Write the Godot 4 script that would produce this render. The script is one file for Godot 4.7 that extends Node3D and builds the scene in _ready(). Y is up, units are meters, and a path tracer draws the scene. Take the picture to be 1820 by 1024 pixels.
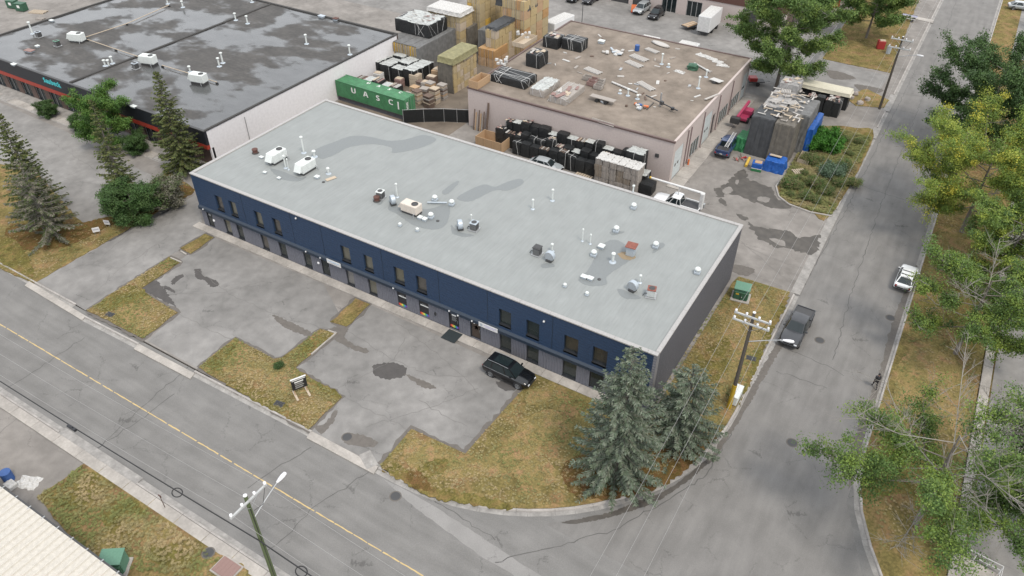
extends Node3D
# A two-storey blue warehouse on a street corner with its yard neighbours, seen from the air. Metres; y is up; the street level is y = 0.

var M := {}
var T := {}
var used := {}
var rng := RandomNumberGenerator.new()


class MB:
	var v := PackedVector3Array()
	var n := PackedVector3Array()
	var c := PackedColorArray()
	var uv := PackedVector2Array()
	var col := Color.WHITE
	var tint := false

	func tri(a: Vector3, b: Vector3, d: Vector3, h: Vector3) -> void:
		var m := (b - a).cross(d - a)
		if m.dot(h) < 0.0:
			var s := b
			b = d
			d = s
			m = -m
		m = m.normalized()
		v.append(a)
		v.append(d)
		v.append(b)
		n.append(m)
		n.append(m)
		n.append(m)
		if tint:
			c.append(col)
			c.append(col)
			c.append(col)

	func quad(a: Vector3, b: Vector3, d: Vector3, e: Vector3, h: Vector3) -> void:
		tri(a, b, d, h)
		tri(a, d, e, h)

	func soft(a: Vector3, b: Vector3, d: Vector3, na: Vector3, nb: Vector3, nd: Vector3) -> void:
		if (b - a).cross(d - a).dot(na + nb + nd) < 0.0:
			v.append(a); v.append(b); v.append(d)
			n.append(na); n.append(nb); n.append(nd)
		else:
			v.append(a); v.append(d); v.append(b)
			n.append(na); n.append(nd); n.append(nb)
		if tint:
			c.append(col); c.append(col); c.append(col)

	func box(at: Vector3, size: Vector3, B := Basis.IDENTITY) -> MB:
		var h := size / 2
		var p := []
		for i in 8:
			p.append(at + B * Vector3(h.x if i & 1 else -h.x, h.y if i & 2 else -h.y, h.z if i & 4 else -h.z))
		quad(p[0], p[1], p[3], p[2], -B.z)
		quad(p[4], p[5], p[7], p[6], B.z)
		quad(p[0], p[2], p[6], p[4], -B.x)
		quad(p[1], p[3], p[7], p[5], B.x)
		quad(p[0], p[1], p[5], p[4], -B.y)
		quad(p[2], p[3], p[7], p[6], B.y)
		return self

	func span(x0: float, x1: float, y0: float, y1: float, z0: float, z1: float) -> MB:
		return box(Vector3((x0 + x1) / 2, (y0 + y1) / 2, (z0 + z1) / 2), Vector3(absf(x1 - x0), absf(y1 - y0), absf(z1 - z0)))

	# an upright sheet facing +z
	func quad_face(x0: float, x1: float, y0: float, y1: float, z: float) -> MB:
		quad(Vector3(x0, y0, z), Vector3(x1, y0, z), Vector3(x1, y1, z), Vector3(x0, y1, z), Vector3.BACK)
		return self

	# a standing rib of a metal roof
	func quad_rib(x: float, y: float, z0: float, z1: float) -> MB:
		quad(Vector3(x - 0.07, y, z0), Vector3(x - 0.025, y + 0.11, z0), Vector3(x - 0.025, y + 0.11, z1), Vector3(x - 0.07, y, z1), Vector3(-1, 1, 0))
		quad(Vector3(x - 0.025, y + 0.11, z0), Vector3(x + 0.025, y + 0.11, z0), Vector3(x + 0.025, y + 0.11, z1), Vector3(x - 0.025, y + 0.11, z1), Vector3.UP)
		quad(Vector3(x + 0.07, y, z0), Vector3(x + 0.025, y + 0.11, z0), Vector3(x + 0.025, y + 0.11, z1), Vector3(x + 0.07, y, z1), Vector3(1, 1, 0))
		tri(Vector3(x - 0.07, y, z0), Vector3(x, y + 0.11, z0), Vector3(x + 0.07, y, z0), Vector3.FORWARD)
		return self

	# a box with chamfered edges
	func cbox(at: Vector3, size: Vector3, k: float, B := Basis.IDENTITY) -> MB:
		var h := size / 2
		var f := func(s: Vector3, ax: int) -> Vector3:
			var q := Vector3(s.x * (h.x - k), s.y * (h.y - k), s.z * (h.z - k))
			q[ax] = s[ax] * h[ax]
			return at + B * q
		for ax in 3:
			var b := (ax + 1) % 3
			var d := (ax + 2) % 3
			for sg in [-1.0, 1.0]:
				var q := []
				for e in [[-1, -1], [1, -1], [1, 1], [-1, 1]]:
					var s := Vector3.ZERO
					s[ax] = sg
					s[b] = e[0]
					s[d] = e[1]
					q.append(f.call(s, ax))
				var hn := Vector3.ZERO
				hn[ax] = sg
				quad(q[0], q[1], q[2], q[3], B * hn)
			for e in [[-1, -1], [1, -1], [1, 1], [-1, 1]]:
				var s := Vector3.ZERO
				s[b] = e[0]
				s[d] = e[1]
				var s0 := s
				var s1 := s
				s0[ax] = -1
				s1[ax] = 1
				quad(f.call(s0, b), f.call(s1, b), f.call(s1, d), f.call(s0, d), B * s)
		for i in 8:
			var s := Vector3(1 if i & 1 else -1, 1 if i & 2 else -1, 1 if i & 4 else -1)
			tri(f.call(s, 0), f.call(s, 1), f.call(s, 2), B * s)
		return self

	# a flat outline in x and z raised from y0 to y1
	func slab(poly: PackedVector2Array, y0: float, y1: float) -> MB:
		var id := Geometry2D.triangulate_polygon(poly)
		if id.is_empty():
			if Geometry2D.is_polygon_clockwise(poly):
				poly.reverse()
			for q in Geometry2D.offset_polygon(poly, 0.015):
				if not Geometry2D.is_polygon_clockwise(q) and Geometry2D.triangulate_polygon(q).size():
					slab(q, y0, y1)
			return self
		for i in range(0, id.size(), 3):
			var a := poly[id[i]]
			var b := poly[id[i + 1]]
			var d := poly[id[i + 2]]
			tri(Vector3(a.x, y1, a.y), Vector3(b.x, y1, b.y), Vector3(d.x, y1, d.y), Vector3.UP)
		if y1 - y0 > 0.001:
			var flip := 1.0 if Geometry2D.is_polygon_clockwise(poly) else -1.0
			for i in poly.size():
				var a := poly[i]
				var b := poly[(i + 1) % poly.size()]
				var o := Vector3(b.y - a.y, 0, a.x - b.x) * flip
				quad(Vector3(a.x, y0, a.y), Vector3(b.x, y0, b.y), Vector3(b.x, y1, b.y), Vector3(a.x, y1, a.y), o)
		return self

	# a round bar along a path
	func tube(path: Array, r0: float, r1: float, sides := 8, caps := true) -> MB:
		var rings := []
		var nor := []
		for i in path.size():
			var d: Vector3 = (path[mini(i + 1, path.size() - 1)] - path[maxi(i - 1, 0)]).normalized()
			var a := d.cross(Vector3.UP if absf(d.y) < 0.9 else Vector3.RIGHT).normalized()
			var b := d.cross(a)
			var r := lerpf(r0, r1, float(i) / (path.size() - 1))
			var ring := []
			var nn := []
			for k in sides:
				var t := TAU * k / sides
				var o := a * cos(t) + b * sin(t)
				ring.append(path[i] + o * r)
				nn.append(o)
			rings.append(ring)
			nor.append(nn)
		for i in path.size() - 1:
			for k in sides:
				var k2 := (k + 1) % sides
				soft(rings[i][k], rings[i][k2], rings[i + 1][k2], nor[i][k], nor[i][k2], nor[i + 1][k2])
				soft(rings[i][k], rings[i + 1][k2], rings[i + 1][k], nor[i][k], nor[i + 1][k2], nor[i + 1][k])
		if caps:
			for e in [0, path.size() - 1]:
				var o: Vector3 = path[0] - path[1] if e == 0 else path[e] - path[e - 1]
				for k in range(1, sides - 1):
					tri(rings[e][0], rings[e][k], rings[e][k + 1], o)
		return self

	# a turned shape: profile of [radius, height]
	func lathe(at: Vector3, profile: Array, sides := 12, B := Basis.IDENTITY) -> MB:
		for i in profile.size() - 1:
			var p: Array = profile[i]
			var q: Array = profile[i + 1]
			var sl := Vector2(float(q[1]) - float(p[1]), float(p[0]) - float(q[0])).normalized()
			for k in sides:
				var t0 := TAU * k / sides
				var t1 := TAU * (k + 1) / sides
				var o0 := Vector3(cos(t0), 0, sin(t0))
				var o1 := Vector3(cos(t1), 0, sin(t1))
				var n0 := B * (o0 * sl.x + Vector3.UP * sl.y)
				var n1 := B * (o1 * sl.x + Vector3.UP * sl.y)
				var a: Vector3 = at + B * (o0 * p[0] + Vector3.UP * p[1])
				var b: Vector3 = at + B * (o1 * p[0] + Vector3.UP * p[1])
				var d: Vector3 = at + B * (o1 * q[0] + Vector3.UP * q[1])
				var e: Vector3 = at + B * (o0 * q[0] + Vector3.UP * q[1])
				if p[0] > 0.0:
					soft(a, b, d, n0, n1, n1)
				if q[0] > 0.0:
					soft(a, d, e, n0, n1, n0)
		return self

	# rounds the shading over edges flatter than the given cosine
	func rounded(least := 0.55) -> MB:
		var at := {}
		for i in v.size():
			var k := Vector3i((v[i] * 500.0).round())
			if not at.has(k):
				at[k] = []
			at[k].append(i)
		var old := n.duplicate()
		for k in at:
			for i in at[k]:
				var s := Vector3.ZERO
				for j in at[k]:
					if old[i].dot(old[j]) > least:
						s += old[j]
				n[i] = s.normalized()
		return self

	func mesh() -> ArrayMesh:
		var a := []
		a.resize(Mesh.ARRAY_MAX)
		a[Mesh.ARRAY_VERTEX] = v
		a[Mesh.ARRAY_NORMAL] = n
		if tint:
			a[Mesh.ARRAY_COLOR] = c
		if uv.size() == v.size():
			a[Mesh.ARRAY_TEX_UV] = uv
		var m := ArrayMesh.new()
		m.add_surface_from_arrays(Mesh.PRIMITIVE_TRIANGLES, a)
		return m


func numbered(called: String) -> String:
	if not used.has(called):
		used[called] = 0
		return called
	used[called] += 1
	return "%s_%03d" % [called, used[called]]


func part(called: String, shape, m: Material, parent: Node3D, label := "") -> MeshInstance3D:
	var o := MeshInstance3D.new()
	o.name = called
	o.mesh = shape.mesh() if shape is MB else shape
	o.material_override = m
	parent.add_child(o, true)
	if label:
		o.set_meta("label", label)
	return o


func tag(o: Node3D, label: String, category: String, group := "", kind := "") -> Node3D:
	o.set_meta("label", label)
	o.set_meta("category", category)
	if group:
		o.set_meta("group", group)
	if kind:
		o.set_meta("kind", kind)
	return o


func thing(called: String, label: String, category: String, at := Vector3.ZERO, turn := 0.0, group := "") -> Node3D:
	var o := Node3D.new()
	o.name = numbered(called)
	add_child(o)
	o.position = at
	o.rotation.y = deg_to_rad(turn)
	tag(o, label, category, group)
	return o


func single(called: String, shape, m: Material, label: String, category: String, group := "", at := Vector3.ZERO, turn := 0.0) -> MeshInstance3D:
	var o := part(numbered(called), shape, m, self)
	o.position = at
	o.rotation.y = deg_to_rad(turn)
	tag(o, label, category, group)
	return o


func struct(called: String, shape, m: Material) -> MeshInstance3D:
	var o := part(numbered(called), shape, m, self)
	o.set_meta("kind", "structure")
	return o


func copy(o: Node3D, called: String, label: String, at: Vector3, turn := 0.0, size := 1.0) -> Node3D:
	var r: Node3D = o.duplicate()
	r.name = numbered(called)
	add_child(r)
	r.position = at
	r.rotation.y = deg_to_rad(turn)
	r.scale = Vector3.ONE * size
	r.set_meta("label", label)
	return r


func V2(a: Array) -> PackedVector2Array:
	var p := PackedVector2Array()
	for i in range(0, a.size(), 2):
		p.append(Vector2(a[i], a[i + 1]))
	return p


# an outline with extra, unevenly shifted points between the given ones
func ragged(a: Array, step: float, shift: float, sd := 1) -> PackedVector2Array:
	var p := V2(a)
	var r := RandomNumberGenerator.new()
	r.seed = sd
	var out := PackedVector2Array()
	for i in p.size():
		var q := p[i]
		var w := p[(i + 1) % p.size()]
		var k := maxi(1, int(q.distance_to(w) / step))
		for j in k:
			var t := float(j) / k
			out.append(q.lerp(w, t) + Vector2(r.randf_range(-shift, shift), r.randf_range(-shift, shift)))
	return out


func smooth_loop(a: Array, step: float, shift: float, sd := 1) -> PackedVector2Array:
	var p := V2(a)
	var r := RandomNumberGenerator.new()
	r.seed = sd
	var out := PackedVector2Array()
	var m := p.size()
	for i in m:
		var k := maxi(2, int(p[i].distance_to(p[(i + 1) % m]) / step))
		for j in k:
			var q := p[i].cubic_interpolate(p[(i + 1) % m], p[(i - 1 + m) % m], p[(i + 2) % m], float(j) / k)
			out.append(q + Vector2(r.randf_range(-shift, shift), r.randf_range(-shift, shift)))
	return out


# a strip of even width along a wandering line
func strip(a: Array, wide: float, y: float, wander := 0.0, sd := 1, mb: MB = null) -> MB:
	if mb == null:
		mb = MB.new()
	var p := V2(a)
	var r := RandomNumberGenerator.new()
	r.seed = sd
	var q := PackedVector2Array()
	for i in p.size() - 1:
		var k := 1
		if wander > 0.0:
			k = maxi(1, int(p[i].distance_to(p[i + 1]) / 0.5))
		for j in k:
			var sh := Vector2(r.randf_range(-wander, wander), r.randf_range(-wander, wander)) if j > 0 else Vector2.ZERO
			q.append(p[i].lerp(p[i + 1], float(j) / k) + sh)
	q.append(p[p.size() - 1])
	var l := []
	for i in q.size():
		var d := (q[mini(i + 1, q.size() - 1)] - q[maxi(i - 1, 0)]).normalized()
		var w := wide * (r.randf_range(0.45, 1.1) if wander > 0.0 else 1.0) / 2
		l.append([q[i] + Vector2(-d.y, d.x) * w, q[i] - Vector2(-d.y, d.x) * w])
	for i in q.size() - 1:
		var e := [l[i][0], l[i][1], l[i + 1][1], l[i + 1][0]]
		mb.quad(Vector3(e[0].x, y, e[0].y), Vector3(e[1].x, y, e[1].y), Vector3(e[2].x, y, e[2].y), Vector3(e[3].x, y, e[3].y), Vector3.UP)
	return mb


func noise(sd: int, freq: float, oct := 4, kind := FastNoiseLite.TYPE_SIMPLEX_SMOOTH) -> FastNoiseLite:
	var f := FastNoiseLite.new()
	f.seed = sd
	f.noise_type = kind
	f.frequency = freq
	f.fractal_octaves = oct
	return f


func tile(sd: int, size: int, freq: float, oct := 4) -> PackedByteArray:
	var im := noise(sd, freq, oct).get_seamless_image(size, size)
	im.convert(Image.FORMAT_L8)
	return im.get_data()


func grey(size: int, d: PackedByteArray) -> ImageTexture:
	return ImageTexture.create_from_image(Image.create_from_data(size, size, false, Image.FORMAT_L8, d))


# a plain material; col holds real-world base colours (linear)
func mat(called: String, col: Color, rough := 0.8, tex := "", across := 3.0, o := {}) -> StandardMaterial3D:
	var m := StandardMaterial3D.new()
	m.resource_name = called
	var a := col.a
	m.albedo_color = col.linear_to_srgb()
	m.albedo_color.a = a
	m.roughness = rough
	m.metallic = o.get("metal", 0.0)
	m.metallic_specular = o.get("spec", 0.5)
	if tex:
		m.albedo_texture = T[tex]
		m.uv1_triplanar = true
		m.uv1_world_triplanar = o.get("world", true)
		var s: Vector3 = o.get("stretch", Vector3.ONE)
		m.uv1_scale = Vector3(1 / (across * s.x), 1 / (across * s.y), 1 / (across * s.z))
	if o.has("detail"):
		m.detail_enabled = true
		m.detail_albedo = T[o.detail[0]]
		m.detail_blend_mode = BaseMaterial3D.BLEND_MODE_MUL
		m.detail_uv_layer = BaseMaterial3D.DETAIL_UV_2
		m.uv2_triplanar = true
		m.uv2_world_triplanar = true
		var s: Vector3 = o.detail[2] if o.detail.size() > 2 else Vector3.ONE
		m.uv2_scale = Vector3(1 / s.x, 1 / s.y, 1 / s.z) / float(o.detail[1])
	if o.has("bump"):
		m.heightmap_enabled = true
		m.heightmap_texture = T[o.bump[0]]
		m.heightmap_scale = o.bump[1]
	if o.has("tint"):
		m.vertex_color_use_as_albedo = true
	if o.has("back"):
		m.backlight_enabled = true
		m.backlight = Color(o.back).linear_to_srgb()
	if o.has("coat"):
		m.clearcoat_enabled = true
		m.clearcoat = o.coat
		m.clearcoat_roughness = 0.05
	if a < 1.0:
		m.transparency = BaseMaterial3D.TRANSPARENCY_ALPHA
	M[called] = m
	return m


func glow(called: String, col: Color, energy: float) -> void:
	var m := mat(called, col, 0.4)
	m.emission_enabled = true
	m.emission = col.linear_to_srgb()
	m.emission_energy_multiplier = energy


func C(r: float, g: float, b: float) -> Color:
	return Color(r, g, b)


func textures() -> void:
	var size := 512
	var a := tile(1, size, 0.09, 3)
	var b := tile(2, size, 0.015, 4)
	var d := PackedByteArray()
	d.resize(size * size)
	rng.seed = 5
	for i in size * size:
		d[i] = clampi(214 + int(a[i] * 0.09 + b[i] * 0.09) + rng.randi_range(-6, 6), 0, 255)
	T.grain = grey(size, d)
	# worn asphalt: stone grain, patches, hairline cracks
	size = 1024
	a = tile(3, size, 0.2, 2)
	b = tile(4, size, 0.008, 5)
	var f := noise(7, 0.0065, 1, FastNoiseLite.TYPE_CELLULAR)
	f.fractal_type = FastNoiseLite.FRACTAL_NONE
	f.cellular_return_type = FastNoiseLite.RETURN_DISTANCE2_SUB
	f.domain_warp_enabled = true
	f.domain_warp_amplitude = 60.0
	f.domain_warp_frequency = 0.012
	var ci := f.get_seamless_image(size, size)
	ci.convert(Image.FORMAT_L8)
	var cr := ci.get_data()
	var gate := tile(9, size, 0.004, 2)
	d = PackedByteArray()
	d.resize(size * size)
	for i in size * size:
		var x := 216.0 + a[i] * 0.07 + b[i] * 0.09 + rng.randi_range(-8, 8)
		if cr[i] < 4 and gate[i] > 146:
			x *= 0.84 + 0.04 * cr[i]
		d[i] = clampi(int(x), 0, 255)
	T.asphalt = grey(size, d)
	# broad worn patches
	size = 1024
	a = tile(11, size, 0.004, 6)
	d = PackedByteArray()
	d.resize(size * size)
	for i in size * size:
		d[i] = clampi(234 + int((a[i] - 128) * 0.22), 0, 255)
	T.blotch = grey(size, d)
	b = tile(12, size, 0.028, 5)
	for i in size * size:
		d[i] = clampi(232 + int((a[i] - 128) * 0.2 + (b[i] - 128) * 0.1), 0, 255)
	T.stain = grey(size, d)
	# fibre-like variation for stretching
	size = 512
	a = tile(13, size, 0.02, 5)
	d = PackedByteArray()
	d.resize(size * size)
	for i in size * size:
		d[i] = clampi(234 + int((a[i] - 128) * 0.2), 0, 255)
	T.streak = grey(size, d)
	for i in size * size:
		d[i] = clampi(240 + int((a[i] - 128) * 0.07), 0, 255)
	T.faint = grey(size, d)
	for i in size * size:
		d[i] = clampi(236 + int((a[i] - 128) * 0.12), 0, 255)
	T.wear = grey(size, d)
	# leaf litter relief and coarse stone relief
	T.rough = grey(512, tile(15, 512, 0.12, 3))
	# turf that has dried in patches
	size = 1024
	a = tile(17, size, 0.006, 5)
	b = tile(18, size, 0.05, 3)
	var e := tile(19, size, 0.011, 4)
	var im := Image.create(size, size, false, Image.FORMAT_RGB8)
	var pix := PackedByteArray()
	pix.resize(size * size * 3)
	var ramp := [Color(0.43, 0.402, 0.262), Color(0.455, 0.42, 0.275), Color(0.495, 0.44, 0.305), Color(0.515, 0.43, 0.32)]
	for i in size * size:
		var t := clampf((a[i] / 255.0 - 0.5) * 1.5 + 0.5 + (b[i] / 255.0 - 0.5) * 0.5, 0.0, 0.999) * 3.0
		var k := int(t)
		var q: Color = ramp[k].lerp(ramp[k + 1], t - k)
		var w := 1.0 + (b[i] / 255.0 - 0.5) * 0.26 + rng.randf_range(-0.09, 0.09) - (0.1 if e[i] < 80 else 0.0)
		pix[i * 3] = clampi(int(q.r * w * 255), 0, 255)
		pix[i * 3 + 1] = clampi(int(q.g * w * 255), 0, 255)
		pix[i * 3 + 2] = clampi(int(q.b * w * 255), 0, 255)
	T.turf = ImageTexture.create_from_image(Image.create_from_data(size, size, false, Image.FORMAT_RGB8, pix))
	# flat tar roof: bare dry felt, silt and films of standing rain water
	a = tile(23, size, 0.0034, 5)
	b = tile(24, size, 0.07, 3)
	e = tile(25, size, 0.012, 4)
	var rg := PackedByteArray()
	rg.resize(size * size)
	for i in size * size:
		var wet := clampf((a[i] / 255.0 - 0.35) * 4.4 + (e[i] / 255.0 - 0.5) * 2.2, 0.0, 1.0)
		var q := Color(0.262, 0.25, 0.24).lerp(Color(0.248, 0.25, 0.252), wet)
		var w := 1.0 + (b[i] / 255.0 - 0.5) * 0.35 * (1.0 - wet * 0.7) + (e[i] / 255.0 - 0.5) * 0.45
		pix[i * 3] = clampi(int(q.r * w * 255), 0, 255)
		pix[i * 3 + 1] = clampi(int(q.g * w * 255), 0, 255)
		pix[i * 3 + 2] = clampi(int(q.b * w * 255), 0, 255)
		rg[i] = int(lerpf(225.0, 40.0, wet))
	T.tar = ImageTexture.create_from_image(Image.create_from_data(size, size, false, Image.FORMAT_RGB8, pix))
	T.tar_wet = grey(size, rg)


func _ready() -> void:
	var cam := Camera3D.new()
	cam.name = "camera"
	add_child(cam)
	cam.position = Vector3(0, 50, 0)
	cam.rotation_order = EULER_ORDER_YXZ
	cam.rotation_degrees = Vector3(-38.916, 31.045, 0.274)
	cam.fov = 41.67
	cam.near = 0.5
	cam.far = 2000.0
	cam.current = true
	var env := Environment.new()
	env.background_mode = Environment.BG_SKY
	var sm := ProceduralSkyMaterial.new()
	sm.sky_top_color = Color(0.815, 0.832, 0.855)
	sm.sky_horizon_color = Color(0.90, 0.908, 0.92)
	sm.ground_horizon_color = Color(0.62, 0.62, 0.61)
	sm.ground_bottom_color = Color(0.5, 0.5, 0.49)
	sm.sky_curve = 0.3
	sm.sun_angle_max = 1.0
	var sky := Sky.new()
	sky.sky_material = sm
	env.sky = sky
	env.background_energy_multiplier = 1.28
	env.tonemap_mode = Environment.TONE_MAPPER_LINEAR
	env.tonemap_exposure = 1.8
	env.sdfgi_enabled = true
	env.ssao_enabled = true
	env.ssil_enabled = true
	var we := WorldEnvironment.new()
	we.name = "environment"
	we.environment = env
	add_child(we)
	var sun := DirectionalLight3D.new()
	sun.name = "sun"
	add_child(sun)
	sun.rotation_degrees = Vector3(-58, 62, 0)
	sun.light_color = Color(1.0, 0.965, 0.91)
	sun.light_energy = 0.5
	sun.light_angular_distance = 14.0
	sun.shadow_enabled = true
	textures()
	materials()
	ground()
	warehouse()
	warehouse_roof()
	tan_building()
	black_building()
	far_buildings()
	yard()
	alley()
	right_stacks()
	street_furniture()
	vehicles()
	people()
	plants()


func materials() -> void:
	mat("soil", C(0.10, 0.085, 0.06), 0.95, "turf", 19.0)
	mat("road", C(0.215, 0.209, 0.203), 0.93, "asphalt", 26.0, {"detail": ["wear", 60.0, Vector3(1.6, 1.0, 0.2)], "spec": 0.3})
	mat("side_road", C(0.222, 0.214, 0.207), 0.93, "asphalt", 23.0, {"detail": ["wear", 60.0, Vector3(0.22, 1.0, 1.4)], "spec": 0.3})
	mat("pale_road", C(0.245, 0.238, 0.232), 0.93, "asphalt", 21.0, {"spec": 0.3})
	mat("lot", C(0.268, 0.259, 0.251), 0.94, "asphalt", 19.0, {"detail": ["stain", 37.0], "spec": 0.3})
	mat("old_lot", C(0.275, 0.256, 0.24), 0.95, "asphalt", 21.0, {"detail": ["stain", 33.0], "spec": 0.25})
	mat("yard_dirt", C(0.20, 0.168, 0.138), 0.97, "asphalt", 14.0, {"detail": ["blotch", 21.0], "spec": 0.2})
	mat("patch", C(0.085, 0.08, 0.078), 0.9, "asphalt", 9.0, {"spec": 0.3})
	mat("crumbled", C(0.14, 0.128, 0.118), 0.95, "asphalt", 5.0, {"spec": 0.2})
	mat("sealant", C(0.075, 0.072, 0.07), 0.8)
	mat("crack", C(0.12, 0.115, 0.11), 0.9)
	mat("damp", C(0.088, 0.078, 0.068), 0.6, "asphalt", 7.0, {"detail": ["blotch", 6.0]})
	mat("concrete", C(0.42, 0.39, 0.36), 0.9, "grain", 2.6, {"detail": ["blotch", 11.0]})
	mat("kerb", C(0.40, 0.375, 0.355), 0.9, "grain", 2.0, {"detail": ["blotch", 7.0]})
	mat("gutter", C(0.33, 0.315, 0.30), 0.92, "grain", 2.0, {"detail": ["blotch", 5.0]})
	mat("turf", C(0.99, 0.95, 0.91), 0.97, "turf", 17.0, {"detail": ["blotch", 9.0], "spec": 0.15, "bump": ["rough", 4.0]})
	mat("dry_turf", C(1.03, 0.97, 0.97), 0.97, "turf", 11.0, {"spec": 0.15, "bump": ["rough", 4.0]})
	mat("green_turf", C(0.78, 0.80, 0.63), 0.97, "turf", 13.0, {"detail": ["blotch", 5.0], "spec": 0.15, "bump": ["rough", 4.0]})
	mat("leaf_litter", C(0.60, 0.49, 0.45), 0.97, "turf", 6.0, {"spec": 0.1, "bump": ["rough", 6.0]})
	mat("yellow_paint", C(0.50, 0.37, 0.17), 0.85, "asphalt", 5.0)
	mat("white", C(0.62, 0.62, 0.62), 0.55, "grain", 4.0)
	mat("white_wall", C(0.66, 0.645, 0.66), 0.8, "faint", 5.0)
	mat("membrane", C(0.275, 0.291, 0.289), 0.85, "faint", 4.2, {"stretch": Vector3(0.6, 1, 7), "detail": ["faint", 31.0]})
	mat("seam", C(0.25, 0.265, 0.264), 0.8, "grain", 2.0)
	mat("silt", C(0.178, 0.192, 0.196), 0.72, "faint", 2.6)
	mat("rust_stain", C(0.25, 0.19, 0.12), 0.8, "grain", 0.8)
	mat("coping", C(0.40, 0.385, 0.375), 0.5, "grain", 2.2, {"metal": 0.3})
	mat("blue", C(0.0185, 0.041, 0.088), 0.5, "grain", 3.0)
	mat("belt", C(0.014, 0.026, 0.046), 0.5, "grain", 3.0)
	mat("grey_siding", C(0.135, 0.14, 0.168), 0.55, "grain", 3.0)
	mat("grey_block", C(0.112, 0.112, 0.13), 0.85, "grain", 1.7, {"detail": ["streak", 3.0, Vector3(1, 1, 1)], "bump": ["rough", 2.0]})
	mat("corner_trim", C(0.21, 0.21, 0.23), 0.5, "grain", 2.0)
	mat("dark_frame", C(0.02, 0.022, 0.026), 0.4)
	mat("blind", C(0.25, 0.225, 0.17), 0.8, "streak", 0.6, {"stretch": Vector3(4, 0.2, 4)})
	mat("blind_brown", C(0.155, 0.125, 0.105), 0.8, "streak", 0.6, {"stretch": Vector3(4, 0.2, 4)})
	mat("blind_pale", C(0.33, 0.31, 0.30), 0.8, "streak", 0.6, {"stretch": Vector3(4, 0.2, 4)})
	mat("room_dark", C(0.02, 0.024, 0.022), 0.9, "grain", 1.0)
	mat("room_brown", C(0.05, 0.035, 0.026), 0.9, "grain", 1.0)
	mat("glass", Color(0.03, 0.05, 0.05, 0.22), 0.04)
	mat("black", C(0.013, 0.014, 0.017), 0.5)
	mat("black_paint", C(0.004, 0.0045, 0.0055), 0.16, "", 1.0, {"coat": 0.4})
	mat("grey_paint", C(0.018, 0.0185, 0.022), 0.32, "", 1.0, {"coat": 0.6})
	mat("white_paint", C(0.60, 0.61, 0.62), 0.35, "", 1.0, {"coat": 0.8})
	mat("silver_paint", C(0.30, 0.32, 0.33), 0.35, "", 1.0, {"coat": 0.8, "metal": 0.2})
	mat("blue_paint", C(0.022, 0.042, 0.11), 0.35, "", 1.0, {"coat": 0.8})
	mat("car_glass", C(0.012, 0.018, 0.02), 0.05)
	mat("tyre", C(0.018, 0.018, 0.019), 0.85)
	mat("rim", C(0.26, 0.27, 0.28), 0.35, "", 1.0, {"metal": 0.6})
	mat("headlamp_glass", C(0.55, 0.57, 0.6), 0.1)
	mat("tail_glass", C(0.20, 0.01, 0.012), 0.2)
	mat("bed_liner", C(0.05, 0.05, 0.054), 0.8, "grain", 1.0)
	mat("steel", C(0.40, 0.41, 0.42), 0.4, "grain", 1.0, {"metal": 0.5})
	mat("galvanised", C(0.42, 0.47, 0.52), 0.4, "grain", 0.8, {"metal": 0.25})
	mat("dark_steel", C(0.05, 0.05, 0.052), 0.6, "grain", 0.7)
	mat("unit_white", C(0.60, 0.63, 0.62), 0.5, "grain", 1.4)
	mat("unit_beige", C(0.58, 0.52, 0.46), 0.5, "grain", 1.4)
	mat("rusty", C(0.26, 0.09, 0.065), 0.85, "grain", 0.6, {"detail": ["blotch", 1.3]})
	mat("brown_cap", C(0.10, 0.045, 0.035), 0.8, "grain", 0.7)
	mat("gravel_roof", C(0.262, 0.222, 0.188), 0.97, "asphalt", 10.0, {"detail": ["blotch", 19.0], "spec": 0.2, "bump": ["rough", 2.0]})
	mat("pink_wall", C(0.46, 0.395, 0.375), 0.85, "faint", 3.2)
	mat("brown_flashing", C(0.115, 0.075, 0.068), 0.6, "grain", 2.0)
	mat("pale_door", C(0.52, 0.56, 0.57), 0.6, "grain", 2.0)
	mat("mauve_pipe", C(0.25, 0.19, 0.19), 0.7, "grain", 1.0)
	var tar := mat("tar", C(0.9, 0.9, 0.9), 1.0, "tar", 44.0, {"stretch": Vector3(1.5, 1, 1), "detail": ["streak", 13.0, Vector3(2.4, 1, 0.35)], "spec": 0.64})
	tar.roughness_texture = T.tar_wet
	mat("felt", C(0.045, 0.043, 0.042), 0.9, "grain", 1.5)
	mat("fascia", C(0.012, 0.014, 0.02), 0.5, "grain", 3.0)
	mat("red_band", C(0.30, 0.035, 0.02), 0.55, "grain", 3.0)
	mat("brick_brown", C(0.13, 0.085, 0.07), 0.9, "grain", 0.9, {"detail": ["streak", 0.6, Vector3(3, 0.3, 3)]})
	mat("teal", C(0.05, 0.42, 0.46), 0.5)
	mat("container_green", C(0.062, 0.225, 0.10), 0.55, "grain", 2.4, {"detail": ["blotch", 6.0]})
	mat("container_roof", C(0.062, 0.225, 0.10), 0.6, "grain", 2.0, {"detail": ["blotch", 5.0]})
	mat("letter_white", C(0.62, 0.62, 0.6), 0.7)
	mat("wrap", C(0.011, 0.013, 0.015), 0.42, "grain", 1.4, {"world": false, "detail": ["blotch", 1.6], "bump": ["rough", 5.0]})
	mat("wrap_top", C(0.50, 0.52, 0.51), 0.7, "grain", 1.3, {"detail": ["blotch", 2.2]})
	mat("cord", C(0.44, 0.44, 0.44), 0.7)
	mat("wood_pale", C(0.46, 0.38, 0.29), 0.85, "streak", 0.7, {"stretch": Vector3(3, 1, 1), "world": false})
	mat("wood_grey", C(0.32, 0.29, 0.265), 0.9, "streak", 0.7, {"stretch": Vector3(3, 1, 1), "world": false})
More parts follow.
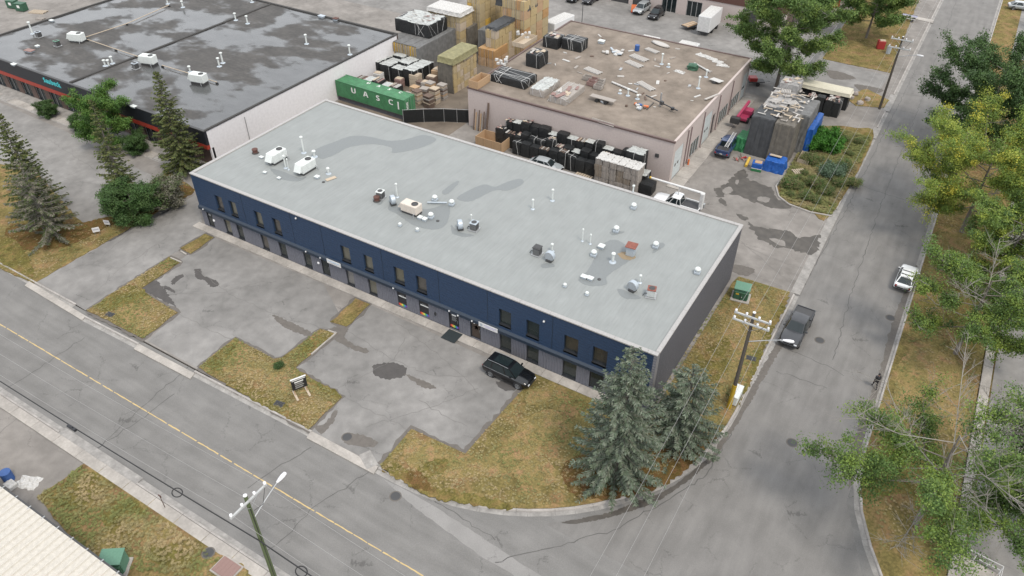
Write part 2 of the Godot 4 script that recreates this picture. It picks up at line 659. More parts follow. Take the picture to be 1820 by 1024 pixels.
	mat("wood_tan", C(0.42, 0.28, 0.165), 0.85, "streak", 0.9, {"stretch": Vector3(3, 1, 1), "world": false})
	mat("wood_dark", C(0.13, 0.09, 0.07), 0.9, "streak", 0.7, {"stretch": Vector3(3, 1, 1), "world": false})
	mat("bale", C(0.52, 0.40, 0.21), 0.9, "streak", 1.1, {"stretch": Vector3(0.6, 1.4, 0.6), "detail": ["grain", 0.5]})
	mat("bale_dull", C(0.40, 0.32, 0.19), 0.9, "streak", 0.8, {"stretch": Vector3(0.5, 1.6, 0.5)})
	mat("bale_yellow", C(0.58, 0.37, 0.07), 0.85, "streak", 1.1, {"stretch": Vector3(0.6, 1.4, 0.6)})
	mat("bale_orange", C(0.40, 0.235, 0.10), 0.9, "streak", 1.1, {"stretch": Vector3(0.6, 1.4, 0.6)})
	mat("olive_tarp", C(0.27, 0.25, 0.13), 0.8, "grain", 1.6, {"detail": ["blotch", 4.0]})
	mat("grey_tarp", C(0.175, 0.175, 0.175), 0.75, "streak", 1.2, {"stretch": Vector3(0.25, 4, 0.25), "detail": ["blotch", 4.0]})
	mat("brown_tarp", C(0.15, 0.135, 0.115), 0.8, "streak", 1.2, {"stretch": Vector3(0.25, 4, 0.25), "detail": ["blotch", 4.0]})
	mat("dark_tarp", C(0.062, 0.066, 0.072), 0.7, "streak", 1.2, {"stretch": Vector3(0.25, 4, 0.25), "detail": ["blotch", 4.0]})
	mat("pale_tarp", C(0.36, 0.35, 0.345), 0.75, "streak", 1.2, {"stretch": Vector3(0.25, 4, 0.25), "detail": ["blotch", 4.0]})
	mat("blue_tarp", C(0.012, 0.10, 0.40), 0.5, "grain", 1.2, {"detail": ["blotch", 2.0]})
	mat("green_tarp", C(0.03, 0.19, 0.07), 0.55, "grain", 1.2, {"detail": ["blotch", 2.0]})
	mat("lime", C(0.03, 0.50, 0.08), 0.6, "grain", 1.2)
	mat("white_sheet", C(0.60, 0.59, 0.575), 0.75, "grain", 1.0, {"detail": ["blotch", 1.4]})
	mat("pallet", C(0.45, 0.43, 0.41), 0.85, "grain", 0.9)
	mat("magenta", C(0.38, 0.045, 0.11), 0.45, "grain", 1.0)
	mat("red", C(0.33, 0.03, 0.03), 0.5, "grain", 1.0)
	mat("orange", C(0.62, 0.16, 0.05), 0.6, "grain", 1.0)
	mat("amber", C(0.55, 0.36, 0.05), 0.6, "grain", 1.0)
	mat("cobalt", C(0.03, 0.09, 0.28), 0.5, "grain", 1.0)
	mat("box_green", C(0.105, 0.235, 0.165), 0.55, "grain", 1.4)
	mat("box_green_dark", C(0.03, 0.095, 0.055), 0.6, "grain", 1.4)
	mat("pole_wood", C(0.085, 0.073, 0.062), 0.9, "streak", 0.5, {"stretch": Vector3(1, 6, 1)})
	mat("pole_green", C(0.088, 0.115, 0.05), 0.9, "streak", 0.5, {"stretch": Vector3(1, 6, 1)})
	mat("arm_white", C(0.42, 0.43, 0.43), 0.7, "grain", 0.8)
	mat("yellow_guard", C(0.40, 0.27, 0.02), 0.6, "grain", 1.0)
	mat("porcelain", C(0.60, 0.60, 0.62), 0.25)
	mat("wire", C(0.27, 0.265, 0.26), 0.5, "", 1.0, {"metal": 0.3})
	mat("cable", C(0.012, 0.012, 0.013), 0.6)
	mat("metal_roof", C(0.50, 0.47, 0.42), 0.55, "grain", 3.0)
	mat("mat_rubber", C(0.018, 0.026, 0.03), 0.9, "grain", 0.7)
	mat("rock", C(0.34, 0.30, 0.275), 0.9, "grain", 0.8)
	mat("terracotta", C(0.25, 0.16, 0.145), 0.9, "grain", 0.8)
	mat("bark", C(0.17, 0.15, 0.13), 0.95, "streak", 0.5, {"stretch": Vector3(1, 4, 1), "world": false})
	mat("dead_wood", C(0.27, 0.25, 0.225), 0.95, "grain", 0.5, {"world": false})
	mat("spruce", C(1, 1, 1), 0.85, "", 1.0, {"tint": true, "spec": 0.25, "back": C(0.10, 0.12, 0.08)})
	mat("leaf", C(1, 1, 1), 0.6, "", 1.0, {"tint": true, "spec": 0.35, "back": C(0.30, 0.40, 0.10)})
	mat("tuft", C(1, 1, 1), 0.9, "", 1.0, {"tint": true, "spec": 0.2})
	mat("cloth_black", C(0.011, 0.011, 0.013), 0.9)
	mat("skin", C(0.42, 0.25, 0.19), 0.6)


func arc(cx: float, cz: float, r: float, a0: float, a1: float, k: int) -> Array:
	var o := []
	for i in k + 1:
		var t := deg_to_rad(lerpf(a0, a1, float(i) / k))
		o.append(cx + r * cos(t))
		o.append(cz + r * sin(t))
	return o


# kerb stones three metres long along a line, each a piece of its own, with the gutter pan beside them (on the right-hand side of travel for side = 1)
func kerb_line(a: Array, side: float, gutter := true, label := "") -> void:
	var p := V2(a)
	var k := struct("kerb", MB.new().box(Vector3(p[0].x, 0.03, p[0].y), Vector3(0.1, 0.04, 0.1)), M.kerb)
	if label:
		k.set_meta("label", label)
	var left := 3.0
	var cur := [p[0]]
	var segs := []
	for i in p.size() - 1:
		var q := p[i]
		while q.distance_to(p[i + 1]) > left:
			q = q.move_toward(p[i + 1], left)
			cur.append(q)
			segs.append(cur)
			cur = [q]
			left = 3.0
		left -= q.distance_to(p[i + 1])
		cur.append(p[i + 1])
	if cur.size() > 1:
		segs.append(cur)
	for s in segs:
		var mb := MB.new()
		var pan := MB.new()
		for i in s.size() - 1:
			var u0: Vector2 = s[i]
			var u1: Vector2 = s[i + 1]
			if u0.distance_to(u1) < 0.05:
				continue
			var d := (u1 - u0).normalized()
			if i == 0:
				u0 += d * 0.012
			if i == s.size() - 2:
				u1 -= d * 0.012
			var o := Vector2(-d.y, d.x) * side
			var f := func(u: Vector2, off: float, y: float) -> Vector3: return Vector3(u.x + o.x * off, y, u.y + o.y * off)
			var up := Vector3.UP
			var out := Vector3(o.x, 0, o.y)
			mb.quad(f.call(u0, -0.17, 0.15), f.call(u1, -0.17, 0.15), f.call(u1, -0.03, 0.15), f.call(u0, -0.03, 0.15), up)
			mb.quad(f.call(u0, -0.03, 0.15), f.call(u1, -0.03, 0.15), f.call(u1, 0.0, 0.125), f.call(u0, 0.0, 0.125), up + out)
			mb.quad(f.call(u0, 0.0, 0.125), f.call(u1, 0.0, 0.125), f.call(u1, 0.03, 0.0), f.call(u0, 0.03, 0.0), out)
			mb.quad(f.call(u0, -0.17, 0.15), f.call(u1, -0.17, 0.15), f.call(u1, -0.17, 0.0), f.call(u0, -0.17, 0.0), -out)
			var e0 := Vector3(-d.x, 0, -d.y)
			mb.quad(f.call(u0, -0.17, 0.0), f.call(u0, 0.02, 0.0), f.call(u0, 0.0, 0.125), f.call(u0, -0.17, 0.15), e0)
			mb.quad(f.call(u1, -0.17, 0.0), f.call(u1, 0.02, 0.0), f.call(u1, 0.0, 0.125), f.call(u1, -0.17, 0.15), -e0)
			pan.quad(f.call(u0, 0.03, 0.016), f.call(u1, 0.03, 0.016), f.call(u1, 0.42, 0.009), f.call(u0, 0.42, 0.009), up)
		if mb.v.size():
			part("kerb_stone", mb, M.kerb, k)
		if gutter and pan.v.size():
			part("gutter_pan", pan, M.gutter, k)


func ground() -> void:
	struct("ground", MB.new().box(Vector3(-60, -0.35, -150), Vector3(1600, 0.5, 1600)), M.soil)
	# the two streets as one paved sheet
	var west := arc(-27.2, -48.4, 21.0, 0, 90, 18)
	var east := arc(27.2, -50.4, 23.0, 180, 90, 14)
	var road := [-260, -16.4, 120, -16.4, 120, -27.4]
	for i in range(east.size() - 2, -1, -2):
		road.append_array([east[i], east[i + 1]])
	road.append_array([4.2, -420, -6.2, -420])
	road.append_array(west)
	road.append_array([-260, -27.4])
	struct("road", MB.new().slab(V2(road), -0.05, 0.0), M.road)
	var sr := [4.1, -420, 4.1, -52]
	sr.append_array([4.1, -44, 6.5, -38, 10.5, -33.5, 16, -30, -15, -30])
	sr.append_array([-12.06, -32.76, -10.27, -35.04, -8.53, -37.63, -6.93, -42.18, -6.34, -47.52])
	sr.append_array([-6.1, -60, -6.1, -420])
	struct("side_street", MB.new().slab(V2(sr), 0.002, 0.004), M.side_road)
	# blocks behind the kerbs
	var nw := [-260, -27.5, -27.2, -27.5]
	for i in range(west.size() - 2, -1, -2):
		var q := Vector2(west[i], west[i + 1])
		q = q.move_toward(Vector2(-27.2, -48.4), 0.1)
		nw.append_array([q.x, q.y])
	nw.append_array([-6.3, -420, -260, -420])
	struct("pavement", MB.new().slab(V2(nw), -0.05, 0.1), M.old_lot)
	kerb_line([-260, -27.4, -68.4, -27.4], 1)
	kerb_line([-65.92, -26.69, -57.94, -26.87], 1)
	kerb_line([-50.51, -27.16, -36.31, -27.39], 1)
	var k := [-29.08, -27.4]
	k.append_array([-27.2, -27.4])
	for i in range(west.size() - 2, -1, -2):
		k.append_array([west[i], west[i + 1]])
	k.append_array([-6.2, -67.4])
	kerb_line(k, 1)
	kerb_line([-6.2, -86.4, -6.2, -107.6], 1)
	kerb_line([-6.2, -111.5, -6.2, -117.5], 1)
	kerb_line([-6.2, -124.5, -6.2, -200], 1)
	kerb_line([4.2, -200, 4.2, -50.4, 4.24, -49.0, 4.5, -46.5, 5.2, -43.6, 6.4, -40.8, 8.0, -37.9, 10.5, -34.5, 14, -31], 1)
	kerb_line([120, -16.4, -44.5, -16.4], 1)
	kerb_line([-54.5, -16.4, -260, -16.4], 1)
	# driveway aprons with dropped kerbs
	for d in [[-76.06, -27.3, -65.99, -26.88, -65.67, -26.28, -75.74, -26.6], [-58.08, -26.99, -50.3, -27.06, -50.08, -26.36, -57.79, -26.26], [-36.45, -27.54, -29.19, -27.55, -29.04, -26.8, -36.22, -26.75]]:
		struct("driveway_apron", MB.new().slab(V2(d), 0.0, 0.104), M.concrete)
	for d in [[-6.7, -67.6, -5.75, -67.6, -5.75, -86.2, -6.7, -86.2], [-6.7, -107.8, -5.75, -107.8, -5.75, -111.3, -6.7, -111.3], [-6.7, -117.7, -5.75, -117.7, -5.75, -124.3, -6.7, -124.3]]:
		struct("driveway_apron", MB.new().slab(V2(d), -0.01, 0.104), M.gutter)
	struct("driveway_apron", MB.new().slab(V2([-54.5, -16.1, -44.5, -16.1, -44.5, -16.9, -54.5, -16.9]), 0.0, 0.104), M.gutter)
	# parking lots in front of the warehouse, behind it and beside it
	struct("parking_lot", MB.new().slab(V2([-64.92, -32.39, -65.54, -38.95, -65.86, -43.06, -49.17, -43.14, -43.14, -39.5, -44.05, -37.49, -44.73, -32.31, -50.81, -32.22, -50.51, -27.65, -57.62, -27.68, -58.47, -31.92]), 0.1, 0.105), M.lot)
	struct("parking_lot", MB.new().slab(V2([-43.07, -38.09, -42.89, -43.1, -23.54, -42.68, -23.83, -32.25, -29.23, -32.05, -28.97, -27.64, -36.41, -27.52, -36.58, -31.95, -43.11, -32.26, -42.92, -34.3]), 0.1, 0.105), M.lot)
	struct("driveway", MB.new().slab(V2([-75.27, -27.71, -74.68, -48.43, -68.37, -43.79, -66.98, -43.56, -66.92, -39.34, -67.12, -37.98, -66.69, -27.39]), 0.1, 0.105), M.lot)
	struct("parking_lot", MB.new().slab(V2([-126.88, -49.45, -121.74, -50.77, -103.05, -50.16, -88.6, -48.85, -76.39, -48.15, -74.53, -44.06, -75.68, -37.17, -81, -36.58, -107.66, -41.6]), 0.1, 0.105), M.lot)
	struct("storage_yard", MB.new().slab(V2([-77.5, -68, -57, -68, -57, -113, -77.5, -113]), 0.1, 0.104), M.yard_dirt)
	struct("back_alley", MB.new().slab(V2([-57, -66.6, -14, -66.6, -14, -81, -57, -81]), 0.1, 0.103), M.old_lot)
	struct("parking_lot", MB.new().slab(V2([-19.21, -118.29, -18.26, -132.46, -8.22, -131.36, -8.47, -122.53, -11.87, -115.83]), 0.1, 0.105), M.lot)
	struct("parking_lot", MB.new().slab(V2([-110, -113, -14, -113, -14, -142, -110, -150]), 0.1, 0.104), M.lot)
	# lawns
	var lawns := {
		"strip": [[-66.55, -27.48, -66.77, -32.14, -66.85, -37.91, -65.04, -37.92, -64.92, -32.39, -58.54, -31.98, -58.19, -27.61], 0.16],
		"short": [[-67.12, -39.59, -67.01, -43.01, -65.63, -42.94, -65.36, -39.43], 0.16],
		"middle": [[-50.56, -27.7, -50.68, -32.39, -45.33, -32.12, -44.86, -32.67, -44.6, -37.53, -42.8, -37.87, -42.87, -34.33, -42.97, -32.34, -36.8, -31.9, -36.66, -27.51], 0.16],
		"wedge": [[-44.4, -39.02, -44.72, -43.14, -42.89, -43.1, -42.57, -39.17], 0.16],
		"west": [[-98.91, -26.97, -80.68, -26.92, -75.22, -27.29, -75.29, -36.88, -75.53, -48.99, -82.11, -50.28, -81.55, -46.55, -77.24, -42.83, -80.24, -36.78, -97.58, -41.61, -103.95, -39.41, -109.21, -29.55], 0.14],
		"north": [[-19.08, -132.8, -19.61, -151.16, -21.48, -183.72, -10.85, -190.34, -8.2, -132.69], 0.15],
	}
	for l in lawns:
		struct("lawn", MB.new().slab(ragged(lawns[l][0], 0.7, 0.1, hash(l)), 0.0, lawns[l][1]), M.turf)
	# bare soil and grit along the lawn edges
	var rim := MB.new()
	for l in ["strip", "short", "middle", "wedge"]:
		var e: Array = lawns[l][0].duplicate()
		strip(e + [e[0], e[1]], 0.75, 0.1085, 0.1, hash(l), rim)
	strip([-29.08, -27.78, -29.27, -32.1, -23.86, -32.3, -23.64, -38.6, -23.37, -42.79], 0.9, 0.1085, 0.12, 5, rim)
	struct("bare_soil", rim, M.crumbled)
	# the corner lawn round the warehouse
	var c := [-28.61, -27.34, -29.08, -27.78, -29.27, -32.1, -23.86, -32.3, -23.64, -38.6, -23.37, -42.79]
	c.append_array([-26, -43.25, -12.4, -43.25, -12.4, -66.0])
	c.append_array([-12.16, -67.28, -6.74, -67.47])
	for i in range(0, west.size(), 2):
		var q := Vector2(west[i], west[i + 1]).move_toward(Vector2(-27.2, -48.4), 0.2)
		c.append_array([q.x, q.y])
	struct("lawn", MB.new().slab(V2(c), 0.0, 0.15), M.turf)
	# drier and greener turf, leaf litter
	var pat := [
		["dry", [-49.27, -28.76, -49.91, -31.76, -46.04, -31.61, -43.71, -32.16, -39.51, -31.38, -40.75, -29.82, -43.9, -29.51, -46.17, -28.95]], ["dry", [-40.42, -28.44, -38.47, -30.26, -36.93, -30.73, -37.43, -29.12, -39.1, -28.11]],
		["dry", [-64.06, -28.92, -63.27, -30.65, -59.64, -29.82, -58.63, -28.49, -60.59, -28.26]], ["dry", [-28.76, -30.43, -28.24, -31.45, -25.37, -31.47, -22.91, -31.96, -21.16, -34.38, -19.97, -32.43, -23.52, -29.62, -26.88, -28.87]],
		["dry", [-21.47, -34.88, -20.91, -39.6, -18.77, -39.77, -18.77, -35.84, -15.84, -34.31, -18.25, -32.2]], ["dry", [-10.78, -60.73, -9.66, -64.53, -7.4, -62.8, -7.33, -55.28, -8.17, -51.35, -10.42, -51.66, -10.83, -55.86]],
		["dry", [-22.89, -41.54, -21.04, -41.87, -21.23, -40.17, -22.46, -39.81]], ["green", [-50.27, -32.1, -50.55, -29.92, -50.03, -28.3, -47.38, -28.05, -48.83, -29.04, -49.3, -30.5]],
		["green", [-46.94, -27.66, -44.94, -28.47, -41.78, -28.79, -38.68, -28.36, -38.01, -27.65, -41.8, -27.45]], ["green", [-40.89, -31.77, -38.21, -32.17, -36.79, -31.76, -38.18, -31.39]],
		["green", [-44, -37.44, -42.91, -37.44, -43.15, -34.71, -44.08, -34.41]], ["green", [-66.29, -28.28, -66.5, -32.1, -63.81, -32.44, -63.75, -30.35, -64.56, -28.31]], ["green", [-11.39, -52.8, -10.16, -57.2, -8.68, -54.45, -9.05, -50.82]],
		["green", [-7.04, -64.55, -6.56, -65.9, -6.43, -55.84, -6.21, -51.73, -6.21, -49.35, -6.88, -55.56]], ["green", [-28.09, -27.48, -26.32, -27.41, -23.58, -27.41, -18.17, -29.5, -18.94, -29.93, -24.29, -28.39, -28.03, -28.5]], ["green", [-26.3, -29.23, -25.04, -31, -24.29, -29.93, -25.06, -28.69]],
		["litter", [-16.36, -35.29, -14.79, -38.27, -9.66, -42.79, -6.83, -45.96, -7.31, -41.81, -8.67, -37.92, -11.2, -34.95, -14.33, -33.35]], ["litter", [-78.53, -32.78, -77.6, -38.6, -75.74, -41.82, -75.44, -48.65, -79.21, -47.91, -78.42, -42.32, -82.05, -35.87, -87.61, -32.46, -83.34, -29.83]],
		["litter", [-26.78, -28.15, -25.91, -28.94, -24.23, -27.93, -25.49, -27.41]], ["green", [-86.52, -30.45, -82.27, -30.49, -76.42, -28.08, -78.88, -27.72, -82.18, -27.84]],
	]
	for i in pat.size():
		var mm: Material = {"dry": M.dry_turf, "green": M.green_turf, "litter": M.leaf_litter}[pat[i][0]]
		var y: float = 0.164 + 0.0006 * i
		struct("turf_patch" if pat[i][0] != "litter" else "leaf_litter", MB.new().slab(smooth_loop(pat[i][1], 0.25, 0.14, i), 0.12, y), mm)
	# concrete walk along the front, in slabs
	var walk := struct("walk", MB.new().span(-69.4, -12.6, 0.0, 0.12, -44.3, -43.32), M.gutter)
	var x := -69.5
	while x < -13.0:
		var w := minf(1.86, -12.7 - x)
		part("slab", MB.new().cbox(Vector3(x + w / 2, 0.15, -43.78), Vector3(w - 0.025, 0.1, 1.02), 0.015), M.concrete, walk)
		x += 1.86
	# south side: walk, lawn, lot
	struct("pavement", MB.new().slab(V2([-260, -16.3, 120, -16.3, 120, 60, -260, 60]), -0.05, 0.1), M.old_lot)
	struct("lawn", MB.new().slab(ragged([-49.98, -11.41, -49.66, -15.82, -47.02, -15.98, -31.06, -15.77, -26.9, -15.42, -26.16, -10.09, -40.77, -9.96], 0.7, 0.08, 3), 0.0, 0.15), M.turf)
	for i in 6:
		var q: Array = [[-49.23, -12.07, -48.9, -14.79, -47.27, -15.14, -46.06, -12.79, -47.54, -11.89], [-44.96, -13.47, -43.17, -15.16, -40.34, -13.96, -42.08, -12.34], [-38.83, -13.77, -35.96, -14.43, -35.22, -13.3, -37.66, -12.34], [-43.01, -13.77, -41.34, -14.5, -39.96, -13.91, -41.6, -13.2], [-34.73, -14.92, -31.44, -15.61, -31.14, -14.27, -33.85, -13.63], [-40.7, -13.74, -39.3, -15.17, -37.41, -14.63, -38.8, -13.24]][i]
		struct("turf_patch", MB.new().slab(smooth_loop(q, 0.25, 0.12, i + 40), 0.1, 0.158 + i * 0.001), M.green_turf if i < 3 else M.dry_turf)
	var sw := struct("walk", MB.new().span(-120, -20, 0.0, 0.1, -16.2, -15.3), M.gutter)
	for i in 34:
		part("slab", MB.new().cbox(Vector3(-120 + 3 * i + 1.5, 0.12, -15.76), Vector3(2.97, 0.08, 0.86), 0.012), M.concrete, sw)
	# east side: lawn strip, path, lot
	var ea := [4.35, -420, 4.35, -50]
	ea.append_array([4.4, -48.5, 4.7, -46, 5.4, -43.3, 6.6, -40.5, 8.2, -37.6, 10.7, -34.2, 14, -31, 15, -28])
	struct("lawn", MB.new().slab(V2(ea + [16, -420]), -0.05, 0.14), M.turf)
	struct("parking_lot", MB.new().slab(V2([12.6, -33, 90, -33, 90, -108, 12.6, -108]), 0.0, 0.155), M.lot)
	struct("parking_lot", MB.new().slab(V2([8, -150, 90, -150, 90, -190, 8, -190]), 0.0, 0.15), M.lot)
	struct("lawn", MB.new().slab(V2([12, -108, 90, -108, 90, -150, 12, -150]), 0.0, 0.14), M.turf)
	var path := struct("path", MB.new().span(11.55, 12.55, 0.0, 0.14, -106, -33), M.gutter)
	for i in 24:
		part("slab", MB.new().cbox(Vector3(12.05, 0.19, -33 - 3.0 * i - 1.5), Vector3(0.8, 0.1, 2.95), 0.02), M.concrete, path)
	for i in 6:
		struct("turf_patch", MB.new().slab(smooth_loop([5 + 0.4 * i, -45 - i * 12, 8, -47 - i * 12, 10.8, -44 - i * 12, 10.5, -52 - i * 12, 7, -54 - i * 12, 5, -51 - i * 12], 0.3, 0.16, i + 70), 0.1, 0.15 + i * 0.001), M.dry_turf if i % 2 else M.green_turf)
	struct("leaf_litter", MB.new().slab(smooth_loop([3.6, -47, 4.1, -46, 4.15, -60, 4.15, -76, 3.7, -79, 3.3, -68, 3.5, -60, 3.2, -53], 0.4, 0.12, 9), 0.0, 0.012), M.crumbled)
	# road paint and wear
	var yl := struct("road_paint", MB.new().span(-140, -139, 0.0, 0.006, -21.8, -21.68), M.yellow_paint)
	x = -139.0
	rng.seed = 31
	while x < 60.0:
		var w := rng.randf_range(1.2, 2.6)
		part("dash", MB.new().slab(ragged([x, -21.78, x + w, -21.78, x + w, -21.69, x, -21.69], 0.25, 0.02, int(x * 7) + 2000), 0.0, 0.007), M.yellow_paint, yl)
		x += w + rng.randf_range(0.05, 0.28)
	var cr := MB.new()
	rng.seed = 12
	for q in [[-35.26, -26.26, -36.3, -22.61, -36.7, -20.58], [-51.65, -32.97, -51.58, -28.41, -51.04, -21.74, -50.29, -16.75], [-29.53, -26.74, -31, -22.1, -31.1, -18.59, -31.53, -15.66], [-49.88, -24.41, -49.95, -20.9, -50.71, -14.47], [-5.7, -58.99, -0.29, -58.46, 0.82, -58.02], [-4.66, -55.35, -0.13, -55.61], [-7.08, -94.12, 1.21, -92.94], [-14.48, -123.94, 2.3, -127.09], [-6.84, -119.18, -1.35, -119.26], [-17.53, -26.86, -24.18, -27.47, -27.82, -27.13], [-63.34, -24.87, -63.22, -19.57, -63.15, -16.31], [-16.55, -25.3, -10.06, -32.53, -6.24, -40.29, -5.59, -49.89, -5.96, -63.88, -5.31, -86.01, -5.12, -109.71, -4.86, -143.32], [-3.63, -178.06, -2.21, -119.82, -1.84, -88.14, -1.33, -73.15, -0.55, -59.61]]:
		strip(q, 0.08, 0.007, 0.14, rng.randi(), cr)
	struct("crack_sealing", cr, M.sealant)
	cr = MB.new()
	for q in [[-58.47, -31.92, -51.62, -31.91, -50.74, -32.16], [-36.58, -31.95, -31.04, -31.97, -29.35, -31.9], [-41.94, -38.78, -35.75, -37.97, -31.96, -38.13, -28.67, -39.72], [-62.46, -37.85, -55.23, -36.7, -47.81, -37.14, -42.88, -38.2], [-37.83, -32.47, -35.75, -37.97, -36.76, -41], [-32.7, -30.22, -28.87, -35.57, -27.02, -39.07], [-61.52, -33.39, -56.92, -36.74, -54.82, -40.24], [-39.22, -42.39, -31.7, -40.45, -26.64, -38.5], [-30.66, -35.09, -27.09, -34.75, -25.39, -34.83], [-76.06, -45.31, -73.78, -35.76, -73, -33.77, -74.31, -30.59], [-74.31, -40.68, -70.22, -40.52, -69.68, -33.43, -68.36, -29.74], [-12.94, -73.06, -8.28, -72.22, -5.92, -72.49], [-19.68, -77.01, -12.94, -73.06, -7.46, -69.24], [-13.54, -69, -7.71, -67.97], [-24.67, -86.44, -21.89, -91.65, -20.67, -108.19], [-101.29, -39.33, -95.02, -41.51, -86.47, -43.52], [-107.85, -48.19, -93.31, -45.96, -80.63, -44.01], [-58.66, -13.65, -59.12, -15.94, -55.02, -15.87, -51.38, -15.99], [-57.54, -122.64, -41.63, -123.19, -31.79, -123.53]]:
		strip(q, 0.05, 0.113, 0.16, rng.randi(), cr)
	struct("crack", cr, M.crack)
	# patches, crumbled edges and damp places on the paving
	var marks := [
		["patch", [-36.81, -36.62, -35.52, -37.67, -34.08, -37.69, -33.68, -36.82, -34.64, -35.73, -35.88, -35.48, -36.61, -35.88], 0.1], ["patch", [-65.17, -32.79, -64.86, -34.31, -63.01, -33.89, -59.47, -32.54, -60.41, -32.48, -63.79, -32.54], 0.06],
		["patch", [-62.71, -37.69, -62.36, -38.15, -61.06, -37.55, -59.13, -37.6, -58.39, -37.16, -58.9, -36.63, -60.45, -37.01, -61.36, -36.91], 0.05], ["patch", [-63.34, -35.24, -63.37, -36.37, -62.79, -36.26, -62.57, -34.82], 0.05], ["patch", [-63.47, -34.05, -62.26, -34.35, -61.4, -34, -62.75, -33.82], 0.05],
		["crumbled", [-36.47, -28.06, -35.99, -28.8, -36.19, -30.32, -35.68, -30.03, -35.36, -28.59, -35.46, -27.66], 0.1], ["crumbled", [-33.52, -28.28, -33.11, -29.24, -30.9, -29.52, -30.93, -28.81, -32.72, -28.07], 0.1], ["crumbled", [-43.82, -37.63, -43.43, -38.83, -42.25, -38.97, -41.78, -37.93, -40.41, -37.65, -38.66, -37.8, -38.59, -37.3, -40.46, -37.06, -42.11, -37.17], 0.08],
		["crumbled", [-50.05, -36.77, -47.51, -36.83, -45.22, -36.77, -44.43, -36.31, -46.04, -36.08, -48.28, -36.06], 0.08], ["crumbled", [-23.72, -38.55, -23.85, -40.2, -23.47, -41.24, -23.27, -35.97, -23.5, -33.69, -23.57, -32.95, -23.95, -36.15], 0.06], ["crumbled", [-33.73, -37.05, -31.33, -37.26, -30.27, -37.09, -31.43, -36.54], 0.08],
		["damp", [-18.9, -89.99, -17.6, -87.78, -14.46, -86.98, -13.33, -85.04, -11.56, -84.62, -11.51, -83.47, -13.87, -82.61, -16.1, -83.03, -18.25, -83.09, -19.23, -81.72, -20.36, -82.88, -19.57, -85.27, -19.45, -86.65], 0.26],
		["damp", [-14.49, -77.94, -13.04, -77.6, -10.08, -78.74, -8.54, -77.82, -6.78, -79.69, -6.2, -76.56, -6.66, -75.41, -9.09, -75.17, -10.9, -74.82, -12.8, -75.73], 0.26], ["damp", [-19.02, -81.54, -18.01, -80.66, -17.96, -80.1, -19, -80.65], 0.08], ["damp", [-16.24, -79.12, -14.78, -78.88, -15.2, -78.06], 0.06],
		["damp", [-52.9, -71.16, -52.92, -75.84, -50.92, -75.59, -50.36, -72.03], 0.1], ["patch", [-26.1, -40.46, -25.08, -41.25, -24.08, -40.87, -24.71, -40.16], 0.05], ["crumbled", [-17.3, -128.39, -14.68, -128.68, -12.64, -127.34, -15.72, -125.43], 0.08], ["crumbled", [-12.18, -125.1, -7.97, -125.23, -9.88, -122.13], 0.08],
		["damp", [-78.68, -35.33, -78.17, -39.01, -75.71, -39.83, -75.26, -36.13], 0.1], ["crumbled", [-13.54, -69, -11.19, -69.49, -11.34, -68, -12.82, -67.79], 0.08],
	]
	for i in marks.size():
		struct("paving_patch" if marks[i][0] == "patch" else "worn_paving", MB.new().slab(smooth_loop(marks[i][1], 0.16 if marks[i][2] < 0.2 else 0.3, maxf(0.1, marks[i][2]), i + 3), 0.0, 0.110 + 0.0004 * i), M[marks[i][0]])
	struct("worn_paving", MB.new().slab(smooth_loop([-13.97, -30.84, -11.39, -33.34, -9.96, -35.41, -8.19, -37.97, -6.32, -43.17, -6.32, -42.08, -8.24, -36.94, -10.59, -33.65, -12.83, -31.42], 0.15, 0.06, 5), 0.0, 0.013), M.damp)
	struct("worn_paving", MB.new().slab(smooth_loop([-6.36, -42.19, -6.23, -47.21, -6, -52.85, -5.74, -60.09, -5.73, -63.02, -5.02, -62.46, -5.32, -55.81, -5.59, -49.89, -5.83, -45.99], 0.2, 0.1, 6), 0.0, 0.0135), M.crumbled)
	for q in [[-19.52, -83.4, -18.94, -84.7, -18.35, -83.8, -18.81, -82.59], [-15.07, -84.27, -13.93, -84.67, -13.98, -83.43, -15.07, -83.36], [-11.4, -76.07, -9.95, -76.43, -9.43, -75.47, -10.42, -75.37], [-18.9, -86.33, -18.5, -86.9, -18.39, -85.68]]:
		struct("worn_paving", MB.new().slab(smooth_loop(q, 0.2, 0.08, int(q[0] * 9) + 900), 0.0, 0.1245), M.old_lot)
	# pale edge of the main street past the corner
	struct("worn_paving", MB.new().slab(ragged([-28.21, -26.9, -23.81, -26.97, -16.21, -26.31, -11.88, -26.1, -13.58, -25.06, -17.97, -25.23, -24.15, -25.97], 0.5, 0.06, 7), 0.0, 0.007), M.pale_road)
	# weedy corner plot behind the alley
	var g2 := [-13.75, -89.49, -13.86, -87.35, -12.99, -85.55, -11.38, -84.73, -8.91, -84.34, -6.51, -84.81, -6.19, -108.43, -8.93, -109.54, -11.84, -108.56, -14.24, -105.46, -13.95, -98.35]
	struct("lawn", MB.new().slab(smooth_loop(g2, 0.6, 0.05, 8), 0.0, 0.16), M.turf)
	for i in 5:
		var q: Array = [[-9.71, -87.45, -8.41, -90.58, -7.05, -90.63, -6.73, -86.29, -8.54, -85.48], [-8.67, -97.89, -6.93, -99.84, -6.14, -92.77, -7.68, -93.44], [-11.38, -106.48, -9.45, -104.73, -8.55, -100.63, -10.03, -100.63], [-7.81, -107.69, -6.59, -108.44, -6.61, -101.82], [-10.85, -94.82, -9.63, -97.3, -8.62, -94.5, -9.82, -92.12]][i]
		struct("turf_patch", MB.new().slab(smooth_loop(q, 0.3, 0.2, i + 90), 0.1, 0.166 + i * 0.001), [M.dry_turf, M.green_turf, M.leaf_litter, M.green_turf, M.leaf_litter][i])
	var gk := struct("kerb", MB.new().box(Vector3(-6.48, 0.12, -84.65), Vector3(0.2, 0.1, 0.2)), M.kerb)
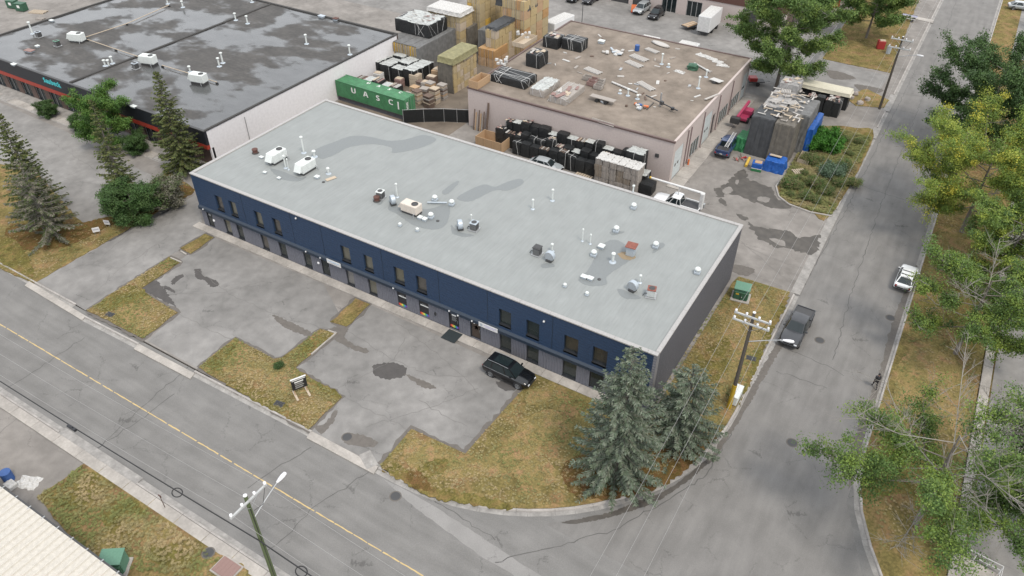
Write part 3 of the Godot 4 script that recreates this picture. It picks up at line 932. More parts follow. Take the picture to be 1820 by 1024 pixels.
	var line := V2([-14.03, -89.98, -14.03, -87.71, -13.05, -85.51, -11.49, -84.37, -8.82, -83.96, -6.42, -84.43])
	for i in line.size() - 1:
		var d := line[i + 1] - line[i]
		part("kerb_stone", MB.new().cbox(Vector3((line[i].x + line[i + 1].x) / 2, 0.16, (line[i].y + line[i + 1].y) / 2), Vector3(d.length(), 0.2, 0.2), 0.03, Basis(Vector3.UP, -d.angle())), M.kerb, gk)
	struct("turf_patch", MB.new().slab(ragged([-12.67, -119.47, -10.31, -124.27, -6.54, -121.85, -6.76, -118.54, -10.51, -117.12], 0.5, 0.1, 4), 0.0, 0.16), M.dry_turf)
	# concrete edging of the middle island
	var ek := struct("kerb", MB.new().box(Vector3(-42.94, 0.12, -37.95), Vector3(0.25, 0.12, 0.25)), M.kerb)
	for q in [[-42.82, -37.92, -42.8, -34.43], [-43.75, -37.83, -42.82, -37.92], [-65.6, -39.12, -66.64, -39.22], [-64.91, -37.85, -66.57, -37.79]]:
		var d := Vector2(q[2] - q[0], q[3] - q[1])
		part("kerb_stone", MB.new().cbox(Vector3((q[0] + q[2]) / 2, 0.18, (q[1] + q[3]) / 2), Vector3(d.length(), 0.16, 0.15), 0.02, Basis(Vector3.UP, -d.angle())), M.concrete, ek)


# a flat wall facing +z with openings [x0, x1, y0, y1]
func pierced(mb: MB, x0: float, x1: float, y0: float, y1: float, z0: float, z1: float, holes: Array) -> MB:
	var xs := [x0, x1]
	for h in holes:
		for e in [h[0], h[1]]:
			if e > x0 and e < x1:
				xs.append(e)
	xs.sort()
	for i in xs.size() - 1:
		var a: float = xs[i]
		var b: float = xs[i + 1]
		if b - a < 0.001:
			continue
		var cuts := []
		for h in holes:
			if h[0] < (a + b) / 2 and h[1] > (a + b) / 2:
				cuts.append([h[2], h[3]])
		cuts.sort_custom(func(p, q): return p[0] < q[0])
		var y := y0
		for c in cuts:
			if c[0] > y:
				mb.span(a, b, y, c[0], z0, z1)
			y = maxf(y, c[1])
		if y < y1:
			mb.span(a, b, y, y1, z0, z1)
	return mb


func window_in(b: Node3D, x0: float, x1: float, y0: float, y1: float, z: float, deep: float, back: Material, label := "") -> Node3D:
	var w := part("window", MB.new().span(x0, x1, y0, y0 + 0.05, z - deep, z + 0.03), M.dark_frame, b, label)
	var f := MB.new()
	var zf := z - deep + 0.06
	f.span(x0, x1, y1 - 0.05, y1, zf - 0.05, zf).span(x0, x1, y0 + 0.05, y0 + 0.1, zf - 0.05, zf)
	f.span(x0, x0 + 0.05, y0 + 0.1, y1 - 0.05, zf - 0.05, zf).span(x1 - 0.05, x1, y0 + 0.1, y1 - 0.05, zf - 0.05, zf)
	part("frame", f, M.dark_frame, w)
	part("pane", MB.new().quad_face(x0 + 0.04, x1 - 0.04, y0 + 0.09, y1 - 0.04, zf - 0.03), M.glass, w)
	part("blind", MB.new().span(x0 - 0.05, x1 + 0.05, y0 - 0.05, y1 + 0.05, z - deep - 0.16, z - deep - 0.1), back, w)
	return w


func words(text: String, high: float, m: Material, parent: Node3D, at: Vector3, B := Basis.IDENTITY, wide := 1.0, deep := 0.01, called := "lettering") -> MeshInstance3D:
	var t := TextMesh.new()
	var f := SystemFont.new()
	f.font_names = PackedStringArray(["Droid Sans"])
	f.font_weight = 700
	t.font = f
	t.text = text
	t.font_size = 32
	t.pixel_size = high / 24.0
	t.depth = deep
	t.curve_step = 2.0
	var o := part(called, t, m, parent)
	o.transform = Transform3D(B.scaled_local(Vector3(wide, 1, 1)), at)
	return o


func warehouse() -> void:
	var x0 := -68.5
	var x1 := -12.8
	var z1 := -44.3
	var z0 := -66.4
	var b := thing("warehouse", "long two-storey blue and grey warehouse with pale flat roof on the corner", "building")
	var up := [[-65.25, -64.1, 2], [-63.05, -61.95, 1], [-59.2, -58.05, 1], [-56.5, -55.35, 2], [-47.0, -45.8, 1], [-44.0, -42.85, 1], [-40.2, -38.95, 1], [-37.5, -36.25, 2], [-28.05, -26.75, 3], [-25.15, -23.8, 3], [-21.3, -19.9, 4], [-18.5, -17.1, 4]]
	var low := [[-64.9, -63.85, 1], [-62.9, -61.9, 3], [-59.1, -58.05, 2], [-56.4, -55.3, 3], [-52.8, -51.7, 3], [-46.85, -45.8, 5], [-43.9, -42.8, 1], [-28.0, -26.75, 3], [-25.1, -23.8, 3], [-21.3, -19.9, 3]]
	var doors := [[-67.7, -66.75], [-50.25, -49.15], [-33.85, -32.65], [-31.35, -30.15], [-18.6, -17.2]]
	var posters := [[-40.15, -39.0], [-37.45, -36.25]]
	var backs := {1: M.blind, 2: M.blind_brown, 3: M.room_dark, 4: M.room_brown, 5: M.blind_pale}
	var hu := []
	for w in up:
		hu.append([w[0], w[1], 3.42, 5.28])
	var hl := []
	for w in low + posters:
		hl.append([w[0], w[1], 0.3, 2.3])
	for w in doors:
		hl.append([w[0], w[1], 0.2, 2.32])
	part("wall", pierced(MB.new(), x0, x1, 2.5, 6.9, z1 - 0.3, z1, hu), M.blue, b, "navy blue upper front wall")
	# lapped boards of the upper wall, as shallow ribs
	var rib := MB.new()
	var y := 2.95
	while y < 6.8:
		pierced(rib, x0, x1, y, y + 0.03, z1, z1 + 0.018, hu)
		y += 0.3
	part("rib", rib, M.blue, b).set_meta("kind", "stuff")
	for jx in [-60.8, -53.6, -49.4, -41.6, -34.8, -29.3, -22.5, -15.6]:
		part("panel_joint", MB.new().span(jx, jx + 0.04, 2.99, 6.9, z1, z1 + 0.022), M.belt, b)
	part("wall", pierced(MB.new(), x0 + 0.02, x1 - 0.02, 0.0, 2.5, z1 - 0.3, z1 - 0.03, hl), M.grey_siding, b, "grey ribbed lower front wall")
	rib = MB.new()
	var x := x0 + 0.1
	while x < x1 - 0.1:
		var free := true
		for h in hl:
			if x > h[0] - 0.07 and x < h[1] + 0.07:
				free = false
		if free:
			rib.quad(Vector3(x - 0.07, 0.2, z1 - 0.03), Vector3(x - 0.035, 0.2, z1 + 0.012), Vector3(x - 0.035, 2.5, z1 + 0.012), Vector3(x - 0.07, 2.5, z1 - 0.03), Vector3(-1, 0, 1))
			rib.quad(Vector3(x - 0.035, 0.2, z1 + 0.012), Vector3(x + 0.035, 0.2, z1 + 0.012), Vector3(x + 0.035, 2.5, z1 + 0.012), Vector3(x - 0.035, 2.5, z1 + 0.012), Vector3(0, 0, 1))
			rib.quad(Vector3(x + 0.07, 0.2, z1 - 0.03), Vector3(x + 0.035, 0.2, z1 + 0.012), Vector3(x + 0.035, 2.5, z1 + 0.012), Vector3(x + 0.07, 2.5, z1 - 0.03), Vector3(1, 0, 1))
		x += 0.29
	part("rib", rib, M.grey_siding, b).set_meta("kind", "stuff")
	# projecting belt with a sloping top
	var bl := MB.new()
	var prof := [Vector3(0, 2.45, 0.0), Vector3(0, 2.45, 0.22), Vector3(0, 2.78, 0.22), Vector3(0, 2.98, 0.0)]
	for i in 4:
		var p: Vector3 = prof[i] + Vector3(0, 0, z1 + 0.001)
		var q: Vector3 = prof[(i + 1) % 4] + Vector3(0, 0, z1 + 0.001)
		bl.quad(Vector3(x0, p.y, p.z), Vector3(x1, p.y, p.z), Vector3(x1, q.y, q.z), Vector3(x0, q.y, q.z), [Vector3.DOWN, Vector3.BACK, Vector3(0, 1, 1), Vector3.FORWARD][i])
	part("belt_course", bl, M.belt, b)
	part("wall", MB.new().span(x1 - 0.3, x1, 0.0, 6.9, z0, z1 - 0.3), M.grey_block, b, "dark grey end wall facing the side street")
	part("corner_trim", MB.new().span(x1 - 0.28, x1 + 0.012, 0.1, 6.9, z1 - 0.62, z1 + 0.014), M.corner_trim, b)
	part("wall", MB.new().span(x0, x0 + 0.3, 0.0, 6.9, z0, z1 - 0.3), M.grey_block, b)
	part("wall", MB.new().span(x0, x1, 0.0, 6.9, z0, z0 + 0.3), M.grey_block, b)
	for w in up:
		window_in(b, w[0], w[1], 3.42, 5.28, z1, 0.26, backs[w[2]])
	for w in low:
		window_in(b, w[0], w[1], 0.3, 2.3, z1, 0.2, backs[w[2]])
	for i in doors.size():
		var w: Array = doors[i]
		var d := part("door", MB.new().cbox(Vector3((w[0] + w[1]) / 2, 1.25, z1 - 0.16), Vector3(w[1] - w[0] - 0.12, 2.1, 0.06), 0.01), M.dark_frame, b)
		var f := MB.new().span(w[0], w[0] + 0.06, 0.2, 2.32, z1 - 0.2, z1 - 0.06).span(w[1] - 0.06, w[1], 0.2, 2.32, z1 - 0.2, z1 - 0.06).span(w[0] + 0.06, w[1] - 0.06, 2.26, 2.32, z1 - 0.2, z1 - 0.06)
		part("frame", f, M.dark_frame, d)
		part("pane", MB.new().span(w[0] + 0.16, w[1] - 0.16, 0.4, 2.16, z1 - 0.125, z1 - 0.118), M.room_brown if i == 3 else M.car_glass, d)
		part("handle", MB.new().tube([Vector3(w[1] - 0.17, 1.1, z1 - 0.07), Vector3(w[1] - 0.17, 1.5, z1 - 0.07)], 0.015, 0.015, 6), M.steel, d)
		if i == 2:
			poster(d, w[0] + 0.12, w[1] - 0.12, 0.4, 2.2, z1 - 0.11, true)
		if i == 3:
			var star := PackedVector2Array()
			for k in 10:
				var t := TAU * k / 10 + 0.3
				var rr := 0.30 if k % 2 == 0 else 0.14
				star.append(Vector2(-30.68 + cos(t) * rr, 1.62 + sin(t) * rr * 1.1))
			var lf := MB.new()
			for k in Geometry2D.triangulate_polygon(star):
				lf.v.append(Vector3(star[k].x, star[k].y, z1 - 0.108))
				lf.n.append(Vector3.BACK)
			part("leaf_emblem", lf, mat("emblem_teal", C(0.28, 0.52, 0.44), 0.6), d)
			part("notice", MB.new().span(-30.98, -30.86, 2.0, 2.14, z1 - 0.116, z1 - 0.108), M.letter_white, d)
			part("notice", MB.new().span(-30.44, -30.3, 1.94, 2.1, z1 - 0.116, z1 - 0.108), M.steel, d)
		if i == 0:
			part("notice", MB.new().span(-67.45, -67.1, 1.72, 1.98, z1 - 0.116, z1 - 0.108), M.steel, d)
	for w in posters:
		var p := part("window", MB.new().span(w[0], w[1], 0.3, 2.3, z1 - 0.2, z1 - 0.12), M.dark_frame, b, "window covered by a black poster with a rainbow foot")
		poster(p, w[0] + 0.04, w[1] - 0.04, 0.34, 2.26, z1 - 0.11, false)
	# signs over the doors
	var s := part("sign_board", MB.new().cbox(Vector3(-48.06, 2.72, z1 + 0.26), Vector3(1.9, 0.52, 0.05), 0.008), M.white, b, "white sign board over a dark door")
	part("print", MB.new().span(-48.85, -47.3, 2.74, 2.84, z1 + 0.286, z1 + 0.29), mat("pale_blue_print", C(0.30, 0.42, 0.55), 0.7), s)
	part("print", MB.new().span(-48.5, -47.6, 2.58, 2.63, z1 + 0.286, z1 + 0.29), M.steel, s)
	s = part("sign_board", MB.new().cbox(Vector3(-29.1, 2.68, z1 + 0.26), Vector3(2.1, 0.5, 0.05), 0.008), M.white, b, "white sign board beside the leaf emblem door")
	part("emblem", MB.new().lathe(Vector3(-29.85, 2.68, z1 + 0.286), [[0.15, 0.0], [0.15, 0.005], [0.0, 0.005]], 14, Basis(Vector3.RIGHT, PI / 2)), M.galvanised, s)
	part("print", MB.new().span(-29.55, -28.2, 2.72, 2.80, z1 + 0.286, z1 + 0.29), mat("lilac_print", C(0.36, 0.34, 0.50), 0.7), s)
	part("print", MB.new().span(-29.4, -28.4, 2.58, 2.63, z1 + 0.286, z1 + 0.29), M.lilac_print, s)
	# small lamps and boxes under the belt
	for q in [[-67.6, 2.72], [-51.9, 2.75], [-49.9, 2.7], [-40.27, 2.68], [-33.5, 2.75], [-32.5, 2.62], [-30.9, 2.66]]:
		var l := part("wall_lamp", MB.new().cbox(Vector3(q[0], q[1], z1 + 0.27), Vector3(0.2, 0.16, 0.1), 0.02), M.steel, b)
		part("lens", MB.new().lathe(Vector3(q[0], q[1], z1 + 0.32), [[0.07, 0.0], [0.06, 0.04], [0.0, 0.06]], 10, Basis(Vector3.RIGHT, PI / 2)), M.porcelain, l)
	for q in [[-23.32, 5.95], [-52.6, 6.6]]:
		var l := part("wall_lamp", MB.new().cbox(Vector3(q[0], q[1], z1 + 0.06), Vector3(0.18, 0.2, 0.12), 0.02), M.steel, b)
		part("lens", MB.new().lathe(Vector3(q[0], q[1], z1 + 0.12), [[0.09, 0.0], [0.08, 0.05], [0.0, 0.08]], 10, Basis(Vector3.RIGHT, PI / 2)), M.porcelain, l)
	for q in [[-66.55, 1.4], [-50.6, 1.6]]:
		part("wall_lamp", MB.new().lathe(Vector3(q[0], q[1], z1 + 0.02), [[0.16, 0.0], [0.16, 0.05], [0.1, 0.1], [0.0, 0.11]], 12, Basis(Vector3.RIGHT, PI / 2)), M.porcelain, b)
	part("meter_box", MB.new().cbox(Vector3(-35.4, 1.35, z1 + 0.05), Vector3(0.2, 0.4, 0.12), 0.02), M.dark_frame, b)
	# roof deck, its membrane sheets and the metal coping
	var roof := part("roof", MB.new().span(x0 + 0.2, x1 - 0.2, 6.6, 6.95, z0 + 0.2, z1 - 0.2), M.membrane, b)
	var sm := MB.new()
	rng.seed = 4
	x = x0 + 1.2
	while x < x1 - 0.6:
		sm.span(x, x + 0.05, 6.948, 6.957, z0 + 0.3, z1 - 0.3)
		x += 1.83 + rng.randf_range(-0.02, 0.02)
	part("seam", sm, M.seam, roof)
	x = x0 - 0.05
	while x < x1:
		var w := minf(3.05, x1 + 0.05 - x)
		part("coping", MB.new().cbox(Vector3(x + w / 2, 7.0, z1 - 0.12), Vector3(w - 0.012, 0.14, 0.4), 0.02), M.coping, roof)
		part("coping", MB.new().cbox(Vector3(x + w / 2, 7.0, z0 + 0.12), Vector3(w - 0.012, 0.14, 0.4), 0.02), M.coping, roof)
		x += 3.05
	var z := z0 + 0.33
	while z < z1 - 0.33:
		var w := minf(3.05, z1 - 0.33 - z)
		part("coping", MB.new().cbox(Vector3(x0 + 0.12, 7.0, z + w / 2), Vector3(0.4, 0.14, w - 0.012), 0.02), M.coping, roof)
		part("coping", MB.new().cbox(Vector3(x1 - 0.12, 7.0, z + w / 2), Vector3(0.4, 0.14, w - 0.012), 0.02), M.coping, roof)
		z += 3.05
	# dried ponding marks on the membrane
	var st := [
		[-60.38, -55.41, -59.7, -58.74, -59.02, -60.49, -57.2, -61.44, -54.57, -61.9, -53.03, -63.17, -51.88, -65.22, -49.89, -65.11, -50.15, -62.66, -52.13, -59.86, -53.25, -60.76, -55.74, -60.19, -57.46, -58.16, -57.69, -55.97, -58.44, -54.43],
		[-40.37, -55.63, -40.01, -58.12, -39.32, -59.51, -38.13, -59.69, -37.44, -61.49, -36.63, -62.55, -35.88, -61.89, -36.46, -59.89, -37.76, -59.1, -38.19, -57.76, -38.83, -55.8],
		[-41.92, -52.12, -40.73, -53.87, -39.73, -53.47, -38.46, -50.84, -39.05, -49.54, -41.21, -49.15, -43.93, -49.89, -45.2, -50.11, -45.38, -51.27],
		[-37.97, -51.14, -36.67, -50.54, -35.05, -50.84, -35.7, -50.1, -36.98, -50], [-23.33, -56.68, -22.37, -57.49, -20.16, -55.9, -20.9, -51.86, -20.44, -50.67, -21.56, -49.7, -22.9, -49.85, -22.84, -51.67, -23.26, -54.54],
		[-19.3, -50.52, -18.38, -50.7, -16.92, -50.48, -18.2, -49.69], [-61.7, -49.73, -59.82, -50.01, -57.63, -49.93, -57.01, -50.59, -57.12, -49.39, -59.04, -48.78], [-47.57, -50.43, -46.8, -51.17, -46.5, -50.32], [-42.48, -55.93, -42.33, -58.49, -41.9, -58.19, -41.69, -55.75], [-18.92, -59.16, -18.22, -59.15, -18.73, -57.31],
		[-26.98, -50.15, -26.26, -50.81, -25.78, -50.48, -26.59, -49.78], [-23.75, -58.46, -22.55, -59.19, -23.26, -58.07], [-35.13, -67.55, -33.95, -67.38, -34.25, -66.6],
	]
	for i in st.size():
		part("water_stain", MB.new().slab(smooth_loop(st[i], 0.15, 0.035, i), 6.95, 6.9605 + i * 0.0004), M.silt, roof)
	part("rust_stain", MB.new().slab(smooth_loop([-21.52, -55.39, -21.03, -56.12, -19.82, -55.79, -20.5, -54.96], 0.1, 0.06, 3), 6.95, 6.968), M.rust_stain, roof)


func poster(parent: Node3D, a: float, e: float, y0: float, y1: float, z: float, door: bool) -> void:
	var w := e - a
	part("poster", MB.new().span(a, e, y0, y1, z - 0.008, z), M.black, parent)
	var cs := [C(0.5, 0.06, 0.05), C(0.62, 0.22, 0.05), C(0.5, 0.5, 0.08), C(0.08, 0.36, 0.12), C(0.04, 0.16, 0.42), C(0.16, 0.05, 0.3)]
	for i in 6:
		var key := "poster_colour_%d" % i
		if not M.has(key):
			mat(key, cs[i], 0.6)
		part("colour_block", MB.new().span(a + w * i / 6.0, a + w * (i + 1) / 6.0, y0 + 0.02, y0 + 0.30, z, z + 0.003), M[key], parent)
	if door:
		part("print", MB.new().span(a + 0.2, e - 0.25, y1 - 0.3, y1 - 0.12, z, z + 0.003), M.letter_white, parent)
		for i in 4:
			part("print", MB.new().span(a + 0.2, e - 0.2 - 0.06 * (i % 2), y1 - 0.48 - 0.14 * i, y1 - 0.42 - 0.14 * i, z, z + 0.003), M.steel, parent)
	else:
		part("print", MB.new().span(a + 0.1, e - 0.05, y1 - 0.72, y1 - 0.58, z, z + 0.003), M.letter_white, parent)
		part("print", MB.new().span(a + 0.3, e - 0.3, y1 - 0.5, y1 - 0.46, z, z + 0.003), M.steel, parent)


# ---- roof fittings -------------------------------------------------------------------------------------------------

func capped_pipe(label: String, at: Vector3, high: float, r := 0.07, group := "capped pipes on the pale roof") -> void:
	var t := thing("vent_pipe", label, "vent pipe", at, 0, group)
	part("flashing", MB.new().lathe(Vector3.ZERO, [[r * 3.2, 0.0], [r * 3, 0.03], [r * 1.3, 0.12], [r * 1.2, 0.16]], 12), M.galvanised, t)
	part("pipe", MB.new().tube([Vector3.ZERO, Vector3(0, high, 0)], r, r, 10), M.unit_white, t)
	part("cap", MB.new().lathe(Vector3(0, high - 0.02, 0), [[r * 1.9, 0.0], [r * 2.0, 0.06], [r * 1.6, 0.14], [0.0, 0.2]], 12), M.unit_white, t)


func mushroom(label: String, at: Vector3, s := 1.0, group := "mushroom vents on the pale roof") -> void:
	var t := thing("roof_vent", label, "roof vent", at, 8.0, group)
	part("curb", MB.new().cbox(Vector3(0, 0.13 * s, 0), Vector3(0.55, 0.26, 0.55) * s, 0.03), M.galvanised, t)
	part("neck", MB.new().tube([Vector3(0, 0.2 * s, 0), Vector3(0, 0.5 * s, 0)], 0.15 * s, 0.13 * s, 12), M.unit_white, t)
	part("cap", MB.new().lathe(Vector3(0, 0.42 * s, 0), [[0.27 * s, 0.0], [0.29 * s, 0.1 * s], [0.2 * s, 0.22 * s], [0.0, 0.27 * s]], 14), M.unit_white, t)


func low_box(label: String, at: Vector3, size := Vector3(0.6, 0.28, 0.5), turn := 0.0, m: Material = null) -> void:
	var t := thing("roof_hatch", label, "roof hatch", at, turn, "low boxes on the roofs")
	part("curb", MB.new().cbox(Vector3(0, size.y * 0.35, 0), Vector3(size.x * 0.86, size.y * 0.7, size.z * 0.86), 0.02), M.galvanised, t)
	part("lid", MB.new().cbox(Vector3(0, size.y * 0.82, 0), Vector3(size.x, size.y * 0.36, size.z), 0.03), m if m else M.unit_white, t)


func drum_hood(label: String, at: Vector3, turn: float) -> void:
	var t := thing("fan_hood", label, "fan hood", at, turn, "round fan hoods on the pale roof")
	part("base", MB.new().cbox(Vector3(0, 0.14, 0), Vector3(0.6, 0.28, 0.6), 0.03), M.dark_steel, t)
	var B := Basis(Vector3.RIGHT, PI / 2)
	part("housing", MB.new().lathe(Vector3(0, 0.62, -0.22), [[0.0, 0.0], [0.44, 0.0], [0.5, 0.05], [0.5, 0.42], [0.46, 0.46]], 20, B), M.galvanised, t)
	part("grille", MB.new().lathe(Vector3(0, 0.62, 0.22), [[0.46, 0.0], [0.46, 0.015], [0.0, 0.015]], 20, B), M.steel, t)
	var sl := MB.new()
	for i in 5:
		sl.box(Vector3(0, 0.36 + 0.13 * i, 0.245), Vector3(0.7, 0.035, 0.02))
	part("louvre", sl, M.galvanised, t)


func condenser(label: String, at: Vector3, turn: float, top: Material, side: Material) -> void:
	var t := thing("condenser_unit", label, "condenser", at, turn, "condensers on the roofs")
	part("base", MB.new().cbox(Vector3(0, 0.05, 0), Vector3(0.95, 0.1, 0.95), 0.02), M.steel, t)
	part("coil", MB.new().cbox(Vector3(0, 0.45, 0), Vector3(0.72, 0.7, 0.72), 0.06), side, t)
	var g := MB.new()
	for i in 7:
		g.box(Vector3(-0.3 + 0.1 * i, 0.45, 0.365), Vector3(0.025, 0.64, 0.02))
	part("guard", g, M.steel, t)
	part("top", MB.new().cbox(Vector3(0, 0.85, 0), Vector3(0.78, 0.1, 0.78), 0.03), top, t)
	part("fan", MB.new().lathe(Vector3(0, 0.9, 0), [[0.28, 0.0], [0.28, 0.02], [0.1, 0.012], [0.0, 0.03]], 16), M.dark_steel, t)
	part("line_set", MB.new().tube([Vector3(-0.36, 0.3, 0.1), Vector3(-0.6, 0.3, 0.15), Vector3(-0.7, 0.05, 0.2)], 0.04, 0.04, 6), M.black, t)


func rooftop_unit(label: String, at: Vector3, turn: float, m: Material, long := 2.1, wide := 1.15, high := 1.05, group := "rooftop air handlers") -> Node3D:
	var t := thing("rooftop_unit", label, "air handler", at, turn, group)
	part("base_rail", MB.new().cbox(Vector3(0, 0.12, 0), Vector3(long * 0.95, 0.24, wide * 0.9), 0.02), M.dark_steel, t)
	part("cabinet", MB.new().cbox(Vector3(0, 0.24 + high / 2, 0), Vector3(long, high, wide), 0.05), m, t)
	part("fan", MB.new().lathe(Vector3(long * 0.24, 0.245 + high, 0), [[0.36, 0.0], [0.36, 0.05], [0.32, 0.06], [0.3, 0.01], [0.1, 0.02], [0.0, 0.05]], 18), M.dark_steel, t)
	var pn := MB.new()
	for i in 3:
		pn.box(Vector3(-long * 0.33 + i * long * 0.33, 0.26 + high / 2, wide / 2 + 0.012), Vector3(long * 0.29, high * 0.8, 0.02))
	part("access_panel", pn, m, t)
	var hd := MB.new()
	var a := -long / 2
	hd.quad(Vector3(a, 0.2 + high, -wide * 0.42), Vector3(a, 0.2 + high, wide * 0.42), Vector3(a - 0.42, 0.5, wide * 0.42), Vector3(a - 0.42, 0.5, -wide * 0.42), Vector3(-1, 1, 0))
	for s in [-1, 1]:
		hd.tri(Vector3(a, 0.2 + high, s * wide * 0.42), Vector3(a, 0.5, s * wide * 0.42), Vector3(a - 0.42, 0.5, s * wide * 0.42), Vector3(0, 0, s))
	part("intake_hood", hd, m, t)
	part("service_pipe", MB.new().tube([Vector3(long * 0.4, 0.5, wide / 2), Vector3(long * 0.42, 0.45, wide / 2 + 0.3), Vector3(long * 0.42, 0.0, wide / 2 + 0.35)], 0.035, 0.035, 6), M.steel, t)
	return t


func warehouse_roof() -> void:
	rooftop_unit("white rooftop air handler nearest the white party wall, beside a tall pipe", Vector3(-62.22, 6.96, -51.48), 90, M.unit_white)
	rooftop_unit("white rooftop air handler beside a flat pale board on the grey roof", Vector3(-57.85, 6.96, -51.5), 90, M.unit_white)
	rooftop_unit("beige rooftop air handler in the middle of the grey roof", Vector3(-42.72, 6.96, -50.87), 0, M.unit_beige, 2.0, 1.1, 0.95)
	condenser("small white-topped condenser left of the beige air handler", Vector3(-47.23, 6.96, -51.41), 10, M.unit_white, M.dark_steel)
	condenser("grey condenser with dark square top beside a round fan hood", Vector3(-35.54, 6.96, -51.68), 5, M.galvanised, M.dark_steel)
	condenser("tall dark condenser left of a round fan hood", Vector3(-28.1, 6.96, -51.35), 0, M.dark_steel, M.dark_steel)
	condenser("condenser with rusty red top near the dark end wall", Vector3(-16.31, 6.96, -51.21), 15, M.rusty, M.unit_white)
	for a in [["round blue-grey fan hood left of the beige air handler", 699, 364, -35], ["round blue-grey fan hood beside the dark-topped condenser", 818, 408, -45], ["round blue-grey fan hood beside the tall dark condenser", 977, 464, 0], ["round blue-grey fan hood beside the rusty red condenser", 1124, 517, -10]]:
		drum_hood(a[0], {699: Vector3(-45.29, 6.96, -51.06), 818: Vector3(-36.74, 6.96, -50.95), 977: Vector3(-26.56, 6.96, -51.03), 1124: Vector3(-18.02, 6.96, -51)}[a[1]], a[3])
	capped_pipe("tall capped pipe between the two white air handlers", Vector3(-61, 6.96, -54.39), 2.0, 0.1)
	capped_pipe("tall capped pipe left of the beige air handler", Vector3(-45.82, 6.96, -52.41), 1.6)
	capped_pipe("slim tall capped pipe at the far middle of the roof", Vector3(-32.4, 6.96, -57.95), 1.1)
	capped_pipe("capped pipe standing near the far edge of the roof", Vector3(-31.45, 6.96, -60.45), 1.3, 0.08)
	capped_pipe("slim white pipe, the farther of a pair behind the twin hatches", Vector3(-25.39, 6.96, -55.52), 1.35, 0.05)
	capped_pipe("slim white pipe, the nearer of a pair behind the twin hatches", Vector3(-24.52, 6.96, -55.5), 1.05, 0.05)
	capped_pipe("capped vent at the nearer end of the dark stain by the rusty-topped curb", Vector3(-21.39, 6.96, -53.99), 0.95, 0.11)
	capped_pipe("short capped pipe behind the second white air handler", Vector3(-59.31, 6.96, -54.34), 0.7, 0.12)
	capped_pipe("twin-pipe flue between the two white air handlers", Vector3(-60.28, 6.96, -50.74), 1.5, 0.08)
	capped_pipe("slim pipe next to the white twin-pipe flue", Vector3(-59.74, 6.96, -50.63), 1.3, 0.05)
	capped_pipe("dark-headed slim pipe behind the rusty red condenser", Vector3(-17.92, 6.96, -52.4), 0.8, 0.07)
	capped_pipe("slim pipe behind the dark-topped condenser", Vector3(-36.51, 6.96, -52.62), 0.8, 0.05)
	capped_pipe("white pipe with round base beside the tall dark condenser", Vector3(-27.12, 6.96, -52.48), 0.8, 0.08)
	capped_pipe("capped pipe on the back edge of the grey roof", Vector3(-24.84, 6.96, -66.35), 0.85, 0.08)
	capped_pipe("capped vent behind the flat pale board", Vector3(-55.35, 6.96, -52.31), 0.65, 0.1)
	var mv := [["white mushroom vent nearest the dark end wall, by itself", Vector3(-13.95, 6.96, -56.51)], ["mushroom vent with a smudge beside the rusty-topped curb", Vector3(-18.86, 6.96, -58.3)], ["mushroom vent at the far end of the roof above the white pickup", Vector3(-23.52, 6.96, -63.54)], ["mushroom vent with a dark spike behind the rusty-topped curb", Vector3(-23.27, 6.96, -58.75)], ["low round mushroom vent beside the long dark stain", Vector3(-23.37, 6.96, -53.93)], ["mushroom vent behind the beige air handler", Vector3(-42.02, 6.96, -53.96)], ["big mushroom vent at the start of a long grey stain", Vector3(-40.01, 6.96, -54.17)], ["white vent at the end of the beige air handler", Vector3(-40.43, 6.96, -51.06)]]
	for m in mv:
		mushroom(m[0], m[1])
	for m in [["small grey vent in front of the beige air handler", Vector3(-42.24, 6.96, -48.27)], ["small grey vent beyond the beige air handler, towards the front edge", Vector3(-40.21, 6.96, -48.47)], ["small blue-grey vent left of the twin hatches", Vector3(-23.49, 6.96, -48.32)], ["small blue-grey vent nearest the front edge", Vector3(-21.24, 6.96, -48.29)]]:
		mushroom(m[0], m[1], 0.6)
	low_box("low white box beside the brown stub at the roof corner", Vector3(-64.28, 6.96, -50.98), Vector3(0.55, 0.2, 0.4))
	low_box("small white box in front of the first white air handler", Vector3(-61.45, 6.96, -48.71), Vector3(0.42, 0.2, 0.36))
	low_box("small white box in front of the second white air handler", Vector3(-59.24, 6.96, -48.64), Vector3(0.42, 0.2, 0.36))
	low_box("grey box right of the second white air handler", Vector3(-55.75, 6.96, -50.93), Vector3(0.55, 0.3, 0.5))
	low_box("square white hatch behind the low round mushroom vent", Vector3(-23.3, 6.96, -55.48), Vector3(0.62, 0.34, 0.6))
	low_box("left one of the twin hatches in the dark stain", Vector3(-22.61, 6.96, -50.41), Vector3(0.6, 0.26, 0.5))
	low_box("right one of the twin hatches in the dark stain", Vector3(-22.01, 6.96, -50.49), Vector3(0.6, 0.26, 0.5))
	low_box("left one of two low boxes at the foot of the beige air handler", Vector3(-41.3, 6.96, -50.4), Vector3(0.5, 0.3, 0.5))
	low_box("right one of two low boxes at the foot of the beige air handler", Vector3(-40.72, 6.96, -50.39), Vector3(0.5, 0.3, 0.5))
	var t := thing("roof_curb", "square grey curb with rusty red lid and a rust stain", "roof curb", Vector3(-20.46, 6.96, -56.03), 6)
	part("curb", MB.new().cbox(Vector3(0, 0.5, 0), Vector3(0.8, 1.0, 0.8), 0.03), M.galvanised, t)
	part("lid", MB.new().cbox(Vector3(0, 1.04, 0), Vector3(1.05, 0.1, 1.05), 0.03), M.rusty, t)
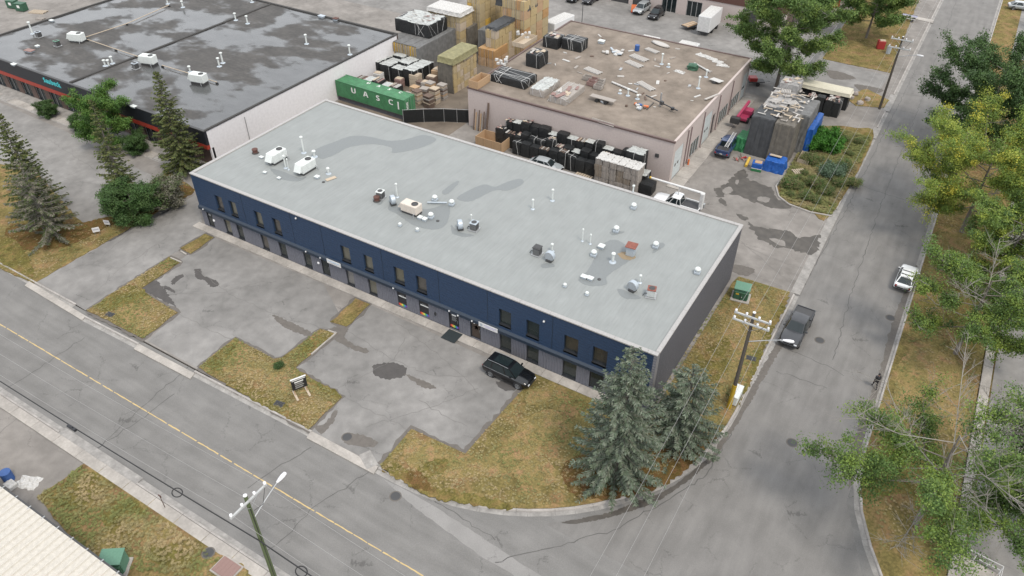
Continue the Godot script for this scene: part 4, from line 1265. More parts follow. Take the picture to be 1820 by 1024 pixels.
	for a in [["brown roof stub near the white party wall", Vector3(-65.77, 6.96, -51.46)], ["brown round stub in front of the small white-topped condenser", Vector3(-47.23, 6.96, -50.76)]]:
		t = thing("roof_stub", a[0], "roof stub", a[1], 0, "brown stubs on the pale roof")
		part("pipe", MB.new().lathe(Vector3.ZERO, [[0.3, 0.0], [0.3, 0.4], [0.34, 0.4], [0.34, 0.52], [0.0, 0.56]], 12), M.brown_cap, t)
		part("collar", MB.new().lathe(Vector3.ZERO, [[0.42, 0.0], [0.4, 0.04], [0.3, 0.1]], 12), M.felt, t)
	single("duct_pipe", MB.new().tube([Vector3(-0.9, 0.2, 0.5), Vector3(0.9, 0.22, -0.5)], 0.09, 0.09, 8), M.galvanised, "horizontal duct pipe lying behind the beige air handler", "pipe", "", Vector3(-41.43, 6.96, -53.54))
	single("flat_board", MB.new().cbox(Vector3(0, 0.05, 0), Vector3(0.5, 0.05, 1.2), 0.01), M.wood_pale, "flat pale board lying beside the second white air handler", "board", "", Vector3(-54.39, 6.96, -51.61), -20)
	for a in [["small dark drain cap beside the flat pale board", Vector3(-54.6, 6.96, -50.66)], ["small dark drain cap at the right of the twin hatches", Vector3(-21.3, 6.96, -50.92)], ["dark drain cap at the right end of the beige air handler", Vector3(-39.54, 6.96, -51)]]:
		single("roof_drain", MB.new().lathe(Vector3.ZERO, [[0.17, 0.0], [0.17, 0.05], [0.1, 0.1], [0.0, 0.12]], 12), M.dark_steel, a[0], "drain", "drain caps on the pale roof", a[1])


func side_window(b: Node3D, x: float, z0: float, z1: float, y0: float, y1: float) -> void:
	var w := part("window", MB.new().span(x - 0.12, x + 0.03, y0 - 0.06, y0, z0, z1), M.concrete, b)
	part("pane", MB.new().span(x - 0.1, x - 0.08, y0, y1, z0, z1), M.car_glass, w)
	var n := maxi(2, int(absf(z1 - z0) / 0.85))
	var f := MB.new()
	for i in n + 1:
		f.span(x - 0.08, x - 0.02, y0, y1, lerpf(z0, z1, float(i) / n) - 0.035, lerpf(z0, z1, float(i) / n) + 0.035)
	f.span(x - 0.08, x - 0.021, y1 - 0.06, y1, z0, z1)
	part("mullion", f, M.pale_door, w)


func overhead_door(b: Node3D, x: float, z0: float, z1: float, y1: float, m: Material) -> void:
	var d := part("garage_door", MB.new().span(x - 0.14, x - 0.1, 0.1, y1, z0, z1), m, b)
	var n := 5
	for i in n:
		var h := (y1 - 0.12) / n
		part("panel", MB.new().cbox(Vector3(x - 0.08, 0.12 + h * (i + 0.5), (z0 + z1) / 2), Vector3(0.05, h - 0.02, absf(z1 - z0) - 0.02), 0.012), m, d)
	for i in 2:
		part("pane", MB.new().span(x - 0.056, x - 0.05, 1.75, 2.1, lerpf(z0, z1, 0.3 + 0.3 * i) - 0.25, lerpf(z0, z1, 0.3 + 0.3 * i) + 0.25), M.car_glass, d)


func tan_building() -> void:
	var x0 := -56.3
	var x1 := -25.9
	var z1 := -81.4
	var z0 := -112.0
	var h := 5.9
	var b := thing("workshop_building", "low pink-beige workshop with brown gravel roof full of stacked goods", "building")
	part("wall", MB.new().span(x0, x1 - 0.3, 0.0, h - 0.12, z1 - 0.3, z1), M.pink_wall, b)
	part("wall", MB.new().span(x0, x0 + 0.3, 0.0, h - 0.12, z0, z1 - 0.3), M.pink_wall, b)
	part("wall", MB.new().span(x0, x1, 0.0, h - 0.12, z0, z0 + 0.3), M.pink_wall, b)
	var holes := [[82.2, 85.2, 0.0, 4.2], [88.3, 91.5, 0.35, 2.5], [93.0, 96.0, 0.0, 4.3], [96.4, 97.6, 0.0, 3.2], [99.5, 103.4, 0.35, 2.4], [104.7, 108.6, 0.35, 2.2], [109.4, 111.6, 0.0, 4.2]]
	var w := pierced(MB.new(), -z1, -z0, 0.0, h - 0.12, 0.0, 0.3, holes)
	var side := part("wall", w, M.pink_wall, b)
	side.transform = Transform3D(Basis(Vector3.UP, PI / 2), Vector3(x1 - 0.3, 0, 0))
	overhead_door(b, x1, -82.2, -85.2, 4.2, M.pale_door)
	overhead_door(b, x1, -93.0, -96.0, 4.3, M.pale_door)
	overhead_door(b, x1, -109.4, -111.6, 4.2, M.pale_door)
	side_window(b, x1, -88.3, -91.5, 0.35, 2.5)
	side_window(b, x1, -99.5, -103.4, 0.35, 2.4)
	side_window(b, x1, -104.7, -108.6, 0.35, 2.2)
	part("door", MB.new().span(x1 - 0.2, x1 - 0.14, 0.1, 3.2, -97.6, -96.4), M.dark_frame, b)
	for z in [-86.3, -87.4, -92.3, -98.4, -104.0]:
		var p := part("downpipe", MB.new().tube([Vector3(x1 + 0.09, h - 0.5, z), Vector3(x1 + 0.09, 0.4, z), Vector3(x1 + 0.2, 0.2, z)], 0.075, 0.075, 8), M.mauve_pipe, b)
		part("bracket", MB.new().box(Vector3(x1 + 0.05, 2.6, z), Vector3(0.1, 0.06, 0.22)), M.mauve_pipe, p)
	part("bollard", MB.new().lathe(Vector3(x1 + 0.45, 0.1, -87.0), [[0.12, 0.0], [0.12, 0.9], [0.0, 0.96]], 10), M.orange, b)
	part("vent", MB.new().cbox(Vector3(-27.9, 3.5, z1 + 0.04), Vector3(0.5, 0.5, 0.1), 0.02), M.dark_steel, b)
	part("roof", MB.new().span(x0 + 0.2, x1 - 0.2, h - 0.4, h - 0.06, z0 + 0.2, z1 - 0.2), M.gravel_roof, b)
	part("fascia", MB.new().cbox(Vector3((x0 + x1) / 2, h - 0.05, z1 - 0.05), Vector3(x1 - x0 + 0.2, 0.24, 0.3), 0.02), M.brown_flashing, b)
	part("fascia", MB.new().cbox(Vector3(x1 - 0.05, h - 0.05, (z0 + z1) / 2 - 0.02), Vector3(0.3, 0.22, z1 - z0 - 0.34), 0.02), M.pink_wall, b)
	part("fascia", MB.new().cbox(Vector3(x0 + 0.05, h - 0.05, (z0 + z1) / 2 - 0.02), Vector3(0.3, 0.24, z1 - z0 - 0.34), 0.02), M.brown_flashing, b)
	part("fascia", MB.new().cbox(Vector3((x0 + x1) / 2, h - 0.05, z0 + 0.05), Vector3(x1 - x0 + 0.2, 0.2, 0.3), 0.02), M.brown_flashing, b)
	var apron := struct("walk", MB.new().span(x1, x1 + 1.9, 0.0, 0.13, -112, -80.5), M.gutter)
	for i in 10:
		part("slab", MB.new().cbox(Vector3(x1 + 0.95, 0.15, -82.0 - 3.05 * i), Vector3(1.85, 0.1, 3.0), 0.02), M.concrete, apron)


# a slatted white pallet or rack lying flat
func slatted(label: String, at: Vector3, long: float, wide: float, turn: float, n := 7, m: Material = null, group := "slatted racks on the gravel roof") -> Node3D:
	var t := thing("slatted_rack", label, "rack", at, turn, group)
	for i in n:
		part("slat", MB.new().box(Vector3(-long / 2 + long * (i + 0.5) / n, 0.17, 0), Vector3(long / n * 0.6, 0.04, wide)), m if m else M.pallet, t)
	for s in [-1, 0, 1]:
		part("rail", MB.new().box(Vector3(0, 0.075, s * (wide / 2 - 0.06)), Vector3(long, 0.15, 0.09)), m if m else M.pallet, t)
	return t


# rumpled sheet or tarp draped on the ground or over goods
func rumpled(a: float, w: float, d: float, sd: int, flat := 0.12) -> MB:
	var f := noise(sd, 0.9, 3)
	var mb := MB.new()
	var n := 9
	var p := []
	for i in n + 1:
		for j in n + 1:
			var u := float(i) / n - 0.5
			var v := float(j) / n - 0.5
			var e := 1.0 - pow(maxf(absf(u), absf(v)) * 2, 6)
			p.append(Vector3(u * w + f.get_noise_2d(i * 0.7, j) * 0.15 * w, maxf(0.01, (a + flat * 2 * f.get_noise_2d(i * 3.0, j * 3.0)) * e + 0.015), v * d + f.get_noise_2d(j, i * 0.7 + 9) * 0.15 * d))
	for i in n:
		for j in n:
			mb.quad(p[i * (n + 1) + j], p[(i + 1) * (n + 1) + j], p[(i + 1) * (n + 1) + j + 1], p[i * (n + 1) + j + 1], Vector3.UP)
	return mb


# goods under plastic: a lumpy block with rounded edges
func lumpy(w: float, h: float, d: float, sd: int, k := 0.12, amp := 0.06) -> MB:
	var f := noise(sd, 0.8, 3)
	var mb := MB.new()
	var nx := clampi(int(w / 0.4), 3, 14)
	var ny := clampi(int(h / 0.4), 3, 10)
	var nz := clampi(int(d / 0.4), 3, 14)
	var q := func(x: float, y: float, z: float) -> Vector3:
		var v := Vector3(x * w / 2, y * h, z * d / 2)
		var c := Vector3(clampf(v.x, -w / 2 + k, w / 2 - k), minf(v.y, h - k), clampf(v.z, -d / 2 + k, d / 2 - k))
		var o := v - c
		if o.length() > k:
			v = c + o.normalized() * k
		var g := Vector3(f.get_noise_3dv(v * 1.6), f.get_noise_3dv(v * 1.6 + Vector3(40, 0, 0)), f.get_noise_3dv(v * 1.6 + Vector3(0, 40, 0)))
		g.y = minf(g.y, 0.4)
		v += g * amp * 1.6 * (0.3 if v.y < 0.1 else 1.0)
		v.y = maxf(v.y, 0.0)
		return v
	for i in nx:
		for j in nz:
			var a := -1 + 2.0 * i / nx
			var b := -1 + 2.0 * (i + 1) / nx
			var c := -1 + 2.0 * j / nz
			var e := -1 + 2.0 * (j + 1) / nz
			mb.quad(q.call(a, 1.0, c), q.call(b, 1.0, c), q.call(b, 1.0, e), q.call(a, 1.0, e), Vector3.UP)
	for j in ny:
		var c := float(j) / ny
		var e := float(j + 1) / ny
		for i in nx:
			var a := -1 + 2.0 * i / nx
			var b := -1 + 2.0 * (i + 1) / nx
			mb.quad(q.call(a, c, 1.0), q.call(b, c, 1.0), q.call(b, e, 1.0), q.call(a, e, 1.0), Vector3.BACK)
			mb.quad(q.call(a, c, -1.0), q.call(b, c, -1.0), q.call(b, e, -1.0), q.call(a, e, -1.0), Vector3.FORWARD)
		for i in nz:
			var a := -1 + 2.0 * i / nz
			var b := -1 + 2.0 * (i + 1) / nz
			mb.quad(q.call(1.0, c, a), q.call(1.0, c, b), q.call(1.0, e, b), q.call(1.0, e, a), Vector3.RIGHT)
			mb.quad(q.call(-1.0, c, a), q.call(-1.0, c, b), q.call(-1.0, e, b), q.call(-1.0, e, a), Vector3.LEFT)
	return mb


# a black-wrapped pallet load with loose boards on top and white cord round it
func wrapped(label: String, group: String, x0: float, x1: float, z0: float, z1: float, y0: float, y1: float, sd: int, top := "slats", cords := 1, m: Material = null, turn := 0.0) -> Node3D:
	var w := x1 - x0
	var d := z1 - z0
	var h := y1 - y0
	var t := thing("wrapped_load", label, "wrapped load", Vector3((x0 + x1) / 2, y0, (z0 + z1) / 2), turn, group)
	part("wrapping", lumpy(w, h, d, sd, 0.1, 0.035), m if m else M.wrap, t)
	var r := RandomNumberGenerator.new()
	r.seed = sd
	if top == "slats":
		var n := r.randi_range(3, 6)
		for i in n:
			part("board", MB.new().box(Vector3(-w / 2 + w * (i + 0.5) / n, h + 0.05, r.randf_range(-0.1, 0.1) * d), Vector3(w / n * r.randf_range(0.4, 0.8), 0.05, d * r.randf_range(0.7, 0.95))), [M.pallet, M.wood_grey, M.wood_dark, M.wood_pale, M.terracotta][r.randi_range(0, 4)], t)
	elif top == "sheet":
		var o := part("cover", rumpled(0.03, w * 0.95, d * 0.95, sd, 0.03), M.wrap_top, t)
		o.position.y = h
	elif top == "boards":
		for i in 9:
			part("board", MB.new().box(Vector3(r.randf_range(-0.42, 0.42) * w, h + 0.06 + i * 0.012, r.randf_range(-0.4, 0.4) * d), Vector3(w * r.randf_range(0.08, 0.3), 0.05, d * r.randf_range(0.1, 0.35)), Basis(Vector3.UP, r.randf_range(-0.5, 0.5))), [M.pallet, M.wood_grey, M.wood_pale, M.terracotta][r.randi_range(0, 3)], t)
	for i in cords:
		var p := []
		var zz := d * r.randf_range(-0.35, 0.35)
		var tw := r.randf_range(-0.3, 0.3) * d
		p.append(Vector3(-w / 2 - 0.03, 0.1, zz + tw))
		p.append(Vector3(-w / 2 - 0.03, h - 0.05, zz))
		p.append(Vector3(-w / 2 + 0.06, h + 0.09, zz))
		p.append(Vector3(w / 2 - 0.06, h + 0.09, zz + tw))
		p.append(Vector3(w / 2 + 0.03, h - 0.05, zz + tw))
		p.append(Vector3(w / 2 + 0.03, 0.1, zz))
		part("cord", MB.new().tube(p, 0.025, 0.025, 4, false), M.cord, t)
		p = []
		var xx := w * r.randf_range(-0.4, 0.4)
		var tx := r.randf_range(-0.5, 0.5) * w * 0.5
		for q in [[xx + tx, 0.1, d / 2 + 0.03], [xx, h - 0.05, d / 2 + 0.03], [xx, h + 0.09, d / 2 - 0.06], [xx + tx * 0.6, h + 0.09, -d / 2 + 0.06]]:
			p.append(Vector3(clampf(q[0], -w / 2, w / 2), q[1], q[2]))
		part("cord", MB.new().tube(p, 0.025, 0.025, 4, false), M.cord, t)
	return t


func black_building() -> void:
	var x0 := -131.5
	var x1 := -77.9
	var z1 := -53.9
	var z0 := -93.4
	var h := 5.3
	var b := thing("tar_roof_building", "wide low building with wet black roof, red stripe and white side wall", "building")
	var bays := []
	var x := x0 + 1.0
	while x < x1 - 3.4:
		bays.append([x, x + 2.3, 0.15, 2.5])
		x += 3.55
	part("wall", pierced(MB.new(), x0, x1, 0.0, 2.75, z1 - 0.9, z1 - 0.6, bays), M.brick_brown, b)
	for q in bays:
		var w := part("window", MB.new().span(q[0], q[1], 0.15, 0.21, z1 - 0.9, z1 - 0.57), M.dark_frame, b)
		part("pane", MB.new().quad_face(q[0], q[1], 0.2, 2.5, z1 - 0.8), M.car_glass, w)
		var f := MB.new()
		for k in 3:
			var xx: float = lerpf(q[0] + 0.04, q[1] - 0.04, k / 2.0)
			f.span(xx - 0.04, xx + 0.04, 0.21, 2.5, z1 - 0.79, z1 - 0.72)
		part("mullion", f, M.steel, w)
		part("room_back", MB.new().quad_face(q[0] - 0.1, q[1] + 0.1, 0.0, 2.7, z1 - 1.3), M.room_dark, w)
	part("stripe", MB.new().span(x0, x1 - 0.02, 2.75, 3.35, z1 - 0.6, z1 + 0.03), M.red_band, b, "bright red stripe under the dark fascia")
	part("fascia", MB.new().span(x0, x1, 3.35, h, z1 - 0.4, z1), M.fascia, b)
	part("wall", MB.new().span(x1 - 0.3, x1, 0.0, h - 0.15, z0, z1 - 0.4), M.white_wall, b, "plain white party wall")
	part("wall", MB.new().span(x0, x0 + 0.3, 0.0, h, z0, z1 - 0.4), M.brick_brown, b)
	part("wall", MB.new().span(x0, x1, 0.0, h, z0, z0 + 0.3), M.brick_brown, b)
	var roof := part("roof", MB.new().span(x0 + 0.2, x1 - 0.15, h - 0.4, h - 0.06, z0 + 0.2, z1 - 0.2), M.tar, b)
	part("coping", MB.new().cbox(Vector3((x0 + x1) / 2, h + 0.02, z1 - 0.12), Vector3(x1 - x0 + 0.1, 0.14, 0.34), 0.02), M.dark_steel, roof)
	part("coping", MB.new().cbox(Vector3(x1 - 0.08, h + 0.02, (z0 + z1) / 2), Vector3(0.36, 0.16, z1 - z0 - 0.4), 0.02), M.felt, roof)
	part("coping", MB.new().cbox(Vector3(x0 + 0.15, h + 0.02, (z0 + z1) / 2), Vector3(0.34, 0.2, z1 - z0 - 0.4), 0.02), M.felt, roof)
	part("coping", MB.new().cbox(Vector3((x0 + x1) / 2, h + 0.02, z0 + 0.12), Vector3(x1 - x0 + 0.1, 0.2, 0.4), 0.02), M.felt, roof)
	part("expansion_joint", MB.new().cbox(Vector3(-105.6, h, (z0 + z1) / 2), Vector3(0.42, 0.2, z1 - z0 - 0.8), 0.06), M.felt, roof)
	words("Saubeck", 0.75, M.teal, b, Vector3(-109.6, 4.5, z1 + 0.02), Basis.IDENTITY, 1.0, 0.04)
	# small canopy posts and downpipe on the white wall
	part("downpipe", MB.new().tube([Vector3(x1 + 0.06, 4.6, -60.5), Vector3(x1 + 0.06, 0.2, -60.5)], 0.05, 0.05, 6), M.steel, b)
	for q in [["white air handler at the meeting of the roof's gas pipes", Vector3(-118.48, 5.25, -64.57), 20], ["white air handler beside the black roof's middle joint", Vector3(-101.6, 5.25, -64.59), 15], ["white air handler near the front edge of the black roof", Vector3(-90.12, 5.25, -63.94), 12]]:
		rooftop_unit(q[0], q[1], q[2], M.unit_white, 2.3, 1.2, 1.15, "air handlers on the black roof")
	for q in [["gas pipe running back from the air handler over the black roof", [Vector3(-118.53, 5.5, -66), Vector3(-118.16, 5.5, -73.27), Vector3(-119.68, 5.5, -82.96)]], ["gas pipe running forward across the joint of the black roof", [Vector3(-117.46, 5.5, -65.54), Vector3(-110.34, 5.5, -65.33), Vector3(-102.72, 5.5, -65.16)]], ["short gas pipe feeding the front air handler of the black roof", [Vector3(-99.15, 5.5, -64.9), Vector3(-92.43, 5.5, -65.02), Vector3(-87.75, 5.5, -64.96)]]]:
		var t := thing("gas_pipe", q[0], "pipe", Vector3.ZERO, 0, "gas pipes on the black roof")
		part("pipe", MB.new().tube(q[1], 0.06, 0.06, 6), M.wood_pale, t)
		for k in 3:
			var p: Vector3 = q[1][k]
			part("support", MB.new().cbox(Vector3(p.x, 5.34, p.z), Vector3(0.35, 0.2, 0.3), 0.03), M.black, t)
	for q in [[Vector3(-92.21, 5.25, -69.41), 1.2, "larger twin flue on the front of the black roof"], [Vector3(-92.75, 5.25, -70.55), 1.5, "taller twin flue on the front of the black roof"], [Vector3(-106.62, 5.25, -60.75), 0.8, "leftmost of three short vents beside the joint"], [Vector3(-105.94, 5.25, -60.92), 0.9, "middle one of three short vents beside the joint"], [Vector3(-106.43, 5.25, -61.85), 1.0, "rightmost of three short vents beside the joint"], [Vector3(-104.77, 5.25, -84.26), 1.1, "white capped vent at the middle joint, farther side"], [Vector3(-101.92, 5.25, -84.17), 1.2, "white capped vent at the middle joint, nearer side"], [Vector3(-87.45, 5.25, -82.69), 1.4, "lone capped pipe in the middle of the wet roof"], [Vector3(-78.87, 5.25, -82.94), 1.4, "lone capped pipe near the white party wall's far end"], [Vector3(-117.35, 5.25, -83.93), 1.0, "capped vent at the far end of the gas pipe"], [Vector3(-120.99, 5.25, -83.71), 0.8, "stubby vent where the gas pipe ends"], [Vector3(-127.66, 5.25, -62.84), 1.8, "leaning white flue at the back edge of the roof"], [Vector3(-94.23, 5.25, -65.77), 0.8, "vent behind the front air handler of the black roof"], [Vector3(-109.16, 5.25, -92.11), 1.0, "far capped vent right of the gas pipe's end"]]:
		capped_pipe(q[2], q[0], q[1], 0.12, "flues on the black roof")
	condenser("green condenser on the black roof", Vector3(-119.46, 5.25, -61.77), 0, M.box_green, M.dark_steel)
	condenser("green-grey cooling unit beside the middle air handler", Vector3(-101.89, 5.25, -62.46), 0, M.galvanised, M.dark_steel)
	condenser("grey condenser near the leaning white flue", Vector3(-125.39, 5.25, -62.53), 0, M.galvanised, M.dark_steel)
	low_box("pink-lidded low hatch on the black roof", Vector3(-121.03, 5.25, -58.15), Vector3(1.5, 0.3, 0.9), 10, M.terracotta)
	low_box("small white hatch beside the green condenser", Vector3(-121.69, 5.25, -59.86), Vector3(0.6, 0.3, 0.6))
	low_box("pale hatch at the front edge near the sign", Vector3(-118.15, 5.25, -53.86), Vector3(0.9, 0.25, 0.6))
	low_box("pale hatch at the front edge by the spruce", Vector3(-91.3, 5.25, -53.93), Vector3(0.9, 0.25, 0.6))
	low_box("white hatch on the far edge of the roof", Vector3(-130.21, 5.25, -67.85), Vector3(0.8, 0.25, 0.6))
	low_box("grey hatch on the far edge beyond the joint", Vector3(-93.52, 5.25, -92.82), Vector3(1.2, 0.35, 0.8), 0, M.galvanised)
	low_box("brown hatch on the far edge beside a grey one", Vector3(-90.61, 5.25, -93.05), Vector3(0.9, 0.4, 0.8), 0, M.brown_cap)
	var wk := struct("walk", MB.new().span(x0, x1, 0.0, 0.12, z1 - 0.6, -51.2), M.gutter)
	for i in 18:
		part("slab", MB.new().cbox(Vector3(x0 + 1.5 + 2.98 * i, 0.13, -52.0), Vector3(2.9, 0.1, 1.3), 0.02), M.concrete if i % 3 else M.gutter, wk)


func far_buildings() -> void:
	var b := thing("far_unit_building", "beige row of workshop units with brown upper wall at the far lot", "building")
	var z := -140.8
	var holes := [[-73, -69.5, 0.1, 3.2], [-62.2, -58.4, 0.1, 3.2], [-57.6, -54.0, 0.1, 3.2], [-51.6, -48.6, 0.1, 3.0], [-46.6, -43.6, 0.1, 2.9], [-36, -33, 0.1, 3.2]]
	part("wall", pierced(MB.new(), -90, -28, 0.0, 3.6, z - 0.3, z, holes), M.pink_wall, b)
	part("wall", MB.new().span(-90, -28, 3.6, 6.5, z - 0.3, z + 0.08), M.brown_cap, b, "brown upper wall")
	part("wall", MB.new().span(-28.3, -28, 0.0, 6.5, -160, z - 0.3), M.brick_brown, b)
	part("roof", MB.new().span(-90, -28, 6.3, 6.5, -160, z - 0.3), M.felt, b)
	for i in holes.size():
		var q: Array = holes[i]
		if i in [3, 4]:
			var d := part("door", MB.new().quad_face(q[0], q[1], q[2], q[3], z - 0.22), M.car_glass, b)
			var f := MB.new()
			for k in 4:
				var xx: float = lerpf(q[0] + 0.05, q[1] - 0.05, k / 3.0)
				f.span(xx - 0.06, xx + 0.06, q[2], q[3], z - 0.21, z - 0.1)
			f.span(q[0], q[1], q[3] - 0.12, q[3], z - 0.209, z - 0.1)
			part("frame", f, M.steel, d)
		else:
			var d := part("garage_door", MB.new().quad_face(q[0], q[1], q[2], q[3], z - 0.22), M.felt, b)
			for k in 5:
				part("panel", MB.new().span(q[0], q[1], q[2] + k * 0.62, q[2] + k * 0.62 + 0.58, z - 0.21, z - 0.18), M.dark_steel, d)
	b = thing("far_shed", "dark brown shed building at the far end beyond the black roof", "building")
	part("wall", MB.new().span(-205, -128, 0.0, 6.5, -114, -106), M.felt, b)
	part("roof", MB.new().span(-205.4, -127.6, 6.5, 6.7, -114.4, -105.6), M.dark_steel, b)
	for i in 6:
		var d := part("garage_door", MB.new().span(-184 + i * 9, -180 + i * 9, 0.1, 3.8, -106, -105.95), M.brick_brown, b)
		part("frame", MB.new().span(-184.2 + i * 9, -184 + i * 9, 0.1, 4.0, -106, -105.9), M.steel, d)
	b = thing("white_roof_building", "white-roofed building behind the tall tree at the far lot", "building")
	part("wall", MB.new().span(-27, -21, 0.0, 4.0, -180, -160), M.pink_wall, b)
	part("roof", MB.new().span(-27.3, -20.7, 4.0, 4.2, -180.3, -159.7), M.white, b)
	part("door", MB.new().span(-24.5, -22.5, 0.1, 2.4, -160, -159.95), M.red, b)
	# the ribbed metal roof in the near corner of the picture
	b = thing("metal_roof_building", "building with cream ribbed metal roof beside the south lawn", "building")
	var z1 := -9.6
	part("wall", MB.new().span(-78, -26, 0.0, 4.3, z1 + 0.3, 12), M.concrete, b)
	var roof := part("roof", MB.new().span(-78.2, -25.8, 4.3, 4.42, z1, 12.2), M.metal_roof, b)
	var x := -78.0
	while x < -26.0:
		part("roof_rib", MB.new().quad_rib(x, 4.42, z1 + 0.02, 12.0), M.metal_roof, roof)
		x += 0.62
	part("gutter", MB.new().span(-78.2, -25.8, 4.2, 4.36, z1 - 0.14, z1 - 0.003), M.dark_steel, roof)
	x = -77.4
	while x < -26:
		part("gutter_strap", MB.new().span(x, x + 0.07, 4.36, 4.43, z1 - 0.17, z1 + 0.12), M.steel, roof)
		x += 1.6
	# dumpsters and pallets at the far back
	for q in [["green dumpster at the back, farther one", Vector3(-158.05, 0.1, -76.31)], ["green dumpster at the back, nearer one", Vector3(-155.2, 0.1, -76.23)]]:
		var t := thing("dumpster", q[0], "dumpster", q[1], 15, "dumpsters behind the black roof")
		part("bin", MB.new().cbox(Vector3(0, 0.75, 0), Vector3(1.9, 1.3, 1.3), 0.05), M.box_green_dark, t)
		part("lid", MB.new().cbox(Vector3(0, 1.46, 0.02), Vector3(1.95, 0.1, 1.36), 0.03), M.box_green_dark, t)
		part("notice", MB.new().span(-0.3, 0.3, 0.7, 1.2, 0.651, 0.66), M.letter_white, t)
	slatted("wooden pallet leaning pile behind the black roof", Vector3(-151.79, 0.1, -77.25), 3.2, 1.6, 20, 8, M.wood_pale, "")
	slatted("small pallet on the dirt behind the black roof", Vector3(-148.05, 0.1, -75.28), 1.6, 1.0, 10, 6, M.wood_grey, "")


# a cloth hung over goods, with upright folds
func draped(w: float, h: float, d: float, sd: int, fold := 0.1) -> MB:
	var f := noise(sd, 1.0, 2)
	var mb := MB.new()
	var ring := PackedVector2Array()
	for s in 4:
		var a: Vector2 = [Vector2(-w, -d), Vector2(w, -d), Vector2(w, d), Vector2(-w, d)][s] / 2
		var b: Vector2 = [Vector2(w, -d), Vector2(w, d), Vector2(-w, d), Vector2(-w, -d)][s] / 2
		var n := maxi(3, int(a.distance_to(b) / 0.22))
		for i in n:
			ring.append(a.lerp(b, float(i) / n))
	var lv := [1.0, 0.97, 0.6, 0.25, 0.0]
	var m := ring.size()
	var p := []
	for l in lv.size():
		var row := []
		for i in m:
			var g: float = f.get_noise_2d(i * 2.3, l * 0.35)
			var o: Vector2 = ring[i].normalized() * (g * fold * (0.25 if l == 0 else 1.0) + 0.05 * l * (1.0 - lv[l]))
			var q: Vector2 = ring[i] * (0.97 if l == 0 else 1.0) + o
			row.append(Vector3(q.x, h * lv[l] + (g * 0.06 if l == 0 else 0.0), q.y))
		p.append(row)
	for l in lv.size() - 1:
		for i in m:
			var j := (i + 1) % m
			var c := (ring[i] + ring[j]).normalized()
			mb.quad(p[l][i], p[l][j], p[l + 1][j], p[l + 1][i], Vector3(c.x, 0.05, c.y))
	for i in m:
		mb.tri(p[0][i], p[0][(i + 1) % m], Vector3(0, h + 0.03, 0), Vector3.UP)
	return mb


# a grid of bales or packs, each one a thing
func stacked(called: String, label: String, cat: String, group: String, x0: float, x1: float, z0: float, z1: float, y0: float, y1: float, nx: int, nz: int, ny: int, mats: Array, sd: int, tilt := 0.02) -> void:
	var r := RandomNumberGenerator.new()
	r.seed = sd
	var s := Vector3((x1 - x0) / nx, (y1 - y0) / ny, (z1 - z0) / nz)
	var shapes := []
	for i in 3:
		shapes.append(lumpy(s.x * 0.965, s.y * 0.985, s.z * 0.965, sd + i, 0.05, 0.03).mesh())
	var bands := MB.new()
	for i in 2:
		bands.box(Vector3((-0.25 + 0.5 * i) * s.x, s.y * 0.5, 0), Vector3(0.03, s.y * 1.0, s.z * 1.01))
	var bm := bands.mesh()
	for y in ny:
		for i in nx:
			for j in nz:
				if i > 0 and i < nx - 1 and j > 0 and j < nz - 1 and y < ny - 1:
					continue
				if i < nx - 1 and j < nz - 1 and y < ny - 1 and i > 0:
					continue
				var t := thing(called, label, cat, Vector3(x0 + s.x * (i + 0.5) + r.randf_range(-tilt, tilt) * 2, y0 + s.y * y, z0 + s.z * (j + 0.5) + r.randf_range(-tilt, tilt) * 2), r.randf_range(-tilt, tilt) * 70, group)
				part("pack", shapes[r.randi_range(0, 2)], mats[r.randi_range(0, mats.size() - 1)], t)
				part("band", bm, M.wood_grey, t)


func tarp(label: String, x0: float, x1: float, z0: float, z1: float, y0: float, y1: float, m: Material, sd: int, fold := 0.1, group := "tarps over the stacks") -> Node3D:
	return single("tarp", draped(x1 - x0, y1 - y0, z1 - z0, sd, fold), m, label, "tarp", group, Vector3((x0 + x1) / 2, y0, (z0 + z1) / 2))


func open_crate(label: String, x0: float, x1: float, z0: float, z1: float, y0: float, y1: float, m: Material, group := "open wooden crates") -> Node3D:
	var w := x1 - x0
	var d := z1 - z0
	var h := y1 - y0
	var t := thing("open_crate", label, "crate", Vector3((x0 + x1) / 2, y0, (z0 + z1) / 2), 0, group)
	part("floor", MB.new().span(-w / 2, w / 2, 0.02, 0.1, -d / 2, d / 2), m, t)
	for s in [-1, 1]:
		part("panel", MB.new().span(-w / 2, w / 2, 0.1, h, s * d / 2 - 0.03, s * d / 2 + 0.03), m, t)
		part("panel", MB.new().span(s * w / 2 - 0.03, s * w / 2 + 0.03, 0.1, h, -d / 2 + 0.03, d / 2 - 0.03), m, t)
		for k in 4:
			part("batten", MB.new().span(lerpf(-w / 2, w / 2, k / 3.0) - 0.05, lerpf(-w / 2, w / 2, k / 3.0) + 0.05, 0.1, h + 0.02, s * (d / 2 + 0.03), s * (d / 2 + 0.07)), m, t)
	return t


